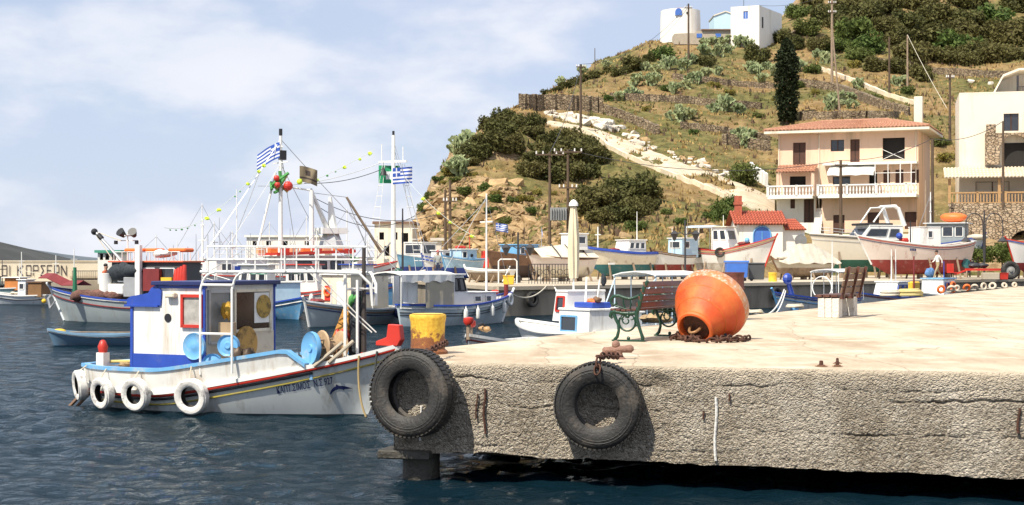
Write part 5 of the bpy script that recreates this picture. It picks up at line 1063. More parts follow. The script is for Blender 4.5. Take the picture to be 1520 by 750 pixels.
def flagcloth(name, label, p, d, wd, ht, kind, wave=.06, droop=.25):
    """flag hanging from a staff; p top of hoist, d fly direction"""
    d = Vector(d).normalized(); n = d.cross(Vector((0, 0, 1))); nx, nz = 18, 9; rows = []
    for j in range(nz + 1):
        rows.append([Vector(p) + d * (wd * i / nx) + Vector((0, 0, -ht * j / nz - droop * wd * (i / nx) ** 1.5)) + n * (wave * wd * math.sin(i / nx * 9 + j * .3) * (i / nx)) for i in range(nx + 1)])
    pos = Vector(p); m = MB(); m.grid([[q - pos for q in r] for r in rows]); me = m.mesh(name, None, 60)
    cm = {'white': mat('flag_white', (.75, .76, .8), .8, var=.03), 'blue': mat('flag_blue', (.03, .09, .42), .8, var=.05), 'green': mat('flag_green', (.02, .30, .13), .8), 'black': mat('flag_tan', (.20, .16, .10), .8), 'brown': mat('flag_dark', (.05, .035, .03), .8)}
    keys = list(cm); [me.materials.append(cm[k]) for k in keys]; f = 0
    for j in range(nz):
        for i in range(nx):
            u = (i + .5) / nx
            if kind == 'greek':
                if u < .38 and j < 5: k = 'white' if (j == 2 or abs(u - .19) < .04) else 'blue'
                else: k = 'blue' if j % 2 == 0 else 'white'
            elif kind == 'green': k = 'white' if (.35 < u < .7 and 3 <= j <= 6) else 'green'
            else: k = 'brown' if (j in (6,) or (.35 < u < .6 and 2 <= j <= 4)) else 'black'
            me.polygons[f].material_index = keys.index(k); f += 1
    o = link(me, name); o.location = pos; return tag(o, label, 'flag')
TYRE_PROF = lambda R, w_, r0: [(r0, -w_ * .36), (r0 + .02, -w_ * .44), (lerp(r0, R, .45), -w_ * .52), (lerp(r0, R, .8), -w_ * .5), (R - .02, -w_ * .42), (R, -w_ * .34), (R, w_ * .34), (R - .02, w_ * .42), (lerp(r0, R, .8), w_ * .5), (lerp(r0, R, .45), w_ * .52), (r0 + .02, w_ * .44), (r0, w_ * .36), (r0 + .03, w_ * .28), (lerp(r0, R, .75), w_ * .38), (R - .045, w_ * .28), (R - .045, -w_ * .28), (lerp(r0, R, .75), -w_ * .38), (r0 + .03, -w_ * .28)]
def axis_matrix(axis, up=Vector((0, 0, 1))):
    z = Vector(axis).normalized(); x = up.cross(z).normalized(); y = z.cross(x); return Matrix((x, y, z)).transposed()
def tyre(name, label, c, axis, R, w_, r0, mt, n=48, lugs=0, group=None, white=False, rope_to=None, ropem=ROPE):
    o = thing(name, label, 'tyre', c, group=group); M_ = axis_matrix(axis); pf = TYRE_PROF(R, w_, r0)
    if mt is WTYRE: MB().lathe(pf[:12], n, M_, caps=False).build('carcass', mt, o, smooth=40); MB().lathe(pf[11:] + pf[:1], n, M_, caps=False).build('inner_liner', RUBBER, o, smooth=40)
    else: MB().lathe(pf, n, M_, closed=True).build('carcass', mt, o, smooth=40)
    if lugs:
        m = MB()
        for i in range(lugs):
            a = 2 * math.pi * i / lugs
            for sd in (-1, 1):
                aa = a + (math.pi / lugs if sd > 0 else 0); rad = Vector((math.cos(aa), math.sin(aa), 0)); tan = Vector((-math.sin(aa), math.cos(aa), 0)); Q = Matrix((rad, (tan + Vector((0, 0, .35 * sd))).normalized(), Vector((0, 0, 1)))).transposed()
                m.box(M_ @ (rad * (R + .002) + Vector((0, 0, sd * w_ * .26))), (.014, 2 * math.pi * R / lugs * .74, w_ * .38), M=M_ @ Q)
        for z in (-.08, 0, .08):
            pass
        m.build('tread', mt, o)
        m = MB(); 
        for rr in (.55, .68): m.lathe([(lerp(r0, R, rr), w_ * .515), (lerp(r0, R, rr) + .006, w_ * .53), (lerp(r0, R, rr) + .012, w_ * .515)], n, M_, caps=False)
        m.build('sidewall_rib', mt, o, smooth=50)
    if rope_to:
        m = MB(); top = M_ @ Vector((0, 0, 0)) + Vector((0, 0, (r0 + R) / 2)); 
        m.tube([top + Vector((0, 0, -(R - r0) / 2 - .01)), top + Vector((0, 0, 0)) + M_ @ Vector((0, 0, w_ * .55)), Vector(rope_to) - Vector(c)], .012, 5); m.build('rope', ropem, o)
    return o
def ring(root, name, c, axis, R, r, mt, n=20):
    M_ = axis_matrix(axis); pts = [Vector(c) + M_ @ Vector((R * math.cos(t), R * math.sin(t), 0)) for t in np.linspace(0, 2 * math.pi, n, endpoint=False)]; return MB().tube(pts, r, 8, closed=True).build(name, mt, root, smooth=60)
def cylfender(label, c, h, r, group): 
    o = MB().lathe([(.015, h / 2 + .12), (.03, h / 2 + .02), (r * .8, h / 2 - .02), (r, h / 2 - r), (r, -h / 2 + r), (r * .8, -h / 2 + .02), (.02, -h / 2)], 12, c=(0, 0, 0)).build('fender', WHITE, smooth=50); o.location = c; return tag(o, label, 'fender', group)
# ------------------------------------------------------------ the near fishing boat
S1, B1 = Vector((-7.75, 27.9)), Vector((-1.83, 24.85))
def hero_boat():
    root, L, cs = boat_root('fishing_boat', 'white fishing boat with blue-trimmed cabin and red stem head at the jetty', S1, B1)
    H = Hull(root, L - .62, 2.55, .33, 1.14, .36, draft=.5, um=.36, ts=.42, ps=2.6, pb=2.2, rb=.10, rs=.03, zw=.02, e0=.33, e1=.62, bp=1.45, xo=.62)
    CW = mat('boat_cabin_white', (.78, .77, .73), .45, dirt=((.46, .36, .25), .30, 2.2), var=.06, streak=True, bump=.1, bs=6)
    HW = mat('boat_hull_white', (.70, .73, .72), .38, dirt=((.36, .33, .27), .27, 1.5), var=.06, streak=True)
    H.build(HW, mat('boat_boot_dark', (.05, .07, .08), .6), WHITE, mat('boat_deck_paint', (.45, .42, .36), .7, dirt=(GRIME, .3, 3)), bw=.22, stripes=((.045, .034, RED), (.11, .022, BLACK, 0.0, .83), (.20, .018, OCHRE)), inner=BLUE, railw=.10)
    # raised white bulwark with sky-blue cap from the stern to two thirds forward
    us = [i / 40 * .80 for i in range(41)]; hgt = lambda u: (.30 + .05 * math.sin(u / .80 * math.pi)) * min(1, (.80 - u) / .045 + .02)
    cap, bul = MB(), MB()
    for sd in (-1, 1):
        lo = [H.p(u, 1, sd, -.01) + Vector((0, 0, .03)) for u in us]; hi = [H.p(u, 1, sd, .05) + Vector((0, 0, .03 + hgt(u))) for u in us]
        li = [p + Vector((0, -sd * .05, 0)) for p in lo]; hi2 = [p + Vector((0, -sd * .05, 0)) for p in hi]
        r = [lo, hi, hi2, li]; bul.grid(r if sd < 0 else r[::-1])
        rr = [[p + Vector((0, sd * oy, oz)) for p in hi] for oy, oz in ((.02, -.03), (.02, .03), (-.11, .03), (-.11, -.02))]; cap.grid(rr if sd < 0 else rr[::-1])
    a, b = H.p(0, 1, -1, .05), H.p(0, 1, 1, .05); bul.box(((a.x + b.x) / 2, 0, a.z + .03 + hgt(0) / 2), (.06, abs(a.y - b.y), hgt(0))); cap.box((a.x, 0, a.z + .03 + hgt(0)), (.14, abs(a.y - b.y) + .04, .065))
    bul.build('raised_bulwark', CW, root); cap.build('bulwark_cap', SKYBLUE, root)
    # white side deck behind the bulwark
    m = MB(); m.sheet([[H.p(u, 1, sd, -.08) + Vector((0, 0, .12)) for u in (.02, .12, .22, .3)] for sd in (1, -1)], .04); m.build('stern_deck', mat('stern_deck_paint', (.62, .55, .45), .7, dirt=((.4, .12, .08), .25, 1.2)), root)
    MB().prism([(.42 * math.cos(t), .24 * math.sin(t)) for t in np.linspace(0, 6.283, 18, endpoint=False)], .6, .66, c=(1.35, -.3, 0)).build('blue_hatch', BLUE, root)
    # cabin
    x0, x1, w_, z0, z1 = 2.01, 3.53, .95, .32, 2.10
    XZ = Matrix(((1, 0, 0), (0, 0, 1), (0, 1, 0)))
    c = MB().prism([(x0, z0), (x1, z0), (x1, z1), (x0 + .62, z1), (x0 + .5, z1 - .10), (x0, z1 - .30)], -w_, w_, XZ).build('cabin', CW, root)
    MB().box(((x0 + x1) / 2 + .28, 0, z1 + .035), (x1 - x0 - .35, 2 * w_ + .16, .07)).build('cabin_roof', NAVY, c, bevel=.01)
    roofcurve = [(-.12, -.21), (.46, -.21), (.46, -.02)]
    for sd in (-1, 1):
        y = sd * (w_ + .012)
        m = MB(); pr = [(x0 - .1, z1 - .34), (x0 + .62, z1 - .34), (x0 + .64, z1 - .10), (x0 + .55, z1 + .02), (x0 + .42, z1 - .05), (x0 + .36, z1 - .13), (x0 + .25, z1 - .15), (x0 - .02, z1 - .19), (x0 - .1, z1 - .24)]
        m.prism(pr, y - .02, y + .02, Matrix(((1, 0, 0), (0, 0, 1), (0, 1, 0)))); m.box((x0 + .22, y, z1 - .345), (.72, .09, .035)); m.build('scalloped_trim', BLUE, c)
        m = MB(); m.box(((x0 + x1) / 2 - .03, y, .80), (x1 - x0 + .02, .02, .30)); m.box((x0 - .005, y, (z0 + z1) / 2 - .1), (.05, .03, z1 - z0 - .25)); m.box((x1 + .0, y, (z0 + z1) / 2), (.05, .03, z1 - z0)); m.box(((x0 + x1) / 2 + .3, y * 1.0, z1 - .02), (x1 - x0 - .5, .04, .05)); m.build('blue_trim', BLUE, c)
    MB().bar((x0 - .08, 0, z1 - .30), (x0 + .52, 0, z1 - .09), 2 * w_ + .02, .03).build('aft_roof', BLUE, c)
    MB().cyl((x0 + .76, -w_ - .015, z1 - .54), (x0 + .76, -w_ + .02, z1 - .54), .07, n=14).build('porthole', BLACK, c)
    MB().box((x0 + .86, -w_ - .05, z1 - .16), (.2, .12, .09)).build('side_light', CREAM, c, bevel=.02)
    def framed(cx, y, cz, wx, hz_, fm, gm, nm='window', M_=None):
        fr = MB()
        for dx, dz, sx, sz in ((-wx / 2, 0, .05, hz_ + .05), (wx / 2, 0, .05, hz_ + .05), (0, -hz_ / 2, wx, .05), (0, hz_ / 2, wx, .05)): fr.box((cx + dx, y - .015, cz + dz), (sx, .05, sz))
        f_ = fr.build(nm, fm, c); MB().box((cx, y, cz), (wx, .02, hz_)).build('pane', gm, f_); return f_
    framed(x1 - .24, -w_ - .01, z1 - .42, .40, .50, RED, mat('curtained_glass', (.42, .40, .36), .2, var=.3, vs=8))
    MB().lathe([(.0, .04), (.05, .045), (.09, .02), (.19, .03), (.22, .045), (.225, 0.0), (.0, 0)], 24, axis_matrix((0, -1, 0)), c=(x1 - .18, -w_ - .02, z1 - 1.0), caps=False).build('blue_disc', SKYBLUE, c, smooth=40)
    # front wall: two windows, plywood and a painted disc
    FX = x1 + .008; RY = Matrix(((0, 0, 1), (1, 0, 0), (0, 1, 0)))
    def fwin(y0, y1, za, zb, fm, gm):
        fr = MB(); cy, cz = (y0 + y1) / 2, (za + zb) / 2
        for yy, zz, sy, sz in ((y0, cz, .05, zb - za + .05), (y1, cz, .05, zb - za + .05), (cy, za, y1 - y0, .05), (cy, zb, y1 - y0, .05)): fr.box((FX + .01, yy, zz), (.05, sy, sz))
        f_ = fr.build('window', fm, c); MB().box((FX, cy, cz), (.02, y1 - y0, zb - za)).build('pane', gm, f_); return f_
    fwin(-.86, -.28, z1 - .95, z1 - .10, STEEL, GLASS2); fwin(-.18, .82, z1 - .78, z1 - .10, CREAM, mat('brown_interior_glass', (.05, .028, .02), .12, var=.4, spec=.7))
    MB().box((FX + .004, 0, z0 + .5), (.02, 1.86, .95)).build('front_panel', mat('cream_panel', (.62, .54, .42), .6, dirt=(GRIME, .2, 2)), c)
    MB().cyl((FX + .01, .62, z1 - .38), (FX + .04, .62, z1 - .38), .2, n=20).build('round_sign', mat('brass_disc', (.45, .28, .05), .5, dirt=((.06, .05, .03), .3, 9)), c)
    MB().box((FX + .006, .62, z1 - .40), (.02, .5, .52)).build('sign_board', WHITE, c)
    MB().cyl((FX + .02, 0.1, z1 - 1.0), (FX + .06, 0.1, z1 - 1.0), .30, n=24).build('painted_wheel', mat('ochre_disc', (.50, .28, .06), .5, dirt=((.05, .035, .02), .35, 5)), c)
    # pot hauler wheels and boxes between cabin and bulwark
    for x, y, z, r in ((3.92, -.82, 1.12, .18), (3.74, -1.0, .82, .17)):
        MB().lathe([(0, .05), (.05, .055), (.07, .03), (r * .8, .02), (r, .05), (r, -.05), (r * .8, -.02), (0, -.04)], 26, axis_matrix((.25, -1, .05)), c=(x, y, z), caps=False).build('hauler_wheel', SKYBLUE, root, smooth=40)
    m = MB(); m.box((3.98, -.75, .82), (.34, .3, .26), .3); m.box((3.8, -.7, 1.38), (.24, .22, .22), .4); m.build('crate', mat('cardboard', (.48, .33, .19), .9, var=.2), root)
    heap(root, 'hauler_motor', (4.12, -.7, .86), (.2, .16, .26), mat('greasy_metal', (.09, .06, .04), .5, .3, var=.5, vs=8), 6, 3)
    heap(root, 'yellow_net_bag', (3.70, -.58, 1.66), (.10, .12, .22), mat('yellow_net', (.62, .36, .05), .9, var=.3, vs=20, bump=.6, bs=40), 5, 8)
    # tubular arch standing on the bulwark
    t = MB()
    A0, A1 = (3.66, -1.22, .66), (4.28, -1.2, .70)
    for (ax, ay, az), bend in ((A0, .28), (A1, .22)): t.tube([(ax, ay, az), (ax, ay, 2.05)] + [(ax + bend * (1 - math.cos(q)), ay + .02, 2.05 + .27 * math.sin(q)) for q in np.linspace(.2, 1.57, 5)], .021, 7)
    t.tube([(3.66, -1.22, 1.33), (4.28, -1.2, 1.33)], .022, 6); t.tube([(3.68, -1.2, 2.12), (4.3, -1.2, 2.12)], .022, 6); t.build('tube_arch', WHITE, root, smooth=60)
    # overhead frame running forward, with guard rail above
    t = MB(); zf = 2.33
    for y in (-1.18, .9):
        t.tube([(3.6, y * .97, zf), (4.6, y * .85, zf), (5.5, y * .5, zf + .0), (6.05, y * .18, zf - .02), (6.2, y * .08, zf - .2), (6.22, y * .05, zf - .55)], .025, 7)
    for x, k in ((3.75, .97), (4.6, .85), (5.5, .5)): t.tube([(x, -1.18 * k, zf), (x, .9 * k, zf)], .022, 6)
    t.build('overhead_frame', WHITE, root, smooth=60)
    t = MB()
    for h in (.20, .41): t.tube([(3.75, -1.16, zf + h), (4.6, -1.02, zf + h), (5.5, -.62, zf + h), (5.95, -.3, zf + h)], .014, 5); t.tube([(3.75, .87, zf + h), (4.6, .76, zf + h), (5.5, .45, zf + h), (5.95, .2, zf + h)], .014, 5)
    for x, k in ((3.75, .98), (4.1, .93), (4.6, .86), (5.05, .71), (5.5, .52)): 
        for y in (-1.18, .9): t.cyl((x, y * k, zf), (x, y * k, zf + .41), .014, n=5)
    t.build('guard_rail', WHITE, root)
    # fore posts
    mast(root, 5.95, .1, .6, 2.72, .05, mat('dark_post', (.05, .04, .035), .6), name='fore_post'); m = MB(); m.cyl((5.82, -.25, .65), (5.82, -.25, 2.3), .03, n=7); m.cyl((6.02, -.2, .7), (6.02, -.2, 2.2), .025, n=7); m.tube([(5.82, -.25, 2.05), (6.05, .3, 2.05)], .025, 6); m.build('fore_frame', WHITE, root)
    # net drum at the foredeck
    M_ = axis_matrix((-.44, -.90, .05)); cc = Vector((5.42, -.62, 1.10))
    MB().lathe([(0, .04), (.06, .045), (.07, .02), (.21, .015), (.265, .045), (.275, 0), (.265, -.03), (0, -.03)], 28, M_, cc, caps=False).build('drum_disc', SKYBLUE, root, smooth=40)
    c2 = cc + M_ @ Vector((0, 0, .0)) + Vector((.19, .38, .02)); MB().lathe([(0, -.12), (.24, -.12), (.26, -.10), (.24, -.08), (.12, -.06), (.12, .2), (.24, .22), (.26, .24), (.24, .26), (0, .26)], 22, M_, c2).build('drum_spool', mat('spool_wood', (.42, .29, .17), .7, var=.3, vs=7), root, smooth=40)
    m = MB()
    for k in range(7): a = k * .9; m.cyl(cc + M_ @ Vector((.16 * math.cos(a), .16 * math.sin(a), 0)), c2 + M_ @ Vector((.16 * math.cos(a), .16 * math.sin(a), .1)), .018, n=5)
    m.build('drum_bar', GREYWOOD, root)
    m = MB(); m.cyl((5.42, -.62, .6), (5.42, -.62, 1.1), .04, n=8); m.build('drum_stand', SKYBLUE, root)
    for a, b in (((5.55, -.75, .82), (5.9, -.45, 1.20)), ((5.75, -.62, .88), (6.02, -.32, 1.22))): MB().cyl(a, b, .032, .03, 8).build('wooden_pole', mat('pole_pale', (.42, .36, .27), .7, var=.2), root)
    m = MB()
    for k in range(5): m.tube([(5.66 + .05 * k, .25 - .04 * k, 2.0 - .1 * (k % 2)), (5.62 + .05 * k, .28 - .05 * k, 1.5), (5.64 + .05 * k, .22 - .02 * k, .95)], [.04, .085, .06], 7)
    m.build('hanging_net', NETS, root, smooth=60); m = MB()
    for k in range(4): m.tube([(5.50 + .03 * k, .25, 1.75), (5.44 + .04 * k, .2, 1.40), (5.36 + .07 * k, .1, 1.18)], [.03, .09, .05], 7)
    m.build('orange_net', mat('orange_net', (.50, .24, .05), .9, var=.5, vs=14, bump=.6, bs=40), root, smooth=60); heap(root, 'red_net_floats', (5.55, .1, 1.22), (.10, .14, .22), RED, 5, 4); heap(root, 'green_net', (5.72, .2, 1.85), (.09, .09, .16), mat('green_net', (.08, .3, .08), .9), 4, 4)
    heap(root, 'red_bag', (6.0, .1, .92), (.15, .14, .12), RED, 3, 2)
    # well amidships forward: blue thwart and white cover board
    m = MB(); m.box((5.0, .1, .72), (.12, 1.5, .05)); m.box((4.72, 0, .62), (.35, 1.7, .05)); m.build('thwart', SKYBLUE, root)
    heap(root, 'foredeck_net', (5.05, .1, .72), (.32, .5, .2), NETB, 7, 12); heap(root, 'foredeck_floats', (5.3, -.25, .86), (.2, .22, .12), mat('tan_float', (.5, .33, .16), .8), 6, 5); coil_ = [(4.75 + .16 * math.cos(k * .7), -.45 + .16 * math.sin(k * .7), .72 + k * .004) for k in range(34)]; MB().tube(coil_, .016, 5).build('rope_coil', ROPE, root); MB().lathe([(.09, 0), (.12, .24), (.11, .25), (.08, .02)], 12, c=(4.55, -.55, .70)).build('bucket', mat('black_bucket', (.03, .03, .035), .5), root); heap(root, 'stern_net', (1.55, -.15, .70), (.28, .35, .12), mat('tan_net', (.40, .28, .15), .9, var=.4, vs=12, bump=.8, bs=30), 6, 4)
    # red stem head
    q = H.p(1, 1, 1); m = MB(); m.prism([(-.36, -.02), (.05, -.02), (.11, .08), (.08, .32), (-.13, .33), (-.16, .12), (-.36, .05)], -.07, .07, Matrix(((1, 0, 0), (0, 0, 1), (0, 1, 0))), c=(q.x - .02, 0, q.z + .02)); m.build('stem_head', RED, root, bevel=.012)
    t = MB(); t.tube([H.p(1, v, 1) + Vector((.015, 0, 0)) for v in (.2, .5, .8, 1)], .05, 6); t.build('stem_post', WHITE, root)
    # bow bollard
    m = MB(); u = .86; q = H.p(u, 1, -1); m.cyl(q + Vector((0, .12, -.1)), q + Vector((0, .12, .2)), .05, n=8); m.build('bitt', WOOD, root)
    # name and dolphin painted on the bow
    def onhull(u, z): v = H.vz(u, z); p = H.p(u, v, -1); q1 = H.p(u + .01, v, -1); q2 = H.p(u, v + .02, -1); n = (q1 - p).cross(q2 - p).normalized(); n = n if n.y < 0 else -n; return p + n * .004
    def uofx(x, z):
        lo_, hi_ = .3, .999
        for _ in range(30):
            md = (lo_ + hi_) / 2
            if H.p(md, H.vz(md, z), -1).x < x: lo_ = md
            else: hi_ = md
        return lo_
    cu = bpy.data.curves.new('boat_name', 'FONT'); cu.body = 'ΚΑΠΤ.ΣΙΜΟΣ  Ν.Σ.927'; cu.size = .165; cu.shear = .18; cu.offset = .002; to = bpy.data.objects.new('boat_name', cu); COL.objects.link(to)
    me = bpy.data.meshes.new_from_object(to.evaluated_get(bpy.context.evaluated_depsgraph_get())); bpy.data.objects.remove(to)
    b_ = bmesh.new(); b_.from_mesh(me); bmesh.ops.subdivide_edges(b_, edges=[e for e in b_.edges if e.calc_length() > .05], cuts=1); bmesh.ops.triangulate(b_, faces=b_.faces[:])
    wd = max(v.co.x for v in b_.verts); X0, X1 = 4.85, 5.72
    for v in b_.verts:
        k = v.co.x / wd; x = lerp(X0, X1, k); z = lerp(.365, .54, k ** 1.1) + v.co.y * .95; u = uofx(x, z); v.co = onhull(u, z)
    b_.to_mesh(me); b_.free(); me.materials.clear(); me.materials.append(mat('name_paint', (.02, .03, .12), .5)); link(me, 'boat_name', root)
    D = [(0, 0), (.05, .10), (.11, .16), (.17, .20), (.19, .25), (.23, .21), (.31, .205), (.38, .19), (.44, .165), (.50, .14), (.44, .135), (.38, .125), (.33, .12), (.31, .085), (.29, .12), (.22, .13), (.14, .10), (.07, .05), (.03, .0)]
    m = MB(); m.add([onhull(uofx(5.62 + x * .66, .36 + y * .66), .36 + y * .66) for x, y in D], [tuple(range(len(D)))]); o = m.build('dolphin_emblem', mat('name_paint', (.02, .03, .12), .5), root)
    b_ = bmesh.new(); b_.from_mesh(o.data); bmesh.ops.triangulate(b_, faces=b_.faces[:]); b_.to_mesh(o.data); b_.free()
    # stern gear
    m = MB(); m.cyl((.95, -.5, .6), (.95, -.5, .95), .03, n=8); m.box((.95, -.5, .80), (.16, .16, .22)); m.build('stern_light', WHITE, root); MB().lathe([(.07, 0), (.09, .1), (.05, .2), (.02, .22)], 10, c=(.95, -.5, .91)).build('red_lamp', RED, root, smooth=40)
    MB().cyl((.9, -.35, .74), (2.0, -.6, .80), .028, n=7).build('boat_hook', mat('yellow_pole', (.55, .45, .15), .6), root)
    heap(root, 'red_cloth', (1.35, .2, .72), (.3, .25, .12), RED, 4, 6)
    m = MB(); m.cyl((.5, -.35, .3), (.12, -.7, -.25), .035, n=6); m.cyl((.55, -.2, .3), (.2, -.6, -.25), .03, n=6); m.build('rudder_spar', WOOD, root)
    # fender tyres (things of their own)
    M4 = root.matrix_world if False else Matrix.Translation(root.location) @ Matrix.Rotation(root.rotation_euler.z, 4, 'Z')
    names = ['at the stern quarter of', 'second from the stern on', 'third from the stern, with bare hub, on', 'below the tube arch of']
    for (u, zc, r), nm in zip(((.06, .37, .265), (.19, .29, .265), (.325, .31, .275), (.52, .31, .295)), names):
        p = H.p(u, H.vz(u, max(zc, .05)), -1); d1 = H.p(u + .02, .8, -1) - H.p(u - .02 if u > .03 else 0, .8, -1); n = Vector((d1.y, -d1.x, 0)).normalized(); n = n if n.y < 0 else -n
        c_ = M4 @ Vector((p.x + n.x * .16, p.y + n.y * .16, zc)); nw = (M4.to_3x3() @ n); top = M4 @ (H.p(u, 1, -1, .08) + Vector((0, 0, .36)))
        tyre('tyre', 'white-painted tyre fender ' + nm + ' the white fishing boat', c_, Vector((nw.x, nw.y, -.12)), r, .16, r * .56, WTYRE, 32, 0, 'white tyre fenders on the fishing boat', rope_to=top)
    W = lambda x, y, z: M4 @ Vector((x, y, z))
    for i, (a, b, s) in enumerate(((W(6.2, -.05, 1.35), W(5.2, -.5, 2.4), 0), (W(6.25, .0, 1.35), W(5.35, -.55, 2.42), 0))):
        tag(MB().tube(catenary(a, b, .02, 6), .011, 5).build('stay_rope', mat('white_rope', (.75, .73, .68), .8)), ('taut white stay rope from the red stem head, first of two', 'taut white stay rope from the red stem head, second of two')[i], 'rope')
    for i, (u, dx) in enumerate(((.915, .36), (.955, .24))):
        a = H.p(u, 1, -1, .04); b = a + Vector((dx, -.35, -a.z + .06)); mid = a.lerp(b, .5) + Vector((-.08, -.05, -.15))
        pts = [W(*(a.lerp(mid, t).lerp(mid.lerp(b, t), t))) for t in np.linspace(0, 1, 10)]
        tag(MB().tube(pts, .018, 6).build('mooring_rope', (mat('tan_rope', (.30, .22, .10), .9), mat('dark_rope', (.04, .045, .04), .9))[i], smooth=60), ('tan mooring rope hanging from the bow rail of the fishing boat', 'dark mooring rope hanging from the bow rail of the fishing boat')[i], 'rope')
    return root, H, M4
hero, HH, HM4 = hero_boat()
# ------------------------------------------------------------ moored boats
LIT = mat('weathered_teal_boat', (.36, .52, .50), .5, dirt=(GRIME, .25, 2)); GREYH = mat('grey_hull_paint', (.42, .47, .48), .45, dirt=(GRIME, .22, 1.2), var=.08, streak=True)
BROWNH = mat('brown_hull', (.24, .13, .075), .6, dirt=((.12, .06, .04), .25, 2)); PINKW = mat('warm_white_paint', (.72, .62, .55), .45, dirt=((.5, .3, .25), .18, 2), var=.06, streak=True)
TERRA = mat('salmon_canvas', (.70, .30, .16), .8)
FD_GROUP = None
def caique_left():
    root, L, cs = boat_root('fishing_caique', 'long grey-hulled fishing caique with derrick boom and red gear', XY(335, 62.5), XY(74, 65.5))
    H = Hull(root, L, 2.9, .92, 1.42, 1.05, draft=.6, um=.45, ts=.35, rb=.09, rs=.04, e0=.32, e1=.6, bp=1.6); H.build(GREYH, mat('boot_navy', (.03, .05, .09), .6), BLUE, GREYWOOD, ((.32, .03, MAROON), (.06, .03, WHITE)), bw=.3, stem=WHITE2, inner=WHITE2)
    q = H.p(1, 1, 1); m = MB(); m.sheet([[Vector((q.x + dx, y, q.z + .05 + (.5 if dx > -.3 else .42 if dx > -1 else .2) - .35 * abs(y))) for dx in (-1.7, -1.0, -.25, .18)] for y in (.55, .28, 0, -.28, -.55)], .03); m.build('bow_cover', MAROON, root)
    m = MB(); m.tube([q + Vector((-.15, cs * .12, -.35)), q + Vector((-.1, cs * .25, -.5)), q + Vector((-.25, cs * .3, -.9))], .05, 6); m.tube([q + Vector((-.25, cs * .3, -.9)), q + Vector((-.5, cs * .3, -.6))], .04, 6); m.build('anchor', STEEL, root)
    mast(root, L - 2.0, cs * 1.0, .9, 2.25, .11, GREEN, name='samson_post')
    for i, (x, r, h) in enumerate(((L - 2.6, .7, .35), (L - 3.3, .8, .38), (L - 4.0, .7, .35), (L - 3.0, .6, .3))): heap(root, 'net_pile', (x, cs * (.5 if i < 3 else -.4), 1.05), (r, .7, h), NETB, 7, i + 2)
    m = MB(); m.lathe([(.24, 0), (.28, .85), (.26, .86), (.22, .1)], 14, c=(L - 3.35, cs * .8, 1.15)); m.build('white_tub', WHITE, root, smooth=40)
    m = MB(); m.box((L - 3.95, cs * .75, 1.35), (.75, .5, .45), .1); m.build('white_bundle', CANVAS, root, bevel=.06); m = MB(); m.box((L - 4.75, cs * .7, 1.45), (.8, .6, .8)); m.build('fish_boxes', mat('grey_plastic', (.33, .34, .35), .5), root, bevel=.02)
    cabin(root, 1.6, L - 3.6, .75, .9, 2.45, mat('dark_wheelhouse', (.05, .055, .06), .6), mat('orange_roof', (.62, .10, .04), .6), (('S', .1, .3, .5, .85), ('S', .38, .6, .5, .85), ('S', .68, .9, .5, .85)), frame=WHITE2, over=.12)
    for x, w_ in ((L - 4.6, .9), (L - 5.4, .5), (1.9, .8)): MB().box((x, cs * .3, 2.95), (w_, .8, .16), .1).build('orange_float', ORANGE, root, bevel=.05)
    m = MB()
    for x in np.linspace(1.7, L - 3.7, 9): m.cyl((x, cs * .7, 2.5), (x, cs * .7, 2.9), .02, n=5); m.cyl((x, -cs * .7, 2.5), (x, -cs * .7, 2.9), .02, n=5)
    m.tube([(1.7, cs * .7, 2.88), (L - 3.7, cs * .7, 2.88)], .02, 5); m.build('roof_rail', WHITE, root)
    heap(root, 'gear_heap', (L - 4.4, cs * .5, 2.0), (.7, .5, .55), NETS, 9, 5); heap(root, 'white_gear', (2.6, cs * .5, 2.75), (.5, .3, .25), CANVAS, 5, 5)
    # gallows, boom and light mast
    m = MB(); m.box((L - 5.05, cs * .95, 2.0), (.22, .2, 2.3)); m.build('gallows', WHITE, root)
    a, b = Vector((L - 5.0, cs * .8, 1.7)), Vector((L - 2.72, cs * .6, 3.72)); m = MB(); m.cyl(a, b, .08, .055, 8); m.build('boom', STEEL, root); m = MB(); m.ball(b + Vector((.05, 0, .0)), .14, 10, 6); m.cyl(a.lerp(b, .85) + Vector((0, 0, .02)), a.lerp(b, .93) + Vector((0, 0, .02)), .1, n=8); m.build('boom_block', BLACK, root)
    m = MB(); m.tube([b, (L - 3.9, cs * .5, 3.35)], .02, 5); m.tube([b + Vector((0, 0, -.1)), (L - 3.6, cs * .7, 2.6)], .02, 5); m.tube([(L - 4.0, cs * .6, 2.4), (L - 4.6, cs * .7, 1.6)], .03, 5); m.build('boom_rigging', ROPE, root)
    mast(root, L - 4.15, cs * .4, 2.4, 3.7, .035, WHITE, ((3.55, .2),), 'light_mast'); m = MB()
    m.bar((L - 4.75, cs * .4, 3.35), (L - 3.6, cs * .4, 3.35), .04); m.build('light_bar', WHITE, root)
    for dx in (-.32, .28): MB().cyl((L - 4.15 + dx, cs * .55, 3.72), (L - 4.15 + dx * .8, cs * .3, 3.55), .19, .10, 10).build('flood_light', BLACK, root)
    for dx in (-.5, .5): MB().cyl((L - 4.15 + dx, cs * .5, 3.2), (L - 4.15 + dx, cs * .5, 3.35), .08, n=8).build('deck_lamp', BLACK, root)
    m = MB()
    for k in range(4): m.tube([(1.35 + .13 * k, cs * .9, 2.35 - .06 * k), (1.3 + .13 * k, cs * 1.0, 1.7), (1.25 + .13 * k, cs * .95, 1.15)], [.08, .12, .09], 7)
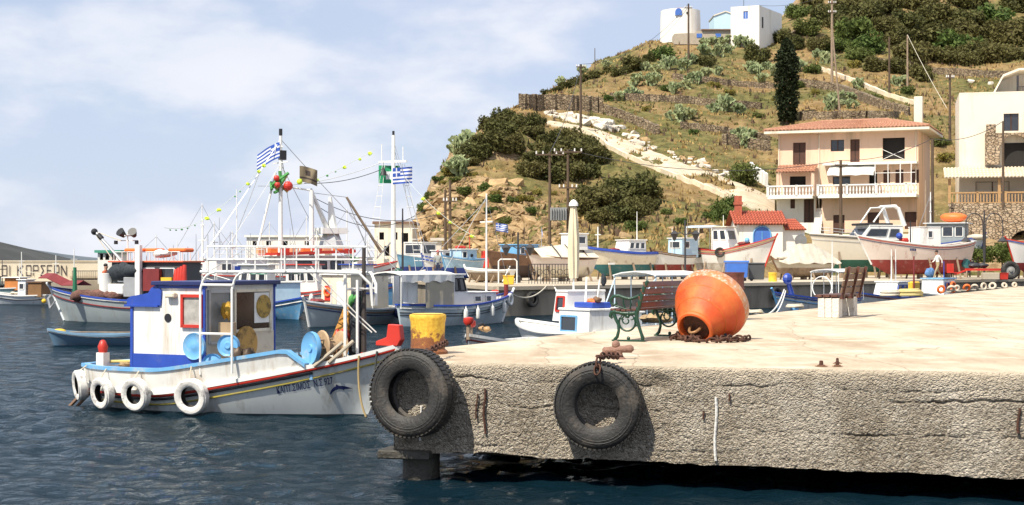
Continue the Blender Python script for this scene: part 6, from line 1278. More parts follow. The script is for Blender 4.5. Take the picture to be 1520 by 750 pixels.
    m.build('red_net_bundle', RED, root, smooth=60); MB().box((2.15, cs * .85, 1.6), (.5, .3, .5)).build('yellow_crate', YELLOW, root); MB().box((2.15, cs * .85, 1.25), (.6, .4, .3)).build('blue_crate', BLUE, root); MB().box((2.9, cs * .8, 1.75), (.75, .3, .9)).build('red_panel', MAROON, root)
    return root, H
CL, CLH = caique_left()
def rowboat():
    root, L, cs = boat_root('rowing_boat', 'small pale blue rowing boat behind the stern of the fishing boat', XY(240, 46.5), XY(70, 46)); H = Hull(root, L, 1.2, .30, .48, .40, draft=.15, um=.5, ts=.3, rb=.06); H.build(mat('faded_blue_hull', (.12, .21, .31), .5, dirt=(GRIME, .2, 2)), NAVY, mat('dull_blue_rail', (.16, .28, .40), .6), WHITE, ((.05, .018, WHITE),), bw=.22)
    for x in (L * .3, L * .62): MB().box((x, 0, .24), (.22, .95, .04)).build('thwart', SKYBLUE, root)
    MB().ball((L - .35, 0, .42), (.2, .15, .08), 10, 6).build('yellow_float', YELLOW, root); m = MB(); m.tube([(L * .2, -.2, .36), (L * .8, .1, .40)], .02, 5); m.build('oar', GREYWOOD, root)
rowboat()
def small_left():
    root, L, cs = boat_root('small_boat', 'small white boat with brown cabin moored below the breakwater letters', XY(72, 90), XY(-18, 91)); H = Hull(root, L, 1.4, .5, .75, .55, draft=.2, ts=.5); H.build(WHITE2, NAVY, WHITE, GREYWOOD, ((.25, .03, BLACK),), bw=.2)
    cabin(root, .15, 1.0, .55, .45, 1.25, mat('brown_cabin', (.22, .11, .04), .6), WOOD); cabin(root, 1.2, 1.7, .5, .45, 1.4, WHITE2, WHITE, (('S', .2, .8, .45, .8),)); mast(root, 1.9, 0, .4, 2.4, .03, WHITE); MB().ball((.05, cs * .4, .2), .14, 10, 6).build('orange_float', YELLOW, root)
    m = MB(); m.tube([(1.9, 0, 2.0), (.2, 0, 1.7)], .02, 5); m.build('rigging', ROPE, root); heap(root, 'coiled_rope', (2.2, 0, .62), (.3, .25, .12), ROPE, 4, 3)
    root, L, cs = boat_root('small_boat', 'pale teal boat with orange canopy in front of the breakwater', XY(38, 97), XY(-70, 98)); H = Hull(root, L, 1.7, .8, 1.1, .85, draft=.25, ts=.5); H.build(LIT, NAVY, WHITE, GREYWOOD, (), bw=.2); cabin(root, .2, 1.1, .6, .7, 1.45, mat('orange_cabin', (.55, .20, .05), .7), CANVAS, over=.15); mast(root, 1.6, 0, .7, 2.6, .035, DKSTEEL, ((2.0, .5),)); cabin(root, 2.0, 3.2, .6, .8, 1.5, LIT, WOOD, (('S', .2, .8, .4, .8),))
    heap(root, 'nets', (1.6, cs * .3, .95), (.4, .3, .2), NETS, 5, 9)
small_left()
for i, (px, py, ph, lb) in enumerate(((32, 420, 374, 'thin white mast of a boat hidden behind the teal boat'), (83, 420, 379, 'short white post on the breakwater foot'), (110, 420, 370, 'tall thin white post on the breakwater foot'))):
    a = P(px, py, 113); o = thing('flag_staff', lb, 'pole', a); MB().cyl((0, 0, 0), (0, 0, (py - ph) * 113 / F), .045, .03, 6).build('post', WHITE, o); MB().bar((-.25, 0, (py - ph) * 113 / F * .7), (.25, 0, (py - ph) * 113 / F * .7), .03).build('arm', WHITE, o)
def mid_boats():
    root, L, cs = boat_root('small_boat', 'sky-blue boat with pale blue cabin behind the fishing boat cabin', XY(394, 70.5), XY(449, 66.0)); H = Hull(root, L, 1.9, .6, .95, .6, draft=.3, ts=.4); H.build(SKYBLUE, NAVY, BLUE, GREYWOOD, ((.15, .025, WHITE),), bw=.2, inner=SKYBLUE)
    cabin(root, 1.2, 3.0, .65, .5, 1.55, mat('light_blue_cabin', (.45, .62, .74), .5), CANVAS, (('S', .25, .7, .5, .85),)); q = H.p(.62, .8, -1); ring(root, 'ring_fender', (q.x, q.y - .1, .5), (0, 1, 0), .28, .09, SKYBLUE); MB().cyl((2.1, -.68, 1.2), (2.1, -.66, 1.2), .12, n=12).build('porthole', BLACK, root); m = MB(); canopy(root, .1, 2.6, .8, .6, 2.1, mat('green_awning', (.10, .30, .20), .8))
    root, L, cs = boat_root('fishing_boat', 'grey-hulled fishing boat with white cabin and painted flag panel', XY(588, 63.5), XY(452, 58.6)); H = Hull(root, L, 2.3, .62, 1.0, .66, draft=.4, um=.45, ts=.5, rb=.05, e1=.55); H.build(GREYH, mat('boot_black', (.03, .03, .035), .6), WHITE2, GREYWOOD, ((.14, .03, BROWNH), (.24, .025, NAVY)), bw=.2, stem=WHITE)
    cabin(root, 1.5, 3.9, .75, .5, 1.95, CREAM, WHITE, (('S', .72, .9, .3, .6),)); MB().box((3.93, -cs * .38, 1.25), (.05, .36, .6)).build('red_life_jackets', RED, root, bevel=.03); ring(root, 'life_ring', (3.97, -cs * .38, 1.3), (1, 0, 0), .14, .045, ORANGE); MB().box((3.92, cs * .3, 1.15), (.03, .5, 1.1)).build('cabin_door', WHITE2, root, bevel=.01); m = MB(); m.box((2.9, 0, 2.08), (1.0, .4, .14)); m.build('orange_board', TERRA, root)
    MB().box((.75, cs * .85, 1.35), (1.2, .05, 1.25)).build('side_panel', WHITE, root); fl = MB()
    for k in range(5):
        if k % 2 == 0: fl.box((2.75, cs * .765, 1.55 - k * .075), (.62, .03, .07))
    fl.box((2.95, cs * .765, 1.48), (.2, .032, .2)); fl.build('painted_flag', mat('flag_blue', (.03, .09, .42), .8), root)
    m = MB(); m.cyl((.9, cs * .8, .1), (.9, cs * .82, .1), .01); q = H.p(.2, .9, cs); ring(root, 'ring_fender', (q.x, q.y + cs * .08, .5), (0, 1, 0), .2, .1, NAVY); heap(root, 'bow_gear', (L - .9, 0, .95), (.4, .3, .15), MAROON, 4, 4); mast(root, L - 1.6, 0, .7, 1.6, .04, WHITE)
    # boat with canopy and beige side curtain
    root, L, cs = boat_root('cabin_boat', 'pale blue-grey cabin boat with white canopy and beige side curtain', XY(590, 59.2), XY(760, 63.8)); H = Hull(root, L, 2.3, .78, 1.22, .84, draft=.4, um=.45, ts=.06, ps=2.0, rb=.10, rs=.03, e0=.34, e1=.6); H.build(PALEBLUE, mat('boot_black', (.03, .03, .035), .6), BLUE, GREYWOOD, ((.13, .022, WHITE), (.30, .018, BLACK), (.40, .018, BLACK)), bw=.2, stem=WHITE, inner=WHITE)
    cabin(root, 2.95, 4.75, .68, .75, 1.25, WHITE, WHITE, (('S', .30, .5, .3, .75), ('S', .66, .82, .3, .75)), name='trunk_cabin', rooft=.04); cabin(root, 2.3, 3.25, .72, .75, 1.95, WHITE, WHITE, (('S', .08, .42, .5, .9), ('S', .5, .9, .5, .9), ('F', .08, .48, .5, .92), ('F', .52, .92, .5, .92)), rake=.38, name='wheelhouse', frame=BLACK)
    canopy(root, -.6, 2.3, .85, .7, 2.12, CANVAS, sag=.0, th=.05); rows = [[Vector((lerp(-.55, 2.25, i / 14), cs * (.83 + .02 * math.sin(i * 2.1)), z + (.05 * math.sin(i * 1.7) if z < 1.9 else 0))) for i in range(15)] for z in (2.0, 1.72)]; MB().sheet(rows, .02).build('valance', CANVAS, root); rows = [[Vector((lerp(.75, 2.2, i / 10), cs * (.80 + .02 * math.sin(i * 1.3)), z)) for i in range(11)] for z in (1.75, 1.2, .72)]; MB().sheet(rows, .02).build('side_curtain', mat('beige_curtain', (.42, .37, .28), .8, var=.1, bump=.3, bs=3), root)
    m = MB(); m.box((.4, cs * .3, 1.3), (.3, .5, .8)); m.build('seat_stack', WHITE, root); mast(root, 4.95, .1, .9, 5.25, .05, WHITE, ((4.1, .35),)); t = MB(); t.tube([(4.95, .1, 5.1), (2.6, .2, 2.0)], .012, 4); t.tube([(4.95, .1, 5.0), (1.2, 0, 2.15)], .012, 4); t.tube([(4.95, .1, 5.1), (L - .1, 0, 1.3)], .012, 4); t.build('stay', STEEL, root)
    heap(root, 'red_gear', (L - 1.0, 0, 1.2), (.3, .2, .18), RED, 4, 7); MB().cyl((L - .45, -.1, 1.0), (L - .45, -.1, 1.55), .09, n=8).build('red_bitt', MAROON, root)
    M4 = Matrix.Translation(root.location) @ Matrix.Rotation(root.rotation_euler.z, 4, 'Z')
    for i, u in enumerate((.42, .54, .685, .83)):
        q = H.p(u, .82, cs, .11); p = M4 @ Vector((q.x, q.y, q.z - .14)); cylfender('white cylinder fender on the curtained cabin boat, ' + ('nearest its curtain', 'second from the curtain', 'third from the curtain', 'nearest its bow')[i], p, .42, .09, 'white fenders of the cabin boat')
    q = H.p(.93, .85, cs, .1); o = thing('ring_fender', 'white ring fender at the bow of the curtained cabin boat', 'fender', M4 @ q); d = M4.to_3x3() @ Vector((.4, cs, 0)); ring(o, 'ring', (0, 0, 0), d, .2, .07, WHITE)
    return M4, H, L
CB4, CBH, CBL = mid_boats()
tag(MB().tube(catenary(CB4 @ Vector((CBL - .1, 0, 1.2)), Vector((1.6, 72.0, JZ)), .35, 14), .03, 5).build('mooring_rope', ROPE, smooth=60), 'pale mooring rope from the cabin boat bow to the quay', 'rope')
tag(MB().tube(catenary(Vector((1.95, 72.6, JZ)), Vector((3.6, 60.5, .2)), .5, 14), .035, 5).build('mooring_rope', mat('white_rope', (.75, .73, .68), .8), smooth=60), 'long white mooring rope sagging from the quay wall to the water', 'rope')
def trawlers():
    root, L, cs = boat_root('trawler', 'big white trawler with tall rigged mast and red-trimmed deckhouse', XY(286, 80), XY(590, 86)); H = Hull(root, L, 3.6, 1.7, 2.5, 1.8, draft=.9, um=.45, ts=.6, rb=.06); H.build(WHITE, REDBOT, RED, GREYWOOD, ((.35, .05, MAROON),), bw=.4)
    cabin(root, 4.3, 8.4, 1.15, 1.5, 2.75, WHITE, WHITE, (('S', .25, .45, .3, .8), ('S', .52, .66, .3, .8), ('S', .72, .9, .3, .8)), frame=BLACK, name='deckhouse', over=.25); m = MB()
    for s in (-1, 1): m.bar((4.1, s * 1.36, 2.87), (8.6, s * 1.36, 3.05), .04, .16)
    m.build('red_trim', RED, root); cabin(root, .9, 3.6, 1.1, 1.5, 2.6, WHITE, WHITE, (('S', .1, .3, .4, .8), ('S', .42, .62, .4, .8)), name='aft_house'); MB().box((2.2, cs * 1.15, 2.1), (.7, .04, .3)).build('blue_name_board', BLUE, root)
    for k in range(9): MB().box((3.5 + k * .62, cs * (.6 + .1 * (k % 3)), 3.05 + .05 * (k % 2)), (.42, .4, .3)).build('orange_fish_crate', (TERRA, ORANGE, RED)[k % 3], root)
    rail(root, [(3.3 + 1.0 * i, cs * 1.2, 2.8) for i in range(6)], .8); rail(root, [(.8 + .9 * i, cs * 1.1, 2.62) for i in range(4)], .5)
    MB().box((6.6, 0, 2.98), (1.6, 1.6, .12)).build('green_net_heap', mat('green_net', (.08, .3, .08), .9), root); heap(root, 'net_heap', (8.8, 0, 2.6), (.6, .7, .3), mat('green_net', (.08, .3, .08), .9), 5, 5)
    # tripod mast
    X = 4.85; mast(root, X, 0, 2.7, 9.25, .13, WHITE, ((7.75, 1.1), (8.6, .4)), n=10); 
    m = MB(); m.cyl((X - 1.25, .5, 2.7), (X - .25, .1, 7.2), .06, n=6); m.cyl((X + 1.7, -.2, 2.7), (X + 1.7, -.2, 6.3), .16, .12, 8); m.cyl((X + 1.7, -.2, 6.3), (X + .1, 0, 6.5), .05, n=6); m.cyl((X + 2.9, .2, 4.0), (X + 1.7, 0, 6.4), .16, .10, 8); m.build('mast_leg', WHITE, root)
    m = MB(); m.cyl((X + 3.0, .2, 3.0), (X + 3.0, .2, 4.0), .9, .45, 8); m.build('radar_base', STEEL, root); m = MB(); m.box((X + 3.0, .2, 4.15), (1.5, 1.1, .32)); m.build('radar_platform', WHITE, root); m = MB(); m.cyl((X + 3.1, .2, 4.3), (X + 2.9, .1, 6.0), .28, .1, 8); m.build('radar_tower', WHITE, root)
    MB().cyl((X, 0, 9.2), (X, 0, 9.55), .10, n=8).build('mast_head_lamp', BLACK, root); MB().box((X + .1, 0, 8.15), (.35, .3, .5)).build('signal_box', BLACK, root)
    for k in range(10): MB().tube([(X + (random.random() - .5) * .9, (random.random() - .5) * .6, 7.3 - .1 * k), (X + (random.random() - .5) * 1.2, (random.random() - .5) * .6, 6.6 - .05 * k)], .09, 5).build('wreath_bundle', (mat('green_net', (.08, .3, .08), .9), mat('green_net', (.08, .3, .08), .9), mat('gold_cloth', (.5, .38, .12), .8))[k % 3], root)
    for dx, dz in ((.3, 5.85 + .65), (-.35, 6.9), (-.3, 6.55)): MB().ball((X + dx, cs * .3, dz), .26 if dx > 0 else .16, 12, 8).build('red_float', RED, root)
    m = MB(); m.ball((X + 1.0, cs * .2, 6.75), .16, 10, 6); m.build('lime_float', LIME, root)
    t = MB()
    for a, b in (((X, 0, 9.0), (.4, 0, 2.6)), ((X, 0, 9.0), (L - .2, 0, 2.6)), ((X, 0, 7.7), (8.2, 1.1, 2.8)), ((X - 1.0, 0, 7.7), (2.2, 1, 2.7)), ((X + 1.7, 0, 6.2), (8.3, -1, 2.8)), ((X, 0, 7.7), (1.0, -1, 2.6)), ((X, 0, 8.5), (6.2, 1, 2.8))): t.tube(catenary(a, b, .1, 6), .018, 4)
    t.build('rigging', STEEL, root); mast(root, 2.5, .3, 2.6, 6.3, .035, WHITE); mast(root, .6, .2, 2.5, 4.7, .07, WHITE, ((3.6, .6), (4.4, .3)), 'mizzen_mast')
    for i in range(4): MB().cyl((1.1 + .35 * i, .8, 3.1), (1.1 + .35 * i, .8, 3.9 - .15 * i), .02, n=5).build('flag_staff', STEEL, root)
    b = Vector((X + 6.6, .2, 5.9)); m = MB(); m.cyl((X + 9.5 if False else L - .9, .2, 3.0), (L - 3.0, .2, 6.0), .09, .07, 8); m.build('cargo_boom', GREYWOOD, root); m = MB(); m.tube([(L - 3.0, .2, 6.0), (L - 1.5, .3, 2.7)], .025, 4); m.tube([(L - 3.0, .2, 6.0), (X + 1.7, 0, 6.2)], .018, 4); m.build('boom_stay', STEEL, root)
    M4 = Matrix.Translation(root.location) @ Matrix.Rotation(root.rotation_euler.z, 4, 'Z'); tops = [M4 @ Vector(v) for v in ((X, 0, 9.0), (.6, .2, 4.65), (X - 1.0, 0, 7.7))]
    p = M4 @ Vector((X - .1, -.1, 8.85)); flagcloth('flag', 'blue and white striped flag flying left from the trawler mast head', p, (-1, .1, -.25), 1.25, .85, 'greek', droop=.3)
    p = M4 @ Vector((X + 1.0, -.2, 7.25)); flagcloth('flag', 'tan and dark banner beside the trawler mast', p + Vector((0, 0, .35)), (1, .2, .1), .95, .85, 'black', .12, .35)
    # second trawler with tall white mast
    root, L, cs = boat_root('trawler', 'white trawler with tall single mast, green sail flag and ladder shrouds', XY(487, 93), XY(632, 90)); H = Hull(root, L, 2.6, 1.3, 2.0, 1.4, draft=.7, ts=.5); H.build(WHITE, NAVY, WHITE, GREYWOOD, ((.25, .04, BLUE),), bw=.3)
    X = (585 - 487) / (632 - 487) * L; mast(root, X, 0, 1.2, 9.9, .17, WHITE, ((8.35, .12),), n=10); m = MB(); m.bar((X - 1.0, 0, 8.35), (X + .9, 0, 8.35), .12); m.cyl((X - .8, 0, 8.35), (X - .8, 0, 9.4), .03, n=5); m.cyl((X + .65, 0, 8.35), (X + .65, 0, 9.2), .03, n=5); m.build('yard', WHITE, root); MB().cyl((X, 0, 9.9), (X, 0, 10.15), .07, n=6).build('mast_lamp', BLACK, root)
    m = MB(); m.ball((X + .1, 0, 1.75), (.55, .45, .4), 12, 7, .3); m.build('mast_boot_cover', DKGREEN, root); mast(root, X + .45, .3, 2.0, 5.6, .07, DKSTEEL, name='dark_derrick')
    for s, xx in ((-1, X - 1.1), (1, X + 1.4)):
        t = MB(); 
        for k in (-.25, .25): t.tube([(X + s * .4 if False else xx + k * 1.6, s * .9, 1.9), (X + s * .55 + k * .3, s * .2, 8.2)], .016, 4)
        for j in range(10): f = j / 10; t.tube([Vector((xx - .4, s * .9, 1.9)).lerp(Vector((X + s * .55 - .075, s * .2, 8.2)), f), Vector((xx + .4, s * .9, 1.9)).lerp(Vector((X + s * .55 + .075, s * .2, 8.2)), f)], .02, 4)
        t.build('ladder_shroud', WHITE, root)
    t = MB(); t.tube([(X, 0, 9.6), (L + .3, 0, 2.4)], .018, 4); t.tube([(X, 0, 9.3), (L - .4, .5, 2.2)], .018, 4); t.tube(catenary((X - .9, 0, 8.3), (X - 6.8, -4, 6.9), .4), .018, 4); t.tube([(X - 1.9, 0, 1.9), (X - .2, 0, 3.6)], .05, 5); t.build('forestay', STEEL, root)
    cabin(root, .8, 2.6, .9, 1.2, 2.7, WHITE, WHITE, (('S', .15, .45, .45, .85), ('S', .55, .85, .45, .85))); heap(root, 'red_heap', (X - 1.4, cs * .5, 2.0), (.35, .3, .5), RED, 5, 6); m = MB(); m.ball((3.2, .2, 3.6), .05); m.build('knob', STEEL, root); MB().box((3.6, .2, 2.0), (.7, .6, 1.3)).build('winch_house', CREAM, root)
    M4 = Matrix.Translation(root.location) @ Matrix.Rotation(root.rotation_euler.z, 4, 'Z')
    flagcloth('flag', 'green banner with pale emblem hanging from the yard', M4 @ Vector((X - .95, -.1, 8.15)), (1, 0, 0), 1.25, 1.05, 'green', .03, .02); flagcloth('flag', 'blue and white striped flag flying right of the tall white mast', M4 @ Vector((X + .1, -.25, 7.95)), (1, .1, .1), 1.15, .95, 'greek', .06, .02)
    o = thing('signal_cone', 'small black cone hoisted under the yard', 'signal cone', M4 @ Vector((X - .55, -.2, 7.55))); MB().cyl((0, 0, 0), (0, 0, .55), .22, .02, 10).build('cone', BLACK, o); MB().cyl((0, 0, .5), (0, 0, .8), .01, n=4).build('line', DKSTEEL, o)
    top2 = M4 @ Vector((X, 0, 9.7)); return tops, top2
tops, top2 = trawlers()
def bunting(label, a, b, sag, marks):
    o = thing('bunting', label, 'bunting', Vector(a)); pts = [p - Vector(a) for p in catenary(a, b, sag, 24)]; MB().tube(pts, .012, 4).build('line', mat('thin_line', (.5, .55, .5), .8), o)
    for t, k in marks:
        i = int(t * 23.9); p = pts[i].lerp(pts[i + 1], t * 24 - i); 
        MB().ball(p - Vector((0, 0, .08)), (.12 * k, .11 * k, .09 * k), 10, 6, .6).build('lime_float' if k > .6 else 'pennant', LIME if k > .6 else mat('green_net', (.08, .3, .08), .9), o)
bunting('string of lime floats from the trawler mast down to its stern mast', tops[2] + Vector((.2, 0, .1)), tops[1], .25, ((.04, 1.0), (.12, .9), (.30, .9), (.42, .4), (.5, .4), (.75, 1.0), (.93, 1.1)))
bunting('string of green pennants hanging beyond the trawler stern mast', tops[1], P(244, 338, 79), .2, ((.2, .4), (.4, .4), (.55, .5), (.7, .4), (.85, .4)))
bunting('string of lime floats rising from the trawler to the tall white mast', P(455, 272, 86), P(556, 222, 89), .1, ((.15, .9), (.3, .6), (.42, .4), (.55, 1.0), (.78, .8), (.93, 1.1)))
bunting('string of lime floats from the tall mast down across the cliff', P(600, 262, 90), P(706, 352, 84), .35, ((.28, 1.0), (.5, 1.1), (.66, .9), (.95, 1.0)))
cable(P(452, 272, 85), P(577, 247, 89), .3, 'upper dark line between the two trawler masts', .02); cable(P(460, 290, 85), P(660, 315, 92), .9, 'long sagging line between the trawlers and the cliff poles', .02); cable(P(470, 305, 85), P(640, 305, 92), 1.2, 'lower sagging line between the trawlers', .02)
flagcloth('flag', 'small blue and white flag on the cabin boat mast', CB4 @ Vector((4.95, .1, 4.1)) + Vector((.38, 0, -.05)), (1, 0, 0), .5, .32, 'greek', .1, .15)
# ------------------------------------------------------------ boats beyond the jetty end
def near_far_boats():
    root, L, cs = boat_root('small_boat', 'white cabin boat with blue framed window carrying a folded parasol', XY(912, 38.0), XY(768, 41.5)); H = Hull(root, L, 1.8, .72, .95, .75, draft=.3, ts=.6, um=.42); H.build(WHITE, NAVY, WHITE, WHITE, ((.06, .02, WHITE),), bw=.14, inner=WHITE)
    cabin(root, .1, 1.35, .72, .6, 1.28, WHITE, WHITE, (('S', .40, .92, .25, .8),), frame=SKYBLUE, over=.03); c = cabin(root, 1.15, 1.75, .62, 1.0, 1.72, WHITE, WHITE, (('S', .2, .8, .35, .85), ('F', .1, .9, .35, .85)), rake=.12, frame=RED, over=.02, name='wheel_shelter'); MB().box((.62, cs * .2, 1.42), (.75, .6, .14)).build('blue_crate', BLUE, root, bevel=.02); heap(root, 'orange_gear', (.55, cs * .2, 1.5), (.25, .2, .1), ORANGE, 4, 3); heap(root, 'buoy_pile', (.35, cs * .25, 1.55), (.15, .15, .1), WOOD, 3, 3)
    m = MB(); m.bar((.8, cs * .3, 1.3), (1.0, cs * .1, 2.1), .04); m.bar((.35, cs * .3, 1.35), (.45, cs * .1, 2.05), .03); m.build('strut', WHITE, root); heap(root, 'hanging_gear', (.42, 0, 2.0), (.09, .09, .25), NETS, 4, 3)
    M4 = Matrix.Translation(root.location) @ Matrix.Rotation(root.rotation_euler.z, 4, 'Z'); b = M4 @ Vector((1.62, .05, 1.72)); o = thing('parasol', 'folded beige parasol standing on the small white cabin boat', 'parasol', b - Vector((0, 0, .6)))
    MB().cyl((0, 0, 0), (0, 0, 2.9), .025, n=8).build('pole', WHITE, o); prof = []
    n = 24; rows = []
    for z, r in ((.95, .10), (1.3, .12), (1.9, .125), (2.4, .105), (2.75, .07), (2.85, .03)): rows.append([Vector((r * (1 + .22 * math.cos(a * 8 + z)) * math.cos(a), r * (1 + .22 * math.cos(a * 8 + z)) * math.sin(a), z)) for a in np.linspace(0, 2 * math.pi, 32, endpoint=False)])
    MB().grid(rows, cu=True).build('folded_canopy', mat('parasol_cloth', (.72, .62, .44), .85, var=.08), o, smooth=60); MB().lathe([(.12, 2.78), (.11, 2.86), (.05, 2.93), (.0, 2.95)], 14, caps=False).build('cap', CANVAS, o, smooth=50)
    root, L, cs = boat_root('dinghy', 'white dinghy with red-capped posts just beyond the jetty corner', XY(806, 37.2), XY(694, 33.6)); H = Hull(root, L, 1.3, .62, .90, .64, draft=.2, ts=.6, rb=.06); H.build(WHITE, NAVY, WHITE, WHITE, ((.1, .02, MAROON),), bw=.15)
    for x, y, h in ((L - .05, 0, .2), (L - .9, -.38, .1)): MB().cyl((x, y, .8), (x, y, .95 + h), .05, n=8).build('post', GREYWOOD, root); MB().lathe([(.09, 0), (.12, .06), (.11, .14), (.02, .16)], 10, c=(x, y, .93 + h)).build('red_cap', RED, root, smooth=40)
    m = MB(); m.tube([(L - 1.1, -.3, .95), (L - 1.25, -.42, 1.05), (L - 1.6, -.45, 1.08), (L - 1.75, -.35, .98)], .03, 6); m.build('black_hose', BLACK, root); heap(root, 'sponge_bundle', (L - 1.75, -.45, .95), (.18, .16, .1), PLY, 4, 2)
    root, L, cs = boat_root('small_boat', 'blue boat with tubular frame and white sun canopy behind the green bench', XY(1012, 47), XY(886, 44)); H = Hull(root, L + 1.2, 1.7, .55, .85, .6, draft=.25, ts=.6); H.build(SKYBLUE, NAVY, WHITE, WHITE, ((.12, .02, WHITE),), bw=.15); canopy(root, -.1, 2.35, .8, .6, 2.22, CANVAS, mat('pale_blue_tube', (.55, .68, .78), .4), sag=.0, nx=4); cabin(root, 2.6, 3.3, .5, .5, 1.0, WHITE, WHITE)
    [MB().tube(q, .02, 5).build('frame_brace', mat('pale_blue_tube', (.55, .68, .78), .4), root) for q in ([(2.3, .75, 2.0), (2.9, .6, 1.3)], [(2.3, -.75, 2.0), (2.9, -.6, 1.3)], [(1.7, cs * .76, 1.45), (2.3, cs * .76, 1.45)])]
    root, L, cs = boat_root('small_boat', 'blue and white open boat with covered outboard beyond the concrete bench', XY(1262, 73), XY(1162, 68.5)); H = Hull(root, L + .8, 1.8, .75, 1.15, .8, draft=.3, ts=.7); H.build(WHITE, SKYBLUE, BLUE, WHITE, ((.10, .03, BLUE), (.25, .03, SKYBLUE)), bw=.2, stem=SKYBLUE, inner=BLUE); canopy(root, 0, 2.4, .75, .7, 2.15, CANVAS, sag=0, nx=3); m = MB(); m.cyl((L - 1.1, -.2, 1.0), (L - .8, -.2, 1.55), .12, .1, 8); m.ball((L - .72, -.2, 1.72), (.28, .2, .26), 10, 7); m.build('outboard_cover', BLUE, root); mast(root, 2.2, .3, .8, 3.4, .035, WHITE); ring(root, 'white_hoop', (2.6, 0, 1.3), (1, 0, 0), .5, .025, WHITE)
    q = H.p(.86, .35, cs, .1); ring(root, 'blue_buoy', (q.x, q.y, .4), (0, 1, .2), .14, .11, SKYBLUE)
    root, L, cs = boat_root('small_boat', 'white boat with slanted blue windows and maroon mast beyond the concrete bench', XY(1352, 79), XY(1286, 75)); H = Hull(root, L + 1, 1.6, .7, 1.0, .7, draft=.3, ts=.6); H.build(WHITE, BLUE, BLUE, WHITE, ((.1, .03, MAROON),), bw=.15); cabin(root, 1.6, 3.2, .6, .6, 1.45, WHITE, WHITE, (('S', .1, .45, .3, .85), ('S', .55, .9, .3, .85)), rake=.4, frame=BLUE); mast(root, .75, cs * .5, .5, 2.75, .06, MAROON); 
    for x in (1.8, 2.3): mast(root, x, 0, 1.4, 3.1, .035, WHITE, name='pole')
    MB().box((.2, 0, 1.1), (.9, .8, .75)).build('yellow_tub', YELLOW, root, bevel=.06)
    root, L, cs = boat_root('small_boat', 'white boat with small square cabin and red life ring below the walking man', XY(1404, 83.5), XY(1352, 80)); H = Hull(root, L + .6, 1.6, .7, 1.0, .7, draft=.3, ts=.6); H.build(WHITE, BLUE, WHITE, WHITE, (), bw=.15); cabin(root, .2, 1.75, .62, .6, 1.55, WHITE, SKYBLUE, (('S', .55, .85, .4, .8),), frame=BLUE); ring(root, 'life_ring', (.75, cs * .72, 1.12), (.1, 1, .1), .25, .075, ORANGE); mast(root, 1.2, cs * .4, 1.5, 2.5, .03, BLUE)
near_far_boats()
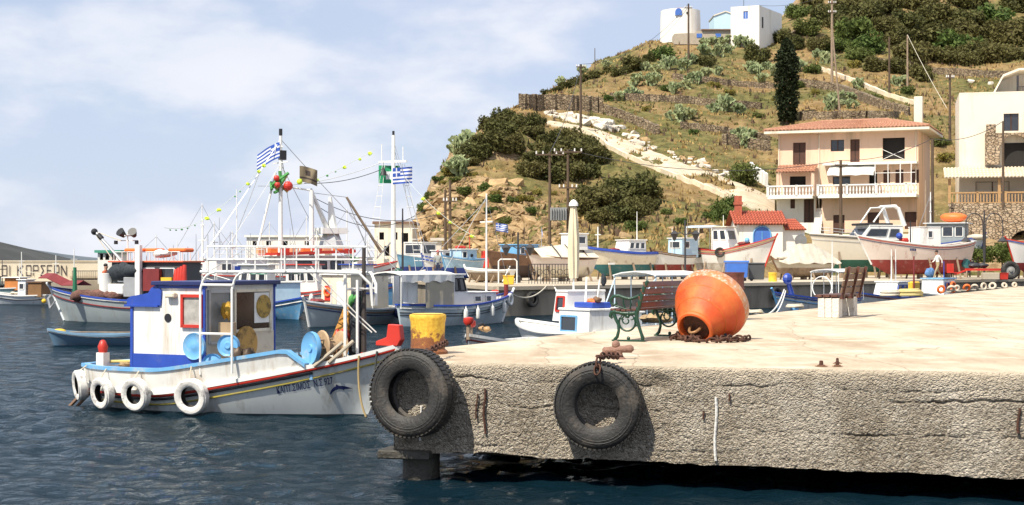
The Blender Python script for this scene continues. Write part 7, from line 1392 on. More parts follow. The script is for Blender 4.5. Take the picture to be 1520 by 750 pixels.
# ------------------------------------------------------------ hauled-out boats on the quayside
def ashore(name, label, st, bw_, B, top, bot, rail_, stripes=(), hm=1.0, hb=1.5, hs=1.1, draft=.55, ts=.3, up=.3, **kw):
    root, L, cs = boat_root(name, label, st, bw_, JZ + draft + up, group='boats hauled out on the quayside'); H = Hull(root, L, B, hm, hb, hs, draft=draft, ts=ts, zw=kw.pop('zw', .25), **kw); H.build(top, bot, rail_, GREYWOOD, stripes, bw=.2, stem=rail_); stands(root, H, -(draft + up)); return root, L, cs, H
def hauled():
    r, L, cs, H = ashore('small_boat', 'brown-hulled boat with pale blue cabin under the cliff', XY(812, 95), XY(722, 90), 2.0, BROWNH, mat('dark_bottom', (.09, .06, .05), .8), BROWNH, hm=.75, hb=1.15, hs=.8, draft=.5, up=.15); cabin(r, 1.9, 3.9, .7, .6, 1.45, SKYBLUE, SKYBLUE, (('S', .72, .92, .4, .85),)); MB().cyl((2.9, cs * .68, 1.1), (2.9, cs * .72, 1.1), .12, n=12).build('porthole', BLACK, r); cabin(r, .5, 1.8, .7, .6, 1.35, mat('grey_shelter', (.3, .33, .33), .6), WHITE, (('S', .1, .9, .4, .85),)); 
    M4 = Matrix.Translation(r.location) @ Matrix.Rotation(r.rotation_euler.z, 4, 'Z'); mast(r, .6, 0, 1.3, 2.6, .02, STEEL, name='flag_staff'); flagcloth('flag', 'furled blue and white flag on the pale blue cabin', M4 @ Vector((.6, 0, 2.6)), (.25, 0, -1), .35, .3, 'greek', .1, .2)
    r, L, cs, H = ashore('small_boat', 'beige boat with ribbed tarpaulin cover behind the folded parasol', XY(882, 90), XY(782, 87), 2.1, PINKW, CREAM, WOOD, hm=.65, hb=1.0, hs=.75, draft=.4, up=.2); rows = [[Vector((lerp(.4, L - .5, i / 12), y * (1 - .5 * max(0, i / 12 - .5)), .72 + .75 * (1 - abs(y)) * (1 - .3 * abs(i / 6 - 1)))) for i in range(13)] for y in (.95, .5, 0, -.5, -.95)]; MB().sheet(rows, .03).build('tarpaulin', mat('cream_tarp', (.68, .60, .46), .85, bump=.3, bs=3), r)
    for x in (1.2, 2.2, 3.2): MB().tube([(x, -.97, .7), (x, -.5, 1.12), (x, 0, 1.5), (x, .5, 1.12), (x, .97, .7)], .04, 6).build('tarp_rib', DKSTEEL, r)
    cabin(r, 1.0, 2.0, .6, 1.2, 2.1, WHITE, WHITE, (('S', .15, .85, .4, .85),))
    r, L, cs, H = ashore('fishing_boat', 'white fishing boat with blue sheer and teal bottom hauled out', XY(977, 99), XY(872, 96), 2.2, CREAM, TEAL, BLUE, ((.08, .07, BLUE), (.22, .03, WHITE)), hm=1.0, hb=1.35, hs=1.05, draft=.5, up=.2, zw=.25); cabin(r, 1.5, 3.0, .7, .9, 1.75, WHITE, WHITE, (('S', .08, .32, .4, .85), ('S', .38, .62, .4, .85), ('S', .68, .92, .4, .85)), rake=.2); mast(r, 1.7, 0, 1.7, 3.6, .035, WHITE); mast(r, L - .8, 0, 1.1, 2.6, .06, WHITE, ((2.1, .3),)); heap(r, 'deck_gear', (3.6, 0, 1.15), (.4, .4, .15), MAROON, 4, 5); MB().box((L - 1.3, cs * .75, .35 - .05), (.5, .04, .12)).build('name_board', WHITE, r)
    r, L, cs, H = ashore('small_boat', 'small white boat with red bottom and pale blue cabin hauled out', XY(1030, 101), XY(966, 98), 1.7, WHITE, REDBOT, WOOD, ((.1, .03, WOOD),), hm=.9, hb=1.25, hs=.95, draft=.4, up=.2, zw=.35); cabin(r, .3, 1.9, .6, .8, 2.0, mat('light_blue_cabin', (.45, .62, .74), .5), WHITE, (('S', .55, .85, .5, .85), ('F', .15, .85, .5, .85))); mast(r, 2.2, 0, .9, 2.7, .03, WHITE); mast(r, .9, .2, 2.0, 3.3, .03, GREYWOOD)
    r, L, cs, H = ashore('fishing_caique', 'large white caique with red sheer and upswept bow beside the hut', XY(1030, 102), XY(1152, 99), 2.6, WHITE, mat('dirty_white_bottom', (.62, .58, .52), .6, dirt=(GRIME, .3, 1.5)), RED, ((.12, .05, PLY), (.25, .025, RED)), hm=1.1, hb=2.0, hs=1.3, draft=.6, up=.15, zw=.3, rb=.14); cabin(r, 1.6, 2.9, .75, 1.0, 2.6, WHITE, CREAM, (('S', .1, .42, .5, .88), ('S', .55, .9, .5, .88), ('F', .1, .9, .5, .88)), rake=.35, over=.15); canopy(r, -.2, 1.7, .9, 1.1, 2.75, mat('pale_blue_tube', (.55, .68, .78), .4), WHITE, sag=0, nx=3); mast(r, 2.1, 0, 2.6, 3.4, .03, WHITE); heap(r, 'bow_gear', (3.8, cs * .2, 1.5), (.5, .3, .25), MAROON, 5, 7); heap(r, 'rope_heap', (3.3, cs * .2, 1.4), (.3, .3, .2), ROPE, 4, 7); m = MB(); m.ball((4.05, cs * .7, 1.75), .18, 8, 6); m.build('sky_blue_float', SKYBLUE, r)
    M4 = Matrix.Translation(r.location) @ Matrix.Rotation(r.rotation_euler.z, 4, 'Z')
    for u, dz, lb in ((.03, .75, 'black tyre fender at the stern of the red-sheered caique'), (.13, .7, 'black tyre fender second from the stern of the red-sheered caique'), (.46, .72, 'black tyre fender amidships on the red-sheered caique')): q = H.p(u, .8, cs, .12); tyre('tyre', lb, M4 @ Vector((q.x, q.y, dz + .25)), (.1, 1, 0), .33, .17, .17, RUBBER, 24, 0, 'tyre fenders on the red-sheered caique')
    r, L, cs, H = ashore('small_boat', 'boat under a pale tarpaulin tent beside the hut', XY(1236, 98), XY(1146, 96), 2.0, TARP, GREYWOOD, WOOD, hm=.5, hb=.8, hs=.55, draft=.35, up=.15); rows = [[Vector((lerp(.1, L - .3, i / 12), y * 1.05 * (1 - .6 * max(0, i / 12 - .6)), .5 + 1.25 * (1 - abs(y)) * math.sin(math.pi * (.12 + .8 * (i / 12))) + .06 * math.sin(i * 1.9 + y * 3))) for i in range(13)] for y in (1, .5, 0, -.5, -1)]; MB().sheet(rows, .03).build('tarpaulin', TARP, r); MB().tube([(1.2, cs * .5, .8), (1.3, cs * .5, -.3)], .04, 5).build('tent_pole', GREYWOOD, r)
    heap(r, 'rope_coil', (L - .7, cs * .2, .85), (.4, .3, .2), ROPE, 5, 6)
    # motor yacht
    r, L, cs = boat_root('motor_yacht', 'white motor yacht with arched radar mast and dark green bottom hauled out', XY(1352, 109), XY(1200, 107), JZ + 1.1, group='boats hauled out on the quayside'); H = Hull(r, L, 2.9, 1.55, 2.0, 1.6, draft=.7, um=.3, ts=.9, rb=.16, zw=.15, e0=.4, e1=.9, bp=1.1); H.build(mat('ivory_gelcoat', (.74, .69, .58), .25, var=.04), DKGREEN, WHITE, WHITE, ((.14, .03, BLACK), (.42, .02, STEEL)), bw=.12, inner=WHITE); stands(r, H, -1.1)
    cabin(r, 1.2, 4.6, 1.1, 1.45, 2.5, WHITE, WHITE, (('S', .1, .35, .25, .8), ('S', .42, .92, .3, .8), ('F', .05, .95, .3, .85)), rake=.9, over=.05, name='saloon', frame=STEEL); m = MB()
    for s in (-1, 1): m.tube([(1.1, s * 1.1, 2.5), (1.55, s * 1.05, 3.7), (1.9, s * 1.0, 3.9)], [.16, .14, .1], 6)
    m.tube([(1.75, -1.05, 3.88), (1.75, 1.05, 3.88)], .13, 6); m.build('radar_arch', WHITE, r); m = MB()
    for s in (-1, 1): m.tube([(1.7, s * 1.0, 3.85), (2.6, s * 1.0, 3.8), (3.4, s * .95, 2.75)], .06, 6)
    m.build('bimini_frame', WHITE, r); MB().box((3.0, 0, 2.62), (2.2, 2.0, .16)).build('flybridge_coaming', BLACK, r, bevel=.05); rail(r, [(4.8, cs * .9, 1.8), (5.6, cs * .65, 1.85), (6.4, cs * .35, 1.95), (7.0, 0, 2.0)], .4, STEEL); mast(r, 1.7, .2, 3.9, 4.6, .02, BLACK, name='aerial')
    # caique with pink-white topsides in front of the yacht
    r, L, cs, H = ashore('fishing_caique', 'long white caique with dark red bottom hauled out in front of the yacht', XY(1444, 103), XY(1272, 100.5), 2.8, PINKW, REDBOT, WHITE, ((.12, .025, RED), (.24, .02, NAVY)), hm=1.25, hb=1.95, hs=1.6, draft=.6, ts=.25, up=.3, zw=.35, rb=.13, rs=.04)
    cabin(r, 2.9, 4.4, .75, 1.0, 2.45, WHITE, WHITE, (('S', .4, .62, .55, .85),), over=.03); MB().box((4.5, 0, 1.3), (.9, 1.2, .3)).build('hatch', WHITE, r); heap(r, 'red_bundle', (5.3, cs * .3, 1.55), (.35, .3, .3), RED, 4, 6); m = MB(); m.ball((5.7, cs * .3, 1.9), .22, 10, 6); m.build('blue_float', BLUE, r); mast(r, 4.7, 0, 1.3, 2.9, .05, BLACK, name='exhaust_pipe')
    for i in range(3): MB().box((5.05 + .16 * i, cs * 1.16, 1.0), (.10, .04, .14)).build('painted_number', NAVY, r)
    MB().cyl((.95, cs * .55, .1), (.95, cs * .75, .1), .3, n=14).build('propeller', TEAL, r)
    # grey wheelhouse boat behind it
    r, L, cs, H = ashore('fishing_boat', 'blue and white fishing boat with grey wheelhouse and orange raft on its roof', XY(1358, 111), XY(1462, 109), 2.6, WHITE2, NAVY, BLUE, ((.15, .04, BLUE),), hm=1.5, hb=2.1, hs=1.6, draft=.6, up=.3); cabin(r, 1.0, 3.6, .95, 1.4, 2.9, mat('grey_wheelhouse', (.26, .30, .31), .5), WHITE2, (('S', .05, .35, .4, .85), ('S', .42, .68, .4, .85), ('S', .75, .95, .4, .85)), over=.25, frame=WHITE); MB().ball((2.7, 0, 3.35), (.95, .55, .35), 14, 8, .1).build('orange_raft', ORANGE, r, smooth=60); mast(r, 1.1, 0, 2.9, 5.2, .05, WHITE, ((3.8, .4), (4.6, .2))); m = MB(); m.tube([(-.1, 0, 1.6), (1.1, 0, 5.0)], .02, 4); m.build('stay', STEEL, r); MB().ball((4.3, cs * .3, 1.95), (.8, .45, .22), 12, 7, .1).build('canvas_bundle', TARP, r, smooth=60)
    r, L, cs, H = ashore('small_boat', 'white boat with red sheer stripe beside the tractor wheel', XY(1620, 104), XY(1494, 101), 2.4, WHITE, MAROON, RED, ((.1, .03, BLUE),), hm=1.2, hb=1.8, hs=1.3, draft=.5, up=.3); cabin(r, 2.6, 4.6, .8, 1.1, 2.7, MAROON, BLUE, (('S', .1, .45, .4, .85), ('S', .55, .9, .4, .85)))
    # little boats by the cliff foot
    r, L, cs, H = ashore('small_boat', 'blue boat with large dark windscreen below the cliff', XY(640, 103), XY(588, 100), 1.8, mat('light_blue_hull', (.22, .50, .72), .5), BLUE, WHITE, hm=.8, hb=1.1, hs=.85, draft=.4, up=.15); cabin(r, .4, 1.9, .75, .7, 1.8, WHITE, WHITE, (('S', .08, .92, .35, .9), ('F', .05, .95, .35, .9), ('A', .05, .95, .35, .9)), frame=WHITE)
    r, L, cs, H = ashore('small_boat', 'white boat with bright blue bottom below the cliff', XY(672, 99), XY(626, 97), 1.6, WHITE, BLUE, BLUE, ((.2, .05, BLUE),), hm=.7, hb=1.0, hs=.75, draft=.4, up=.1, zw=.3); cabin(r, .5, 1.4, .55, .6, 1.3, WHITE, WHITE, (('S', .3, .8, .4, .85),))
    r, L, cs, H = ashore('small_boat', 'pale blue boat with square cabin window below the cliff', XY(716, 96), XY(656, 94), 1.6, mat('light_blue_hull2', (.40, .60, .76), .5), BLUE, SKYBLUE, ((.1, .03, WHITE),), hm=.75, hb=1.0, hs=.8, draft=.4, up=.1); cabin(r, .9, 2.1, .6, .6, 1.35, mat('light_blue_cabin', (.45, .62, .74), .5), WHITE, (('S', .65, .92, .35, .85),)); MB().cyl((1.3, cs * .57, 1.0), (1.3, cs * .62, 1.0), .1, n=10).build('porthole', BLACK, r); mast(r, 1.0, 0, 1.3, 2.6, .03, RED); heap(r, 'red_awning_gear', (1.6, 0, 1.5), (.4, .3, .15), RED, 4, 4)
    r, L, cs, H = ashore('dinghy', 'white dinghy with dark interior lying on the quay edge', XY(762, 82), XY(690, 86), 1.4, WHITE, GREYWOOD, WHITE, hm=.35, hb=.5, hs=.4, draft=.25, up=.05)
    o = thing('red_board', 'upright red painted panel beside the slim white mast', 'panel', G(720, 410, JZ)); sc_ = o.location.y / F; MB().box((0, 0, 1.3), (.6, .1, 1.3)).build('board', RED, o, bevel=.02); MB().cyl((-.2, .08, 0), (-.2, .08, 1.2), .03, n=6).build('leg', DKSTEEL, o); MB().cyl((.2, .08, 0), (.2, .08, 1.2), .03, n=6).build('leg', DKSTEEL, o)
hauled()
# ------------------------------------------------------------ more of the fleet in the background
BGL = ['white boat with blue cabin roof moored at the breakwater', 'cream boat with tall thin mast behind the trawler stern', 'white boat with orange roof canvas behind the trawler', 'white motor boat with railings behind the trawler deckhouse', 'blue-hulled boat with short mast beside the cream harbour building', 'white boat with green awning behind the overhead frame', 'white boat with two thin masts between the trawlers', 'grey-green boat heaped with brown nets behind the trawler stern', 'white boat with red sheer in front of the trawler deckhouse', 'low blue boat beside the grey-hulled boat stern', 'cream cabin boat behind the big boat frame rails']
def background_fleet():
    rg = random.Random(21); spec = [(232, 100, 5.2, WHITE, BLUE, 4.2), (300, 104, 5.5, CREAM, WHITE, 6.4), (345, 101, 5.0, WHITE, ORANGE, 4.5), (400, 106, 6.5, WHITE, WHITE, 5.2), (548, 105, 5.0, SKYBLUE, WHITE, 4.6), (455, 99, 5.0, WHITE, mat('green_awning', (.10, .30, .20), .8), 5.4), (515, 103, 6.0, WHITE, WHITE, 6.0), (318, 90, 5.0, LIT, MAROON, 4.8), (470, 77, 5.5, WHITE, RED, 4.0), (545, 80, 4.5, SKYBLUE, BLUE, 3.6), (365, 74, 5.0, CREAM, WHITE, 3.2)]
    for (px, Y, L, hm_, rm, mh), lb in zip(spec, BGL):
        a = XY(px, Y); d = Vector((rg.choice((-1, 1)) * .9, rg.uniform(-.35, .35))).normalized(); root, L, cs = boat_root('moored_boat', lb, a - d * L / 2, a + d * L / 2, group='boats moored in the background'); H = Hull(root, L, 2.0, .95, 1.5, 1.0, draft=.4, ts=.5); H.build(hm_, NAVY, rg.choice((BLUE, RED, WHITE)), GREYWOOD, ((.15, .03, rg.choice((BLUE, RED, MAROON))),), bw=.2)
        cabin(root, L * .25, L * .55, .7, .9, 2.3, WHITE, rm, (('S', .08, .3, .45, .85), ('S', .38, .62, .45, .85), ('S', .7, .92, .45, .85)), rake=.2, over=.15); mast(root, L * .5, 0, 2.3, mh, .045, WHITE, ((mh * .75, .5),)); mast(root, L * .15, .2, 1.0, mh * .7, .03, STEEL, name='stern_pole'); rail(root, [(L * .6, cs * .7, 1.1), (L * .75, cs * .55, 1.3), (L * .92, cs * .2, 1.5)], .5)
        t = MB(); t.tube([(L * .5, 0, mh - .1), (L, 0, 1.6)], .015, 4); t.tube([(L * .5, 0, mh - .1), (.1, 0, 1.2)], .015, 4); t.build('stay', STEEL, root); heap(root, 'deck_clutter', (L * .15, cs * .2, 1.05), (.5, .5, .25), rg.choice((NETB, TERRA, NETS, CANVAS)), 5, 4); heap(root, 'net_pile', (L * .72, cs * .2, 1.25), (.5, .4, .25), rg.choice((NETB, ORANGE, NETS, ROPE)), 5, 8); mast(root, L * .3, -.3, 2.3, mh * .85, .025, STEEL, name='aerial'); mast(root, L * .8, .1, 1.2, mh * .6, .03, WHITE, name='fore_mast')
        for k in range(3): q = H.p(.35 + .18 * k, .75, cs, .12); MB().ball((q.x, q.y, .7), (.12, .12, .22), 8, 6).build('fender', rg.choice((WHITE, ORANGE, NAVY)), root)
background_fleet()
# ------------------------------------------------------------ foreground on the jetty
def linkmesh(r=.045, t=.014, mt=RUSTM):
    pts = [(r * 1.55 * math.cos(a) if True else 0, r * .85 * math.sin(a), 0) for a in np.linspace(0, 2 * math.pi, 12, endpoint=False)]
    return MB().tube(pts, t, 6, closed=True).mesh('chain_link', mt, 60)
LINK = linkmesh()
def chain(label, pts, step=.095, sc_=1.0, mt=None, jitter=0.0):
    pts = [Vector(p) for p in pts]; o = thing('chain', label, 'chain', pts[0]); seg = [0]
    for a, b in zip(pts, pts[1:]): seg.append(seg[-1] + (b - a).length)
    n = max(2, int(seg[-1] / (step * sc_)))
    for i in range(n):
        s = seg[-1] * (i + .5) / n; k = max(j for j in range(len(seg) - 1) if seg[j] <= s); p = pts[k].lerp(pts[k + 1], (s - seg[k]) / max(1e-6, seg[k + 1] - seg[k])); d = (pts[k + 1] - pts[k]).normalized()
        c = link(LINK, 'chain_link', o); c.location = p - pts[0] + Vector((random.uniform(-1, 1), random.uniform(-1, 1), random.uniform(0, .6))) * jitter
        q = d.to_track_quat('X', 'Z').to_euler(); q.rotate_axis('X', (i % 2) * 1.35 + random.uniform(-.2, .2)); c.rotation_euler = q; c.scale = (sc_,) * 3
    return o
FN3 = Vector((FN.x, FN.y, 0)); 
def rot2(v, deg): a = math.radians(deg); return Vector((v.x * math.cos(a) - v.y * math.sin(a), v.x * math.sin(a) + v.y * math.cos(a), 0))
c1 = face_pt(.30, .21, 1.01); c2 = face_pt(2.43, .16, .915)
tyre('truck_tyre', 'big worn black truck tyre hung at the corner below the yellow bollard', c1, rot2(FN3, -10) + Vector((0, 0, .05)), .495, .26, .265, RUBBER, 64, 56)
tyre('truck_tyre', 'big worn black truck tyre hung on the jetty face below the rusty cleat', c2, rot2(FN3, 2) + Vector((0, 0, -.04)), .475, .24, .25, RUBBER, 64, 56)
chain('rusty chain holding the corner tyre to the yellow bollard', [face_pt(.40, .24, 1.36), face_pt(.40, .05, 1.46), face_pt(.38, -.5, 1.50), face_pt(.3, -1.1, 1.52)], sc_=.9)
chain('rusty chain holding the face tyre to the rusty cleat', [face_pt(2.45, .34, 1.28), face_pt(2.46, .26, 1.46), face_pt(2.5, .05, 1.46), face_pt(2.55, -.5, 1.42)], sc_=.9)
b = G(918, 533, JZ); o = thing('mooring_cleat', 'rusty pinkish iron cleat near the jetty edge', 'cleat', b, math.atan2(FD.y, FD.x) + .15)
CLEM = mat('pink_rusted_iron', (.27, .15, .11), .85, var=.35, vs=14, bump=.4, bs=40); MB().lathe([(.09, 0), (.06, .03), (.045, .07), (.05, .1)], 12).build('stem', CLEM, o, smooth=50); MB().lathe([(.02, -.19), (.045, -.17), (.042, -.05), (.05, 0), (.042, .05), (.05, .15), (.02, .18)], 10, axis_matrix((1, .0, .08)), c=(0, 0, .11)).build('horn', CLEM, o, smooth=50); MB().ball((-.03, 0, .17), .05, 10, 6).build('knob', CLEM, o, smooth=50)
# yellow bollard with rust creeping up from its base
def rustyellow():
    m = bpy.data.materials.new('rusting_yellow'); m.use_nodes = True; t = m.node_tree; p = t.nodes['Principled BSDF']; p.inputs['Roughness'].default_value = .6; co = N(t, 'ShaderNodeTexCoord').outputs['Object']
    n = N(t, 'ShaderNodeTexNoise', i_Scale=9.0, i_Detail=9.0, i_Roughness=.75); t.links.new(co, n.inputs[0]); sp = N(t, 'ShaderNodeSeparateXYZ'); t.links.new(co, sp.inputs[0]); mr = N(t, 'ShaderNodeMapRange', i_From_Min=0.0, i_From_Max=.5, i_To_Min=.34, i_To_Max=-.16); t.links.new(sp.outputs[2], mr.inputs[0])
    a = N(t, 'ShaderNodeMath', operation='ADD'); t.links.new(n.outputs[0], a.inputs[0]); t.links.new(mr.outputs[0], a.inputs[1]); r = ramp(t, a.outputs[0], [(.55, 0.0), (.64, 1.0)])
    n2_ = N(t, 'ShaderNodeTexNoise', i_Scale=30.0, i_Detail=4.0); t.links.new(co, n2_.inputs[0]); rc = mixc(t, n2_.outputs[0], (.10, .035, .015), (.36, .13, .04)); y = mixc(t, ramp(t, n2_.outputs[0], [(.35, 0.), (.7, 1.)]), (.66, .36, .03), (.85, .56, .06))
    t.links.new(mixc(t, r, y, rc), p.inputs['Base Color']); bp = N(t, 'ShaderNodeBump', i_Strength=.5, i_Distance=.02); t.links.new(n.outputs[0], bp.inputs['Height']); t.links.new(bp.outputs[0], p.inputs['Normal']); return m
RY_ = rustyellow(); bp_ = Vector(((635 - CX) * 19.3 / F, 19.3, JZ)); o = thing('mooring_bollard', 'stout yellow bollard with rusted base at the jetty corner', 'bollard', bp_)
MB().lathe([(.25, 0), (.25, .03), (.215, .06), (.21, .2), (.215, .38), (.228, .44), (.23, .475), (.22, .49), (.0, .495)], 32, caps=False).build('body', RY_, o, smooth=40)
MB().lathe([(.20, .497), (.19, .50), (0, .502)], 24, caps=False).build('cap', mat('bleached_yellow', (.80, .58, .12), .6, dirt=(RUST, .2, 8)), o)
# cast-iron bench
IRON = mat('green_cast_iron', (.010, .05, .028), .35, var=.3, vs=20, bump=.2, bs=60)
def bench():
    rz = math.atan2(ED.y, ED.x) - math.pi / 2; o = thing('park_bench', 'ornate green cast-iron bench with dark wooden slats beside the orange buoy', 'bench', G(930, 507, JZ), rz); L = 1.72
    def arc(cx, cz, r, a0, a1, n=9, k=1.0): return [(cx + r * lerp(1, k, i / (n - 1)) * math.cos(math.radians(lerp(a0, a1, i / (n - 1)))), cz + r * lerp(1, k, i / (n - 1)) * math.sin(math.radians(lerp(a0, a1, i / (n - 1))))) for i in range(n)]
    for y in (0.0, L):
        f = MB(); T3 = lambda pl: [(x, y, z) for x, z in pl]
        back = [(.33, .87), (.30, .83), (.255, .74), (.215, .60), (.18, .47), (.155, .42), (.16, .32), (.19, .22), (.225, .12), (.25, .05), (.24, .015)]
        f.tube(T3(back), [.026, .03, .032, .032, .034, .034, .028, .026, .024, .03, .02], 8)
        f.tube(T3([(.16, .41), (.05, .40), (-.08, .405), (-.19, .43), (-.235, .41), (-.25, .36), (-.22, .33)]), [.03, .028, .028, .032, .032, .026, .018], 8)
        f.tube(T3([(-.20, .40), (-.165, .32), (-.125, .24), (-.12, .15), (-.145, .06), (-.19, .02)]), [.03, .026, .024, .022, .026, .022], 8); f.build('end_frame', IRON, o, smooth=60)
        f = MB(); f.tube(T3([(.20, .66), (.13, .63), (.05, .61), (-.03, .625), (-.12, .655), (-.20, .645), (-.24, .60), (-.235, .545), (-.19, .52), (-.15, .545), (-.165, .58)]), [.022, .022, .022, .024, .026, .026, .024, .02, .018, .014, .012], 8)
        f.tube(T3([(-.21, .53), (-.13, .50), (-.03, .47), (.06, .45), (.15, .45)]), .014, 6); f.tube(T3([(-.05, .61), (-.05, .55), (-.02, .48)]), .012, 6); f.tube(T3([(.06, .60), (.07, .52), (.05, .46)]), .012, 6); f.build('armrest', IRON, o, smooth=60)
        f = MB(); f.tube(T3(arc(.01, .275, .125, 150, 395, 16)), .015, 6); f.tube(T3(arc(.0, .30, .085, 60, 420, 18, .25)), .011, 6); f.tube(T3(arc(-.055, .335, .05, 0, 300, 12, .4)), .009, 6); f.tube(T3(arc(.075, .335, .05, 180, -120, 12, .4)), .009, 6); f.tube(T3([(-.12, .22), (-.09, .20)]), .012, 6); f.tube(T3([(.13, .22), (.18, .25)]), .012, 6); f.ball((.02, y, .36), .03, 8, 5); f.build('scrollwork', IRON, o, smooth=60)
        f = MB(); f.box((.03, y, .012), (.50, .05, .024)); f.ball((.03, y, .045), (.028, .02, .03), 8, 5); f.build('foot_bar', IRON, o)
    for k, (x, z, t_) in enumerate(((.31, .82, 1.2), (.275, .715, 1.2), (.24, .615, 1.25), (.205, .52, 1.3))):
        m = MB(); m.box((x - .03, L / 2, z), (.03, L + .06, .078), M=Matrix.Rotation(-.32, 3, 'Y')); m.build('back_slat', SLAT, o, bevel=.006)
    for k in range(5): m = MB(); m.box((.12 - k * .082, L / 2, .445 + .006 * abs(k - 2)), (.068, L + .06, .03)); m.build('seat_slat', SLAT, o, bevel=.006)
bench()
# conical mooring buoy lying on its side
def buoy():
    ax = Vector((-.47, -.72, -.51)).normalized(); c = Vector((2.95, 22.9, JZ + .505)); o = thing('mooring_buoy', 'large weathered orange conical buoy lying beside the bench', 'buoy', c); M_ = axis_matrix(ax)
    def mm(name, base, pale, amt, crust):
        m = bpy.data.materials.new(name); m.use_nodes = True; t = m.node_tree; p = t.nodes['Principled BSDF']; p.inputs['Roughness'].default_value = .55; co = N(t, 'ShaderNodeTexCoord').outputs['Object']
        n = N(t, 'ShaderNodeTexNoise', i_Scale=2.2, i_Detail=7.0, i_Roughness=.6); t.links.new(co, n.inputs[0]); d = N(t, 'ShaderNodeTexNoise', i_Scale=16.0, i_Detail=8.0, i_Roughness=.75); t.links.new(co, d.inputs[0])
        col = mixc(t, ramp(t, n.outputs[0], [(.4, 0.), (.62, 1.)]), base, pale); col = mixc(t, ramp(t, d.outputs[0], [(amt, 0.), (amt + .1, 1.)]), col, crust); t.links.new(col, p.inputs['Base Color'])
        bp = N(t, 'ShaderNodeBump', i_Strength=.35, i_Distance=.03); t.links.new(d.outputs[0], bp.inputs['Height']); t.links.new(bp.outputs[0], p.inputs['Normal']); return m
    R = .56
    MB().lathe([(R * .985, .07), (R * .97, .10), (R * .80, .30), (R * .60, .48), (.275, .585), (.27, .60)], 48, M_, caps=False).build('cone', mm('buoy_orange', (.60, .075, .012), (.66, .16, .03), .62, (.62, .30, .11)), o, smooth=40)
    MB().lathe([(R * .5, -.20), (R * .9, -.17), (R * .985, -.10), (R, -.02), (R, .04), (R * .985, .07)], 48, M_).build('rim_band', mm('buoy_crust', (.50, .15, .05), (.56, .27, .11), .50, (.50, .46, .38)), o, smooth=40)
    MB().lathe([(.27, .60), (.28, .64), (.265, .665), (.235, .67), (.225, .64), (.22, .56), (0, .55)], 32, M_, caps=False).build('nose_collar', mm('buoy_nose', (.75, .12, .02), (.70, .15, .03), .7, (.3, .08, .03)), o, smooth=40)
    MB().lathe([(.21, .562), (.20, .60), (.05, .60), (0, .60)], 24, M_, caps=False).build('nose_plate', RUSTM, o, smooth=40)
    m = MB(); pts = [M_ @ Vector((.085 * math.cos(a), .0, .60 + .16 * math.sin(a))) for a in np.linspace(0, math.pi, 9)]; m.tube(pts, .022, 8); m.build('shackle', mat('bright_rust', (.38, .20, .09), .6, .4, var=.4, vs=20), o, smooth=60)
    m = MB(); up = M_ @ Vector((0, 1, 0)); rt = M_ @ Vector((1, 0, 0)); rt = rt if rt.x > 0 else -rt; up = up if up.z > 0 else -up; q = ax * .38 + rt * .30 - up * .27; n = (q - ax * (q.dot(ax) - .16)).normalized(); m.cyl(q - n * .02, q + n * .035, .033, .028, 12); m.build('drain_plug', BLACK, o)
    for t_ in (.22, .40): MB().lathe([(lerp(R * .97, .275, (t_ - .1) / .485) * 1.0 + .006, t_), (lerp(R * .97, .275, (t_ - .1) / .485) + .014, t_ + .006), (lerp(R * .97, .275, (t_ - .1) / .485) + .004, t_ + .014)], 48, M_, caps=False).build('moulding_seam', mm('buoy_seam', (.60, .13, .02), (.66, .2, .05), .7, (.6, .3, .15)), o, smooth=40)
buoy()
g = lambda px, py, dz=.02: G(px, py, JZ) + Vector((0, 0, dz))
chain('heap of thick rusty chain spread under the orange buoy', [g(996, 503), g(1012, 506), g(1003, 499), g(1022, 502), g(1036, 506), g(1020, 508), g(1044, 503, .1), g(1046, 498, .25), g(1050, 504, .05), g(1070, 507), g(1090, 505), g(1112, 506), g(1095, 508), g(1066, 509), g(1040, 509), g(1015, 505), g(1000, 506)], sc_=1.15, jitter=.03)
# rusty drum
o = thing('oil_drum', 'rusty brown steel drum standing behind the orange buoy', 'drum', Vector(((1082 - CX) * 30.4 / F, 30.4, JZ))); DR = mat('rusty_brown_paint', (.15, .045, .03), .7, var=.35, vs=4, dirt=((.06, .03, .02), .25, 6), bump=.3)
MB().lathe([(.29, 0), (.305, .02), (.295, .05), (.295, .30), (.31, .325), (.295, .35), (.295, .60), (.31, .625), (.295, .65), (.295, .88), (.305, .91), (.305, .935), (.29, .935), (.285, .91), (0, .905)], 28, caps=False).build('body', DR, o, smooth=35); MB().cyl((.15, 0, .905), (.15, 0, .925), .04, n=10).build('bung', DR, o)
# concrete-footed bench
def bench2():
    rz = math.atan2(ED.y, ED.x) - math.pi / 2; p = G(1230, 472, JZ); o = thing('park_bench', 'wooden plank bench on two white concrete blocks', 'bench', p, rz); L = 1.75; PK = mat('bench_plank', (.20, .12, .075), .75, var=.3, vs=7); CB = mat('white_block', (.66, .62, .55), .9, var=.1, bump=.4, dirt=(GRIME, .2, 4))
    for y in (.12, L - .32):
        for k in range(3): MB().box((-.145 + .145 * k, y, .20), (.138, .30, .40)).build('concrete_block', CB, o, bevel=.008)
    for k in range(3): MB().box((-.2 + k * .16, L / 2 - .05, .445), (.14, L, .05)).build('seat_plank', SLAT, o, bevel=.008)
    for k in range(4): MB().box((.27 + k * .028, L / 2 - .05, .56 + k * .135), (.03, L, .115), M=Matrix.Rotation(.2, 3, 'Y')).build('back_plank', PK, o, bevel=.008)
    for y in (.1, L / 2, L - .2): MB().bar((.26, y, .42), (.41, y, 1.04), .06, .05).build('back_strut', SLAT, o); MB().bar((-.25, y, .40), (.3, y, .40), .06, .04).build('seat_bearer', SLAT, o)
bench2()
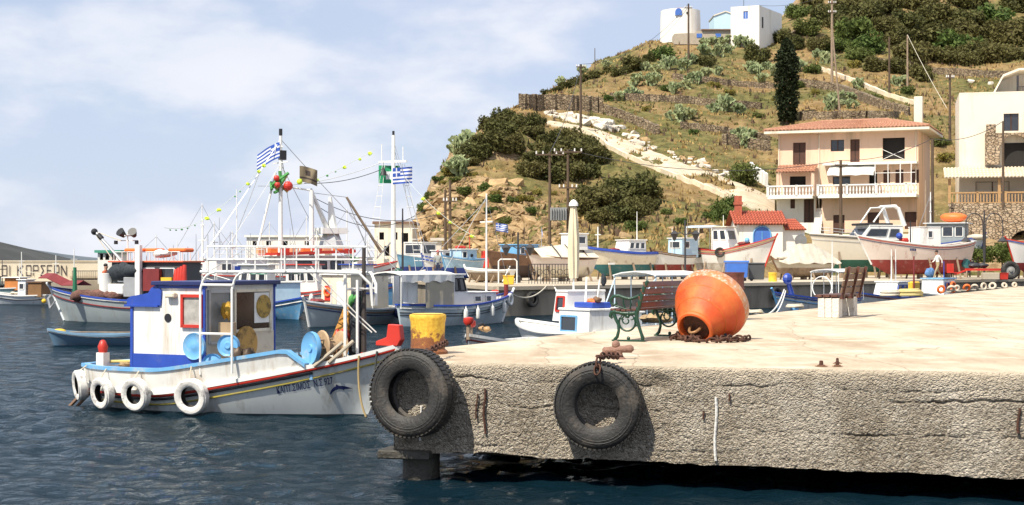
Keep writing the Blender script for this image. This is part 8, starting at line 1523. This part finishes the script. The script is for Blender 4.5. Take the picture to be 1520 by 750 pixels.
# deck clutter along the end edge
def coil(name, label, p, r, mt, turns=4, t=.025):
    pts = []
    for i in range(turns * 14): a = i / 14 * 2 * math.pi; k = 1 - .12 * (i / 14 % 2); pts.append(Vector(p) + Vector((r * k * math.cos(a) * (1 + .1 * math.sin(i)), r * k * math.sin(a), t + i / 14 * t * 1.1)))
    return tag(MB().tube(pts, t, 6).build(name, mt, smooth=60), label, 'rope')
tag(heap(None, 'net_bundle', G(975, 478, JZ) + Vector((0, 0, .05)), (.28, .22, .14), mat('tan_net', (.40, .28, .15), .9, var=.4, vs=12, bump=.8, bs=30), 7, 3), 'tan net bundle on the deck edge behind the green bench', 'net')
coil('rope_coil', 'pale rope coil on the deck edge below the concrete bench end', G(1322, 441, JZ), .32, ROPE, 4, .04); coil('rope_coil', 'yellowish rope coil on the deck edge before the yellow tub', G(1350, 441, JZ), .4, mat('yellow_rope', (.55, .46, .2), .9), 4, .045); coil('rope_coil', 'small pale rope ring beside the orange buoy rim', G(1122, 466, JZ), .14, ROPE, 2, .025); coil('rope_coil', 'pale rope ring on the edge before the blue open boat', G(1180, 458, JZ), .2, ROPE, 2, .03)
for i in range(9):
    px = 1398 + i * 13 + random.uniform(-4, 4); py = 434 - i * .9; p = G(px, py, JZ); o = thing('net_float', 'round net float in the line lying along the deck edge', 'float', p + Vector((0, 0, .14)), group='net floats along the deck edge'); ring(o, 'ring', (0, 0, -.03), (random.uniform(-.6, .6), 1, random.uniform(-.5, .9)), random.uniform(.08, .13), .05, ORANGE if i in (0, 3) else mat('float_cream', (.60, .50, .38), .7)); MB().tube([(.0, 0, -.1), (.4, .1, -.12)], .02, 5).build('cord', ROPE, o)
for i, (a, b) in enumerate((((1112, 462), (1164, 430)), ((1128, 462), (1166, 432)))):
    p0 = G(a[0], a[1], JZ) + Vector((0, 0, .02)); tag(MB().tube(catenary(p0, P(b[0], b[1], 68.3), .5, 14), .03, 5).build('mooring_rope', mat('white_rope', (.75, .73, .68), .8), smooth=60), ('white mooring rope from the deck ring to the blue open boat', 'second white mooring rope to the blue open boat')[i], 'rope')
for i, (px, py, r) in enumerate(((1219, 544, .03), (1243, 540, .022), (1243, 544, .025))):
    o = thing('bolt_stub', ('rust-stained broken bolt at the deck edge', 'small rusty bolt stub, upper of two', 'small rusty bolt stub, lower of two')[i], 'bolt', G(px, py, JZ)); MB().lathe([(r * 1.6, 0), (r * 1.5, .015), (r * .8, .02), (r * .7, .06), (r * .3, .065)], 10).build('stub', RUSTM, o, smooth=50); MB().cyl((0, 0, 0.004), (0, 0, .008), r * 2.4, n=12).build('rust_stain', mat('rust_stain', (.38, .2, .11), .9, var=.3), o)
# hung tyre and bollards on the far quay
def qpt(px): k = (px - CX) / F; d = (QR - Q0); s = (k * Q0.y - Q0.x) / (d.x - k * d.y); q = Q0 + d * s; return Vector((q.x, q.y, 0))
qn = Vector(((QR - Q0).y, -(QR - Q0).x)).normalized(); qn3 = Vector((qn.x, qn.y, 0)); qn3 = qn3 if qn3.y < 0 else -qn3
for px, lb in ((1146, 'black tyre hung on the far quay wall beside the blue open boat'), (784, 'black tyre hung on the far quay wall behind the cabin boat bow')): tyre('tyre', lb, qpt(px) + qn3 * .28 + Vector((0, 0, .75)), qn3, .36, .2, .18, RUBBER, 24)
def on_quay(px, Y): return Vector(((px - CX) * Y / F, Y, JZ))
o = thing('dumpster', 'blue plastic waste container on the far quay', 'waste bin', on_quay(1093, 90)); m = MB(); m.box((0, 0, .62), (1.15, .85, .85), tx=1.1, ty=1.1); m.build('body', mat('bin_blue', (.05, .16, .55), .5, var=.1), o, bevel=.03); MB().box((0, 0, 1.12), (1.34, 1.0, .12)).build('lid', mat('bin_blue_lid', (.06, .19, .62), .5), o, bevel=.03)
for s in (-1, 1): MB().cyl((s * .45, -.3, 0), (s * .45, -.22, 0.0), .1, n=10).build('wheel', BLACK, o).location.z = .1
o = thing('waste_bin', 'dark grey wheeled bin beside the blue waste container', 'waste bin', on_quay(1122, 91)); MB().box((0, 0, .52), (.85, .7, .9), tx=1.12, ty=1.12).build('body', mat('bin_grey', (.07, .075, .08), .5), o, bevel=.03); MB().box((0, 0, 1.02), (1.0, .85, .1)).build('lid', mat('bin_grey', (.07, .075, .08), .5), o, bevel=.03); MB().cyl((-.3, -.3, .1), (-.3, -.22, .1), .1, n=10).build('wheel', BLACK, o)
o = thing('bucket', 'yellow bollard block on the far quay edge beside the tarpaulin boat', 'bollard', on_quay(1147, 87.2)); MB().lathe([(.26, 0), (.24, .04), (.235, .42), (.26, .48), (.25, .52), (0, .52)], 14, caps=False).build('body', YELLOW, o, smooth=40); MB().lathe([(.2, .522), (0, .53)], 12, caps=False).build('cap', YELLOW, o)
o.name = 'yellow_bollard'
o = thing('yellow_crate', 'yellow crate at the quay edge before the brown-hulled boat', 'crate', on_quay(755, 76)); MB().box((0, 0, .22), (.5, .4, .42), tx=1.08, ty=1.08).build('body', YELLOW, o, bevel=.02); MB().box((0, 0, .44), (.58, .46, .04)).build('lip', YELLOW, o)
o = thing('iron_railing', 'black scrolled iron railing on the quay before the tarpaulin boat', 'railing', on_quay(785, 79)); n = 14
m = MB(); m.tube([(0, 0, 1.0), (2.1, .4, 1.0)], .02, 5); m.tube([(0, 0, .2), (2.1, .4, .2)], .02, 5); m.build('rail', BLACK, o)
for i in range(n + 1): p = Vector((2.1 * i / n, .4 * i / n, 0)); MB().cyl(p, p + Vector((0, 0, 1.0)), .018, n=5).build('bar', BLACK, o)
for i in range(6): p = Vector((.2 + .35 * i, .035 + .067 * i, .6)); ring(o, 'scroll', p, (0, 1, 0), .14, .014, BLACK, 14)
o = thing('metal_gantry', 'pale tubular hoop frame on the quay', 'frame', on_quay(740, 80)); MB().tube([(0, 0, 0), (0, 0, 1.15), (.1, 0, 1.25), (.85, 0, 1.25), (.95, 0, 1.15), (.95, 0, 0)], .04, 6).build('hoop', WHITE, o); MB().tube([(.2, 0, .1), (.6, .3, .9)], .03, 5).build('brace', WHITE, o)
# trailer, chair and bits before the villa
o = thing('boat_trailer', 'red boat trailer with one large wheel on the quay', 'trailer', on_quay(1470, 99)); m = MB(); m.box((-.2, 0, .62), (2.6, .9, .14)); m.build('bed', RED, o); MB().bar((-1.5, 0, .6), (-2.3, 0, .3), .1).build('drawbar', RED, o); w_ = MB().lathe(TYRE_PROF(.58, .3, .30), 28, axis_matrix((0, -1, 0)), c=(1.1, -.55, .58), closed=True).build('wheel', RUBBER, o, smooth=40); MB().lathe([(.30, 0), (.29, .06), (.12, .1), (.1, .16), (0, .17)], 18, axis_matrix((0, -1, 0)), c=(1.1, -.55, .58)).build('rim', mat('grey_rim', (.30, .29, .27), .6), w_); heap(o, 'load', (-.8, 0, .85), (.6, .35, .25), DKSTEEL, 5, 4)
o = thing('concrete_block', 'pale concrete block on the quay before the trailer', 'block', on_quay(1470, 96.5)); MB().box((0, 0, .22), (1.0, .6, .44)).build('block', QUAYM, o, bevel=.03); MB().tube([(-.2, 0, .44), (-.2, 0, .52), (.2, 0, .52), (.2, 0, .44)], .02, 5).build('lifting_loop', RUSTM, o)
o = thing('red_crate', 'red crate beside the trailer wheel', 'crate', on_quay(1489, 96.5)); MB().box((0, 0, .2), (.5, .4, .38), tx=1.1, ty=1.1).build('body', RED, o, bevel=.02); MB().box((0, 0, .41), (.6, .48, .04)).build('lip', RED, o)
o = thing('chair', 'red plastic chair on the quay behind the walking man', 'chair', on_quay(1413, 98.5), .2); MB().box((0, 0, .43), (.48, .45, .05)).build('seat', RED, o, bevel=.01); MB().box((0, .22, .72), (.48, .05, .55)).build('backrest', RED, o, bevel=.01)
for sx in (-1, 1):
    for sy in (-1, 1): MB().cyl((sx * .2, sy * .18, 0), (sx * .2, sy * .18, .42), .022, n=6).build('leg', DKSTEEL, o)
tag(heap(None, 'blue_net_bag', on_quay(1379, 97.5) + Vector((0, 0, .3)), (.32, .28, .5), mat('blue_net', (.10, .22, .45), .9, var=.4, vs=8, bump=.6), 7, 2), 'crumpled blue net bag beside the walking man', 'bag')
for px, lb in ((1452, 'bushy green oleander tree before the smaller stone arch'), (1487, 'bushy green oleander tree before the larger stone arch'), (1520, 'bushy green oleander tree beside the white and red boat')):
    b = on_quay(px, 109); o = thing('oleander_tree', lb, 'tree', b); ms, st = SHRUBS['mid']; c = link(ms[px % 3], 'crown', o); c.scale = (1.15, 1.1, 1.4); c.location = (0, 0, 1.1); MB().tube([(0, 0, -.1), (.05, 0, .8), (0, .05, 1.7)], [.09, .07, .05], 7).build('trunk', BARK, o)
# ------------------------------------------------------------ people
def person(label, pos, rz, H, J, shirt, trousers, hair=HAIRM, cap=None, sleeves=True):
    s = H / 1.78; names = list(J); me = bpy.data.meshes.new('body'); E = [('pelvis', 'waist'), ('waist', 'chest'), ('chest', 'neck'), ('neck', 'head'), ('head', 'crown')]
    for sd in 'LR': E += [('pelvis', 'hip' + sd), ('hip' + sd, 'knee' + sd), ('knee' + sd, 'ankle' + sd), ('ankle' + sd, 'toe' + sd), ('chest', 'sho' + sd), ('sho' + sd, 'elb' + sd), ('elb' + sd, 'wri' + sd), ('wri' + sd, 'hand' + sd)]
    me.from_pydata([Vector(J[n]) * s for n in names], [(names.index(a), names.index(b)) for a, b in E], []); o = bpy.data.objects.new('body', me); COL.objects.link(o); o.modifiers.new('s', 'SKIN')
    R = dict(pelvis=(.15, .11), waist=(.135, .10), chest=(.16, .115), neck=(.055, .055), head=(.085, .095), crown=(.075, .085), hip=(.085, .085), knee=(.06, .06), ankle=(.042, .042), toe=(.04, .03), sho=(.062, .062), elb=(.045, .045), wri=(.03, .03), hand=(.035, .02))
    for i, n in enumerate(names): k = n if n in R else n[:-1]; d = me.skin_vertices[0].data[i]; d.radius = (R[k][0] * s, R[k][1] * s); d.use_root = (n == 'pelvis')
    ss = o.modifiers.new('d', 'SUBSURF'); ss.levels = 1; ss.render_levels = 1; dg = bpy.context.evaluated_depsgraph_get(); dg.update(); nm = bpy.data.meshes.new_from_object(o.evaluated_get(dg)); bpy.data.objects.remove(o)
    for m_ in (SKINM, shirt, trousers, BLACK): nm.materials.append(m_)
    wz, cz = J['waist'][2] * s - .03, J['neck'][2] * s - .01
    for p in nm.polygons:
        c = p.center; arm = min((c - Vector(J['hand' + d]) * s).length for d in 'LR') ; low = min((c - Vector(J['elb' + d]) * s).length for d in 'LR')
        wr = min((c - (Vector(J['elb' + d]) * .55 + Vector(J['wri' + d]) * .45) * s).length for d in 'LR')
        if c.z > cz: k = 0
        elif arm < .16 * s or (wr < .12 * s and not sleeves): k = 0
        elif c.z > wz or low < .2 * s: k = 1
        elif c.z < .09 * s: k = 3
        else: k = 2
        p.material_index = k; p.use_smooth = True
    root = thing('person', label, 'person', pos, rz); link(nm, 'body', root); h = Vector(J['crown']) * s; hd = Vector(J['head']) * s
    MB().ball(hd.lerp(h, .75) + Vector((0, .02, .03)) * s, (.088 * s, .10 * s, .085 * s), 12, 8).build('cap' if cap else 'hair', cap or hair, root, smooth=60)
    f = MB(); f.ball(hd + Vector((0, -.105, .03)) * s, (.014 * s, .02 * s, .022 * s), 6, 4); f.build('nose', SKINM, root); f = MB(); [f.ball(hd + Vector((x, -.09, .055)) * s, .011 * s, 6, 4) for x in (-.035, .035)]; f.build('eyes', BLACK, root)
    for sx in 'LR':
        w_ = Vector(J['wri' + sx]) * s; hn = Vector(J['hand' + sx]) * s; d = (hn - w_).normalized(); sd = d.orthogonal().normalized(); f = MB()
        for k, ln in enumerate((.065, .075, .07, .055)): a = hn + sd * (.03 - .02 * k) * s; f.tube([a, a + d * ln * .5 * s, a + d * ln * s + Vector((0, -.015, 0)) * s], [.009 * s, .009 * s, .006 * s], 5)
        a = w_.lerp(hn, .4); f.tube([a, a + sd * .045 * s + d * .02 * s, a + sd * .05 * s + d * .06 * s], [.011 * s, .01 * s, .007 * s], 5); f.build('fingers', SKINM, root)
    return root
STAND = dict(pelvis=(0, 0, .95), waist=(0, 0, 1.1), chest=(0, 0, 1.36), neck=(0, 0, 1.5), head=(0, -.01, 1.6), crown=(0, -.01, 1.71), hipL=(.09, 0, .88), kneeL=(.1, -.02, .5), ankleL=(.1, .02, .09), toeL=(.11, -.14, .035), hipR=(-.09, 0, .88), kneeR=(-.1, -.02, .5), ankleR=(-.1, .02, .09), toeR=(-.11, -.14, .035), shoL=(.18, 0, 1.42), elbL=(.22, .02, 1.14), wriL=(.21, -.08, .9), handL=(.2, -.11, .82), shoR=(-.18, 0, 1.42), elbR=(-.22, .02, 1.14), wriR=(-.21, -.08, .9), handR=(-.2, -.11, .82))
WALK = dict(STAND, hipL=(.09, 0, .88), kneeL=(.1, -.2, .52), ankleL=(.1, -.32, .12), toeL=(.1, -.47, .06), hipR=(-.09, 0, .88), kneeR=(-.1, .1, .5), ankleR=(-.1, .38, .13), toeR=(-.1, .26, .035), elbL=(.22, .16, 1.16), wriL=(.21, .18, .93), handL=(.21, .16, .85), elbR=(-.22, -.1, 1.15), wriR=(-.2, -.3, 1.02), handR=(-.2, -.37, .99), chest=(0, -.04, 1.36), neck=(0, -.07, 1.5), head=(0, -.10, 1.6), crown=(0, -.10, 1.71))
person('man in white shirt and khaki trousers walking along the quay', on_quay(1392, 97), -math.pi / 2 + .25, 1.84, WALK, mat('white_shirt', (.75, .74, .70), .9), mat('khaki_cloth', (.34, .27, .16), .9))
person('man in grey shirt and red cap standing behind the canopy boat', on_quay(622, 100) if False else Vector(((615 - CX) * 92.5 / F, 92.5, JZ)) if False else on_quay(650, 88), math.pi, 1.78, STAND, mat('grey_shirt', (.30, .32, .31), .9), mat('navy_trousers', (.03, .04, .08), .9), cap=RED)
CM4 = Matrix.Translation(CL.location) @ Matrix.Rotation(CL.rotation_euler.z, 4, 'Z'); LL = CLH.L; pz_ = CM4 @ Vector((LL - 2.45, -.5, .72))
person('man in orange-red clothes working on the deck of the grey caique', pz_, 1.2, 1.68, dict(STAND, elbL=(.24, -.15, 1.15), wriL=(.2, -.35, 1.1), handL=(.19, -.43, 1.1), elbR=(-.24, -.15, 1.12), wriR=(-.2, -.35, 1.02), handR=(-.19, -.43, 1.0)), mat('orange_shirt', (.50, .13, .06), .9), mat('orange_trousers', (.40, .10, .05), .9))
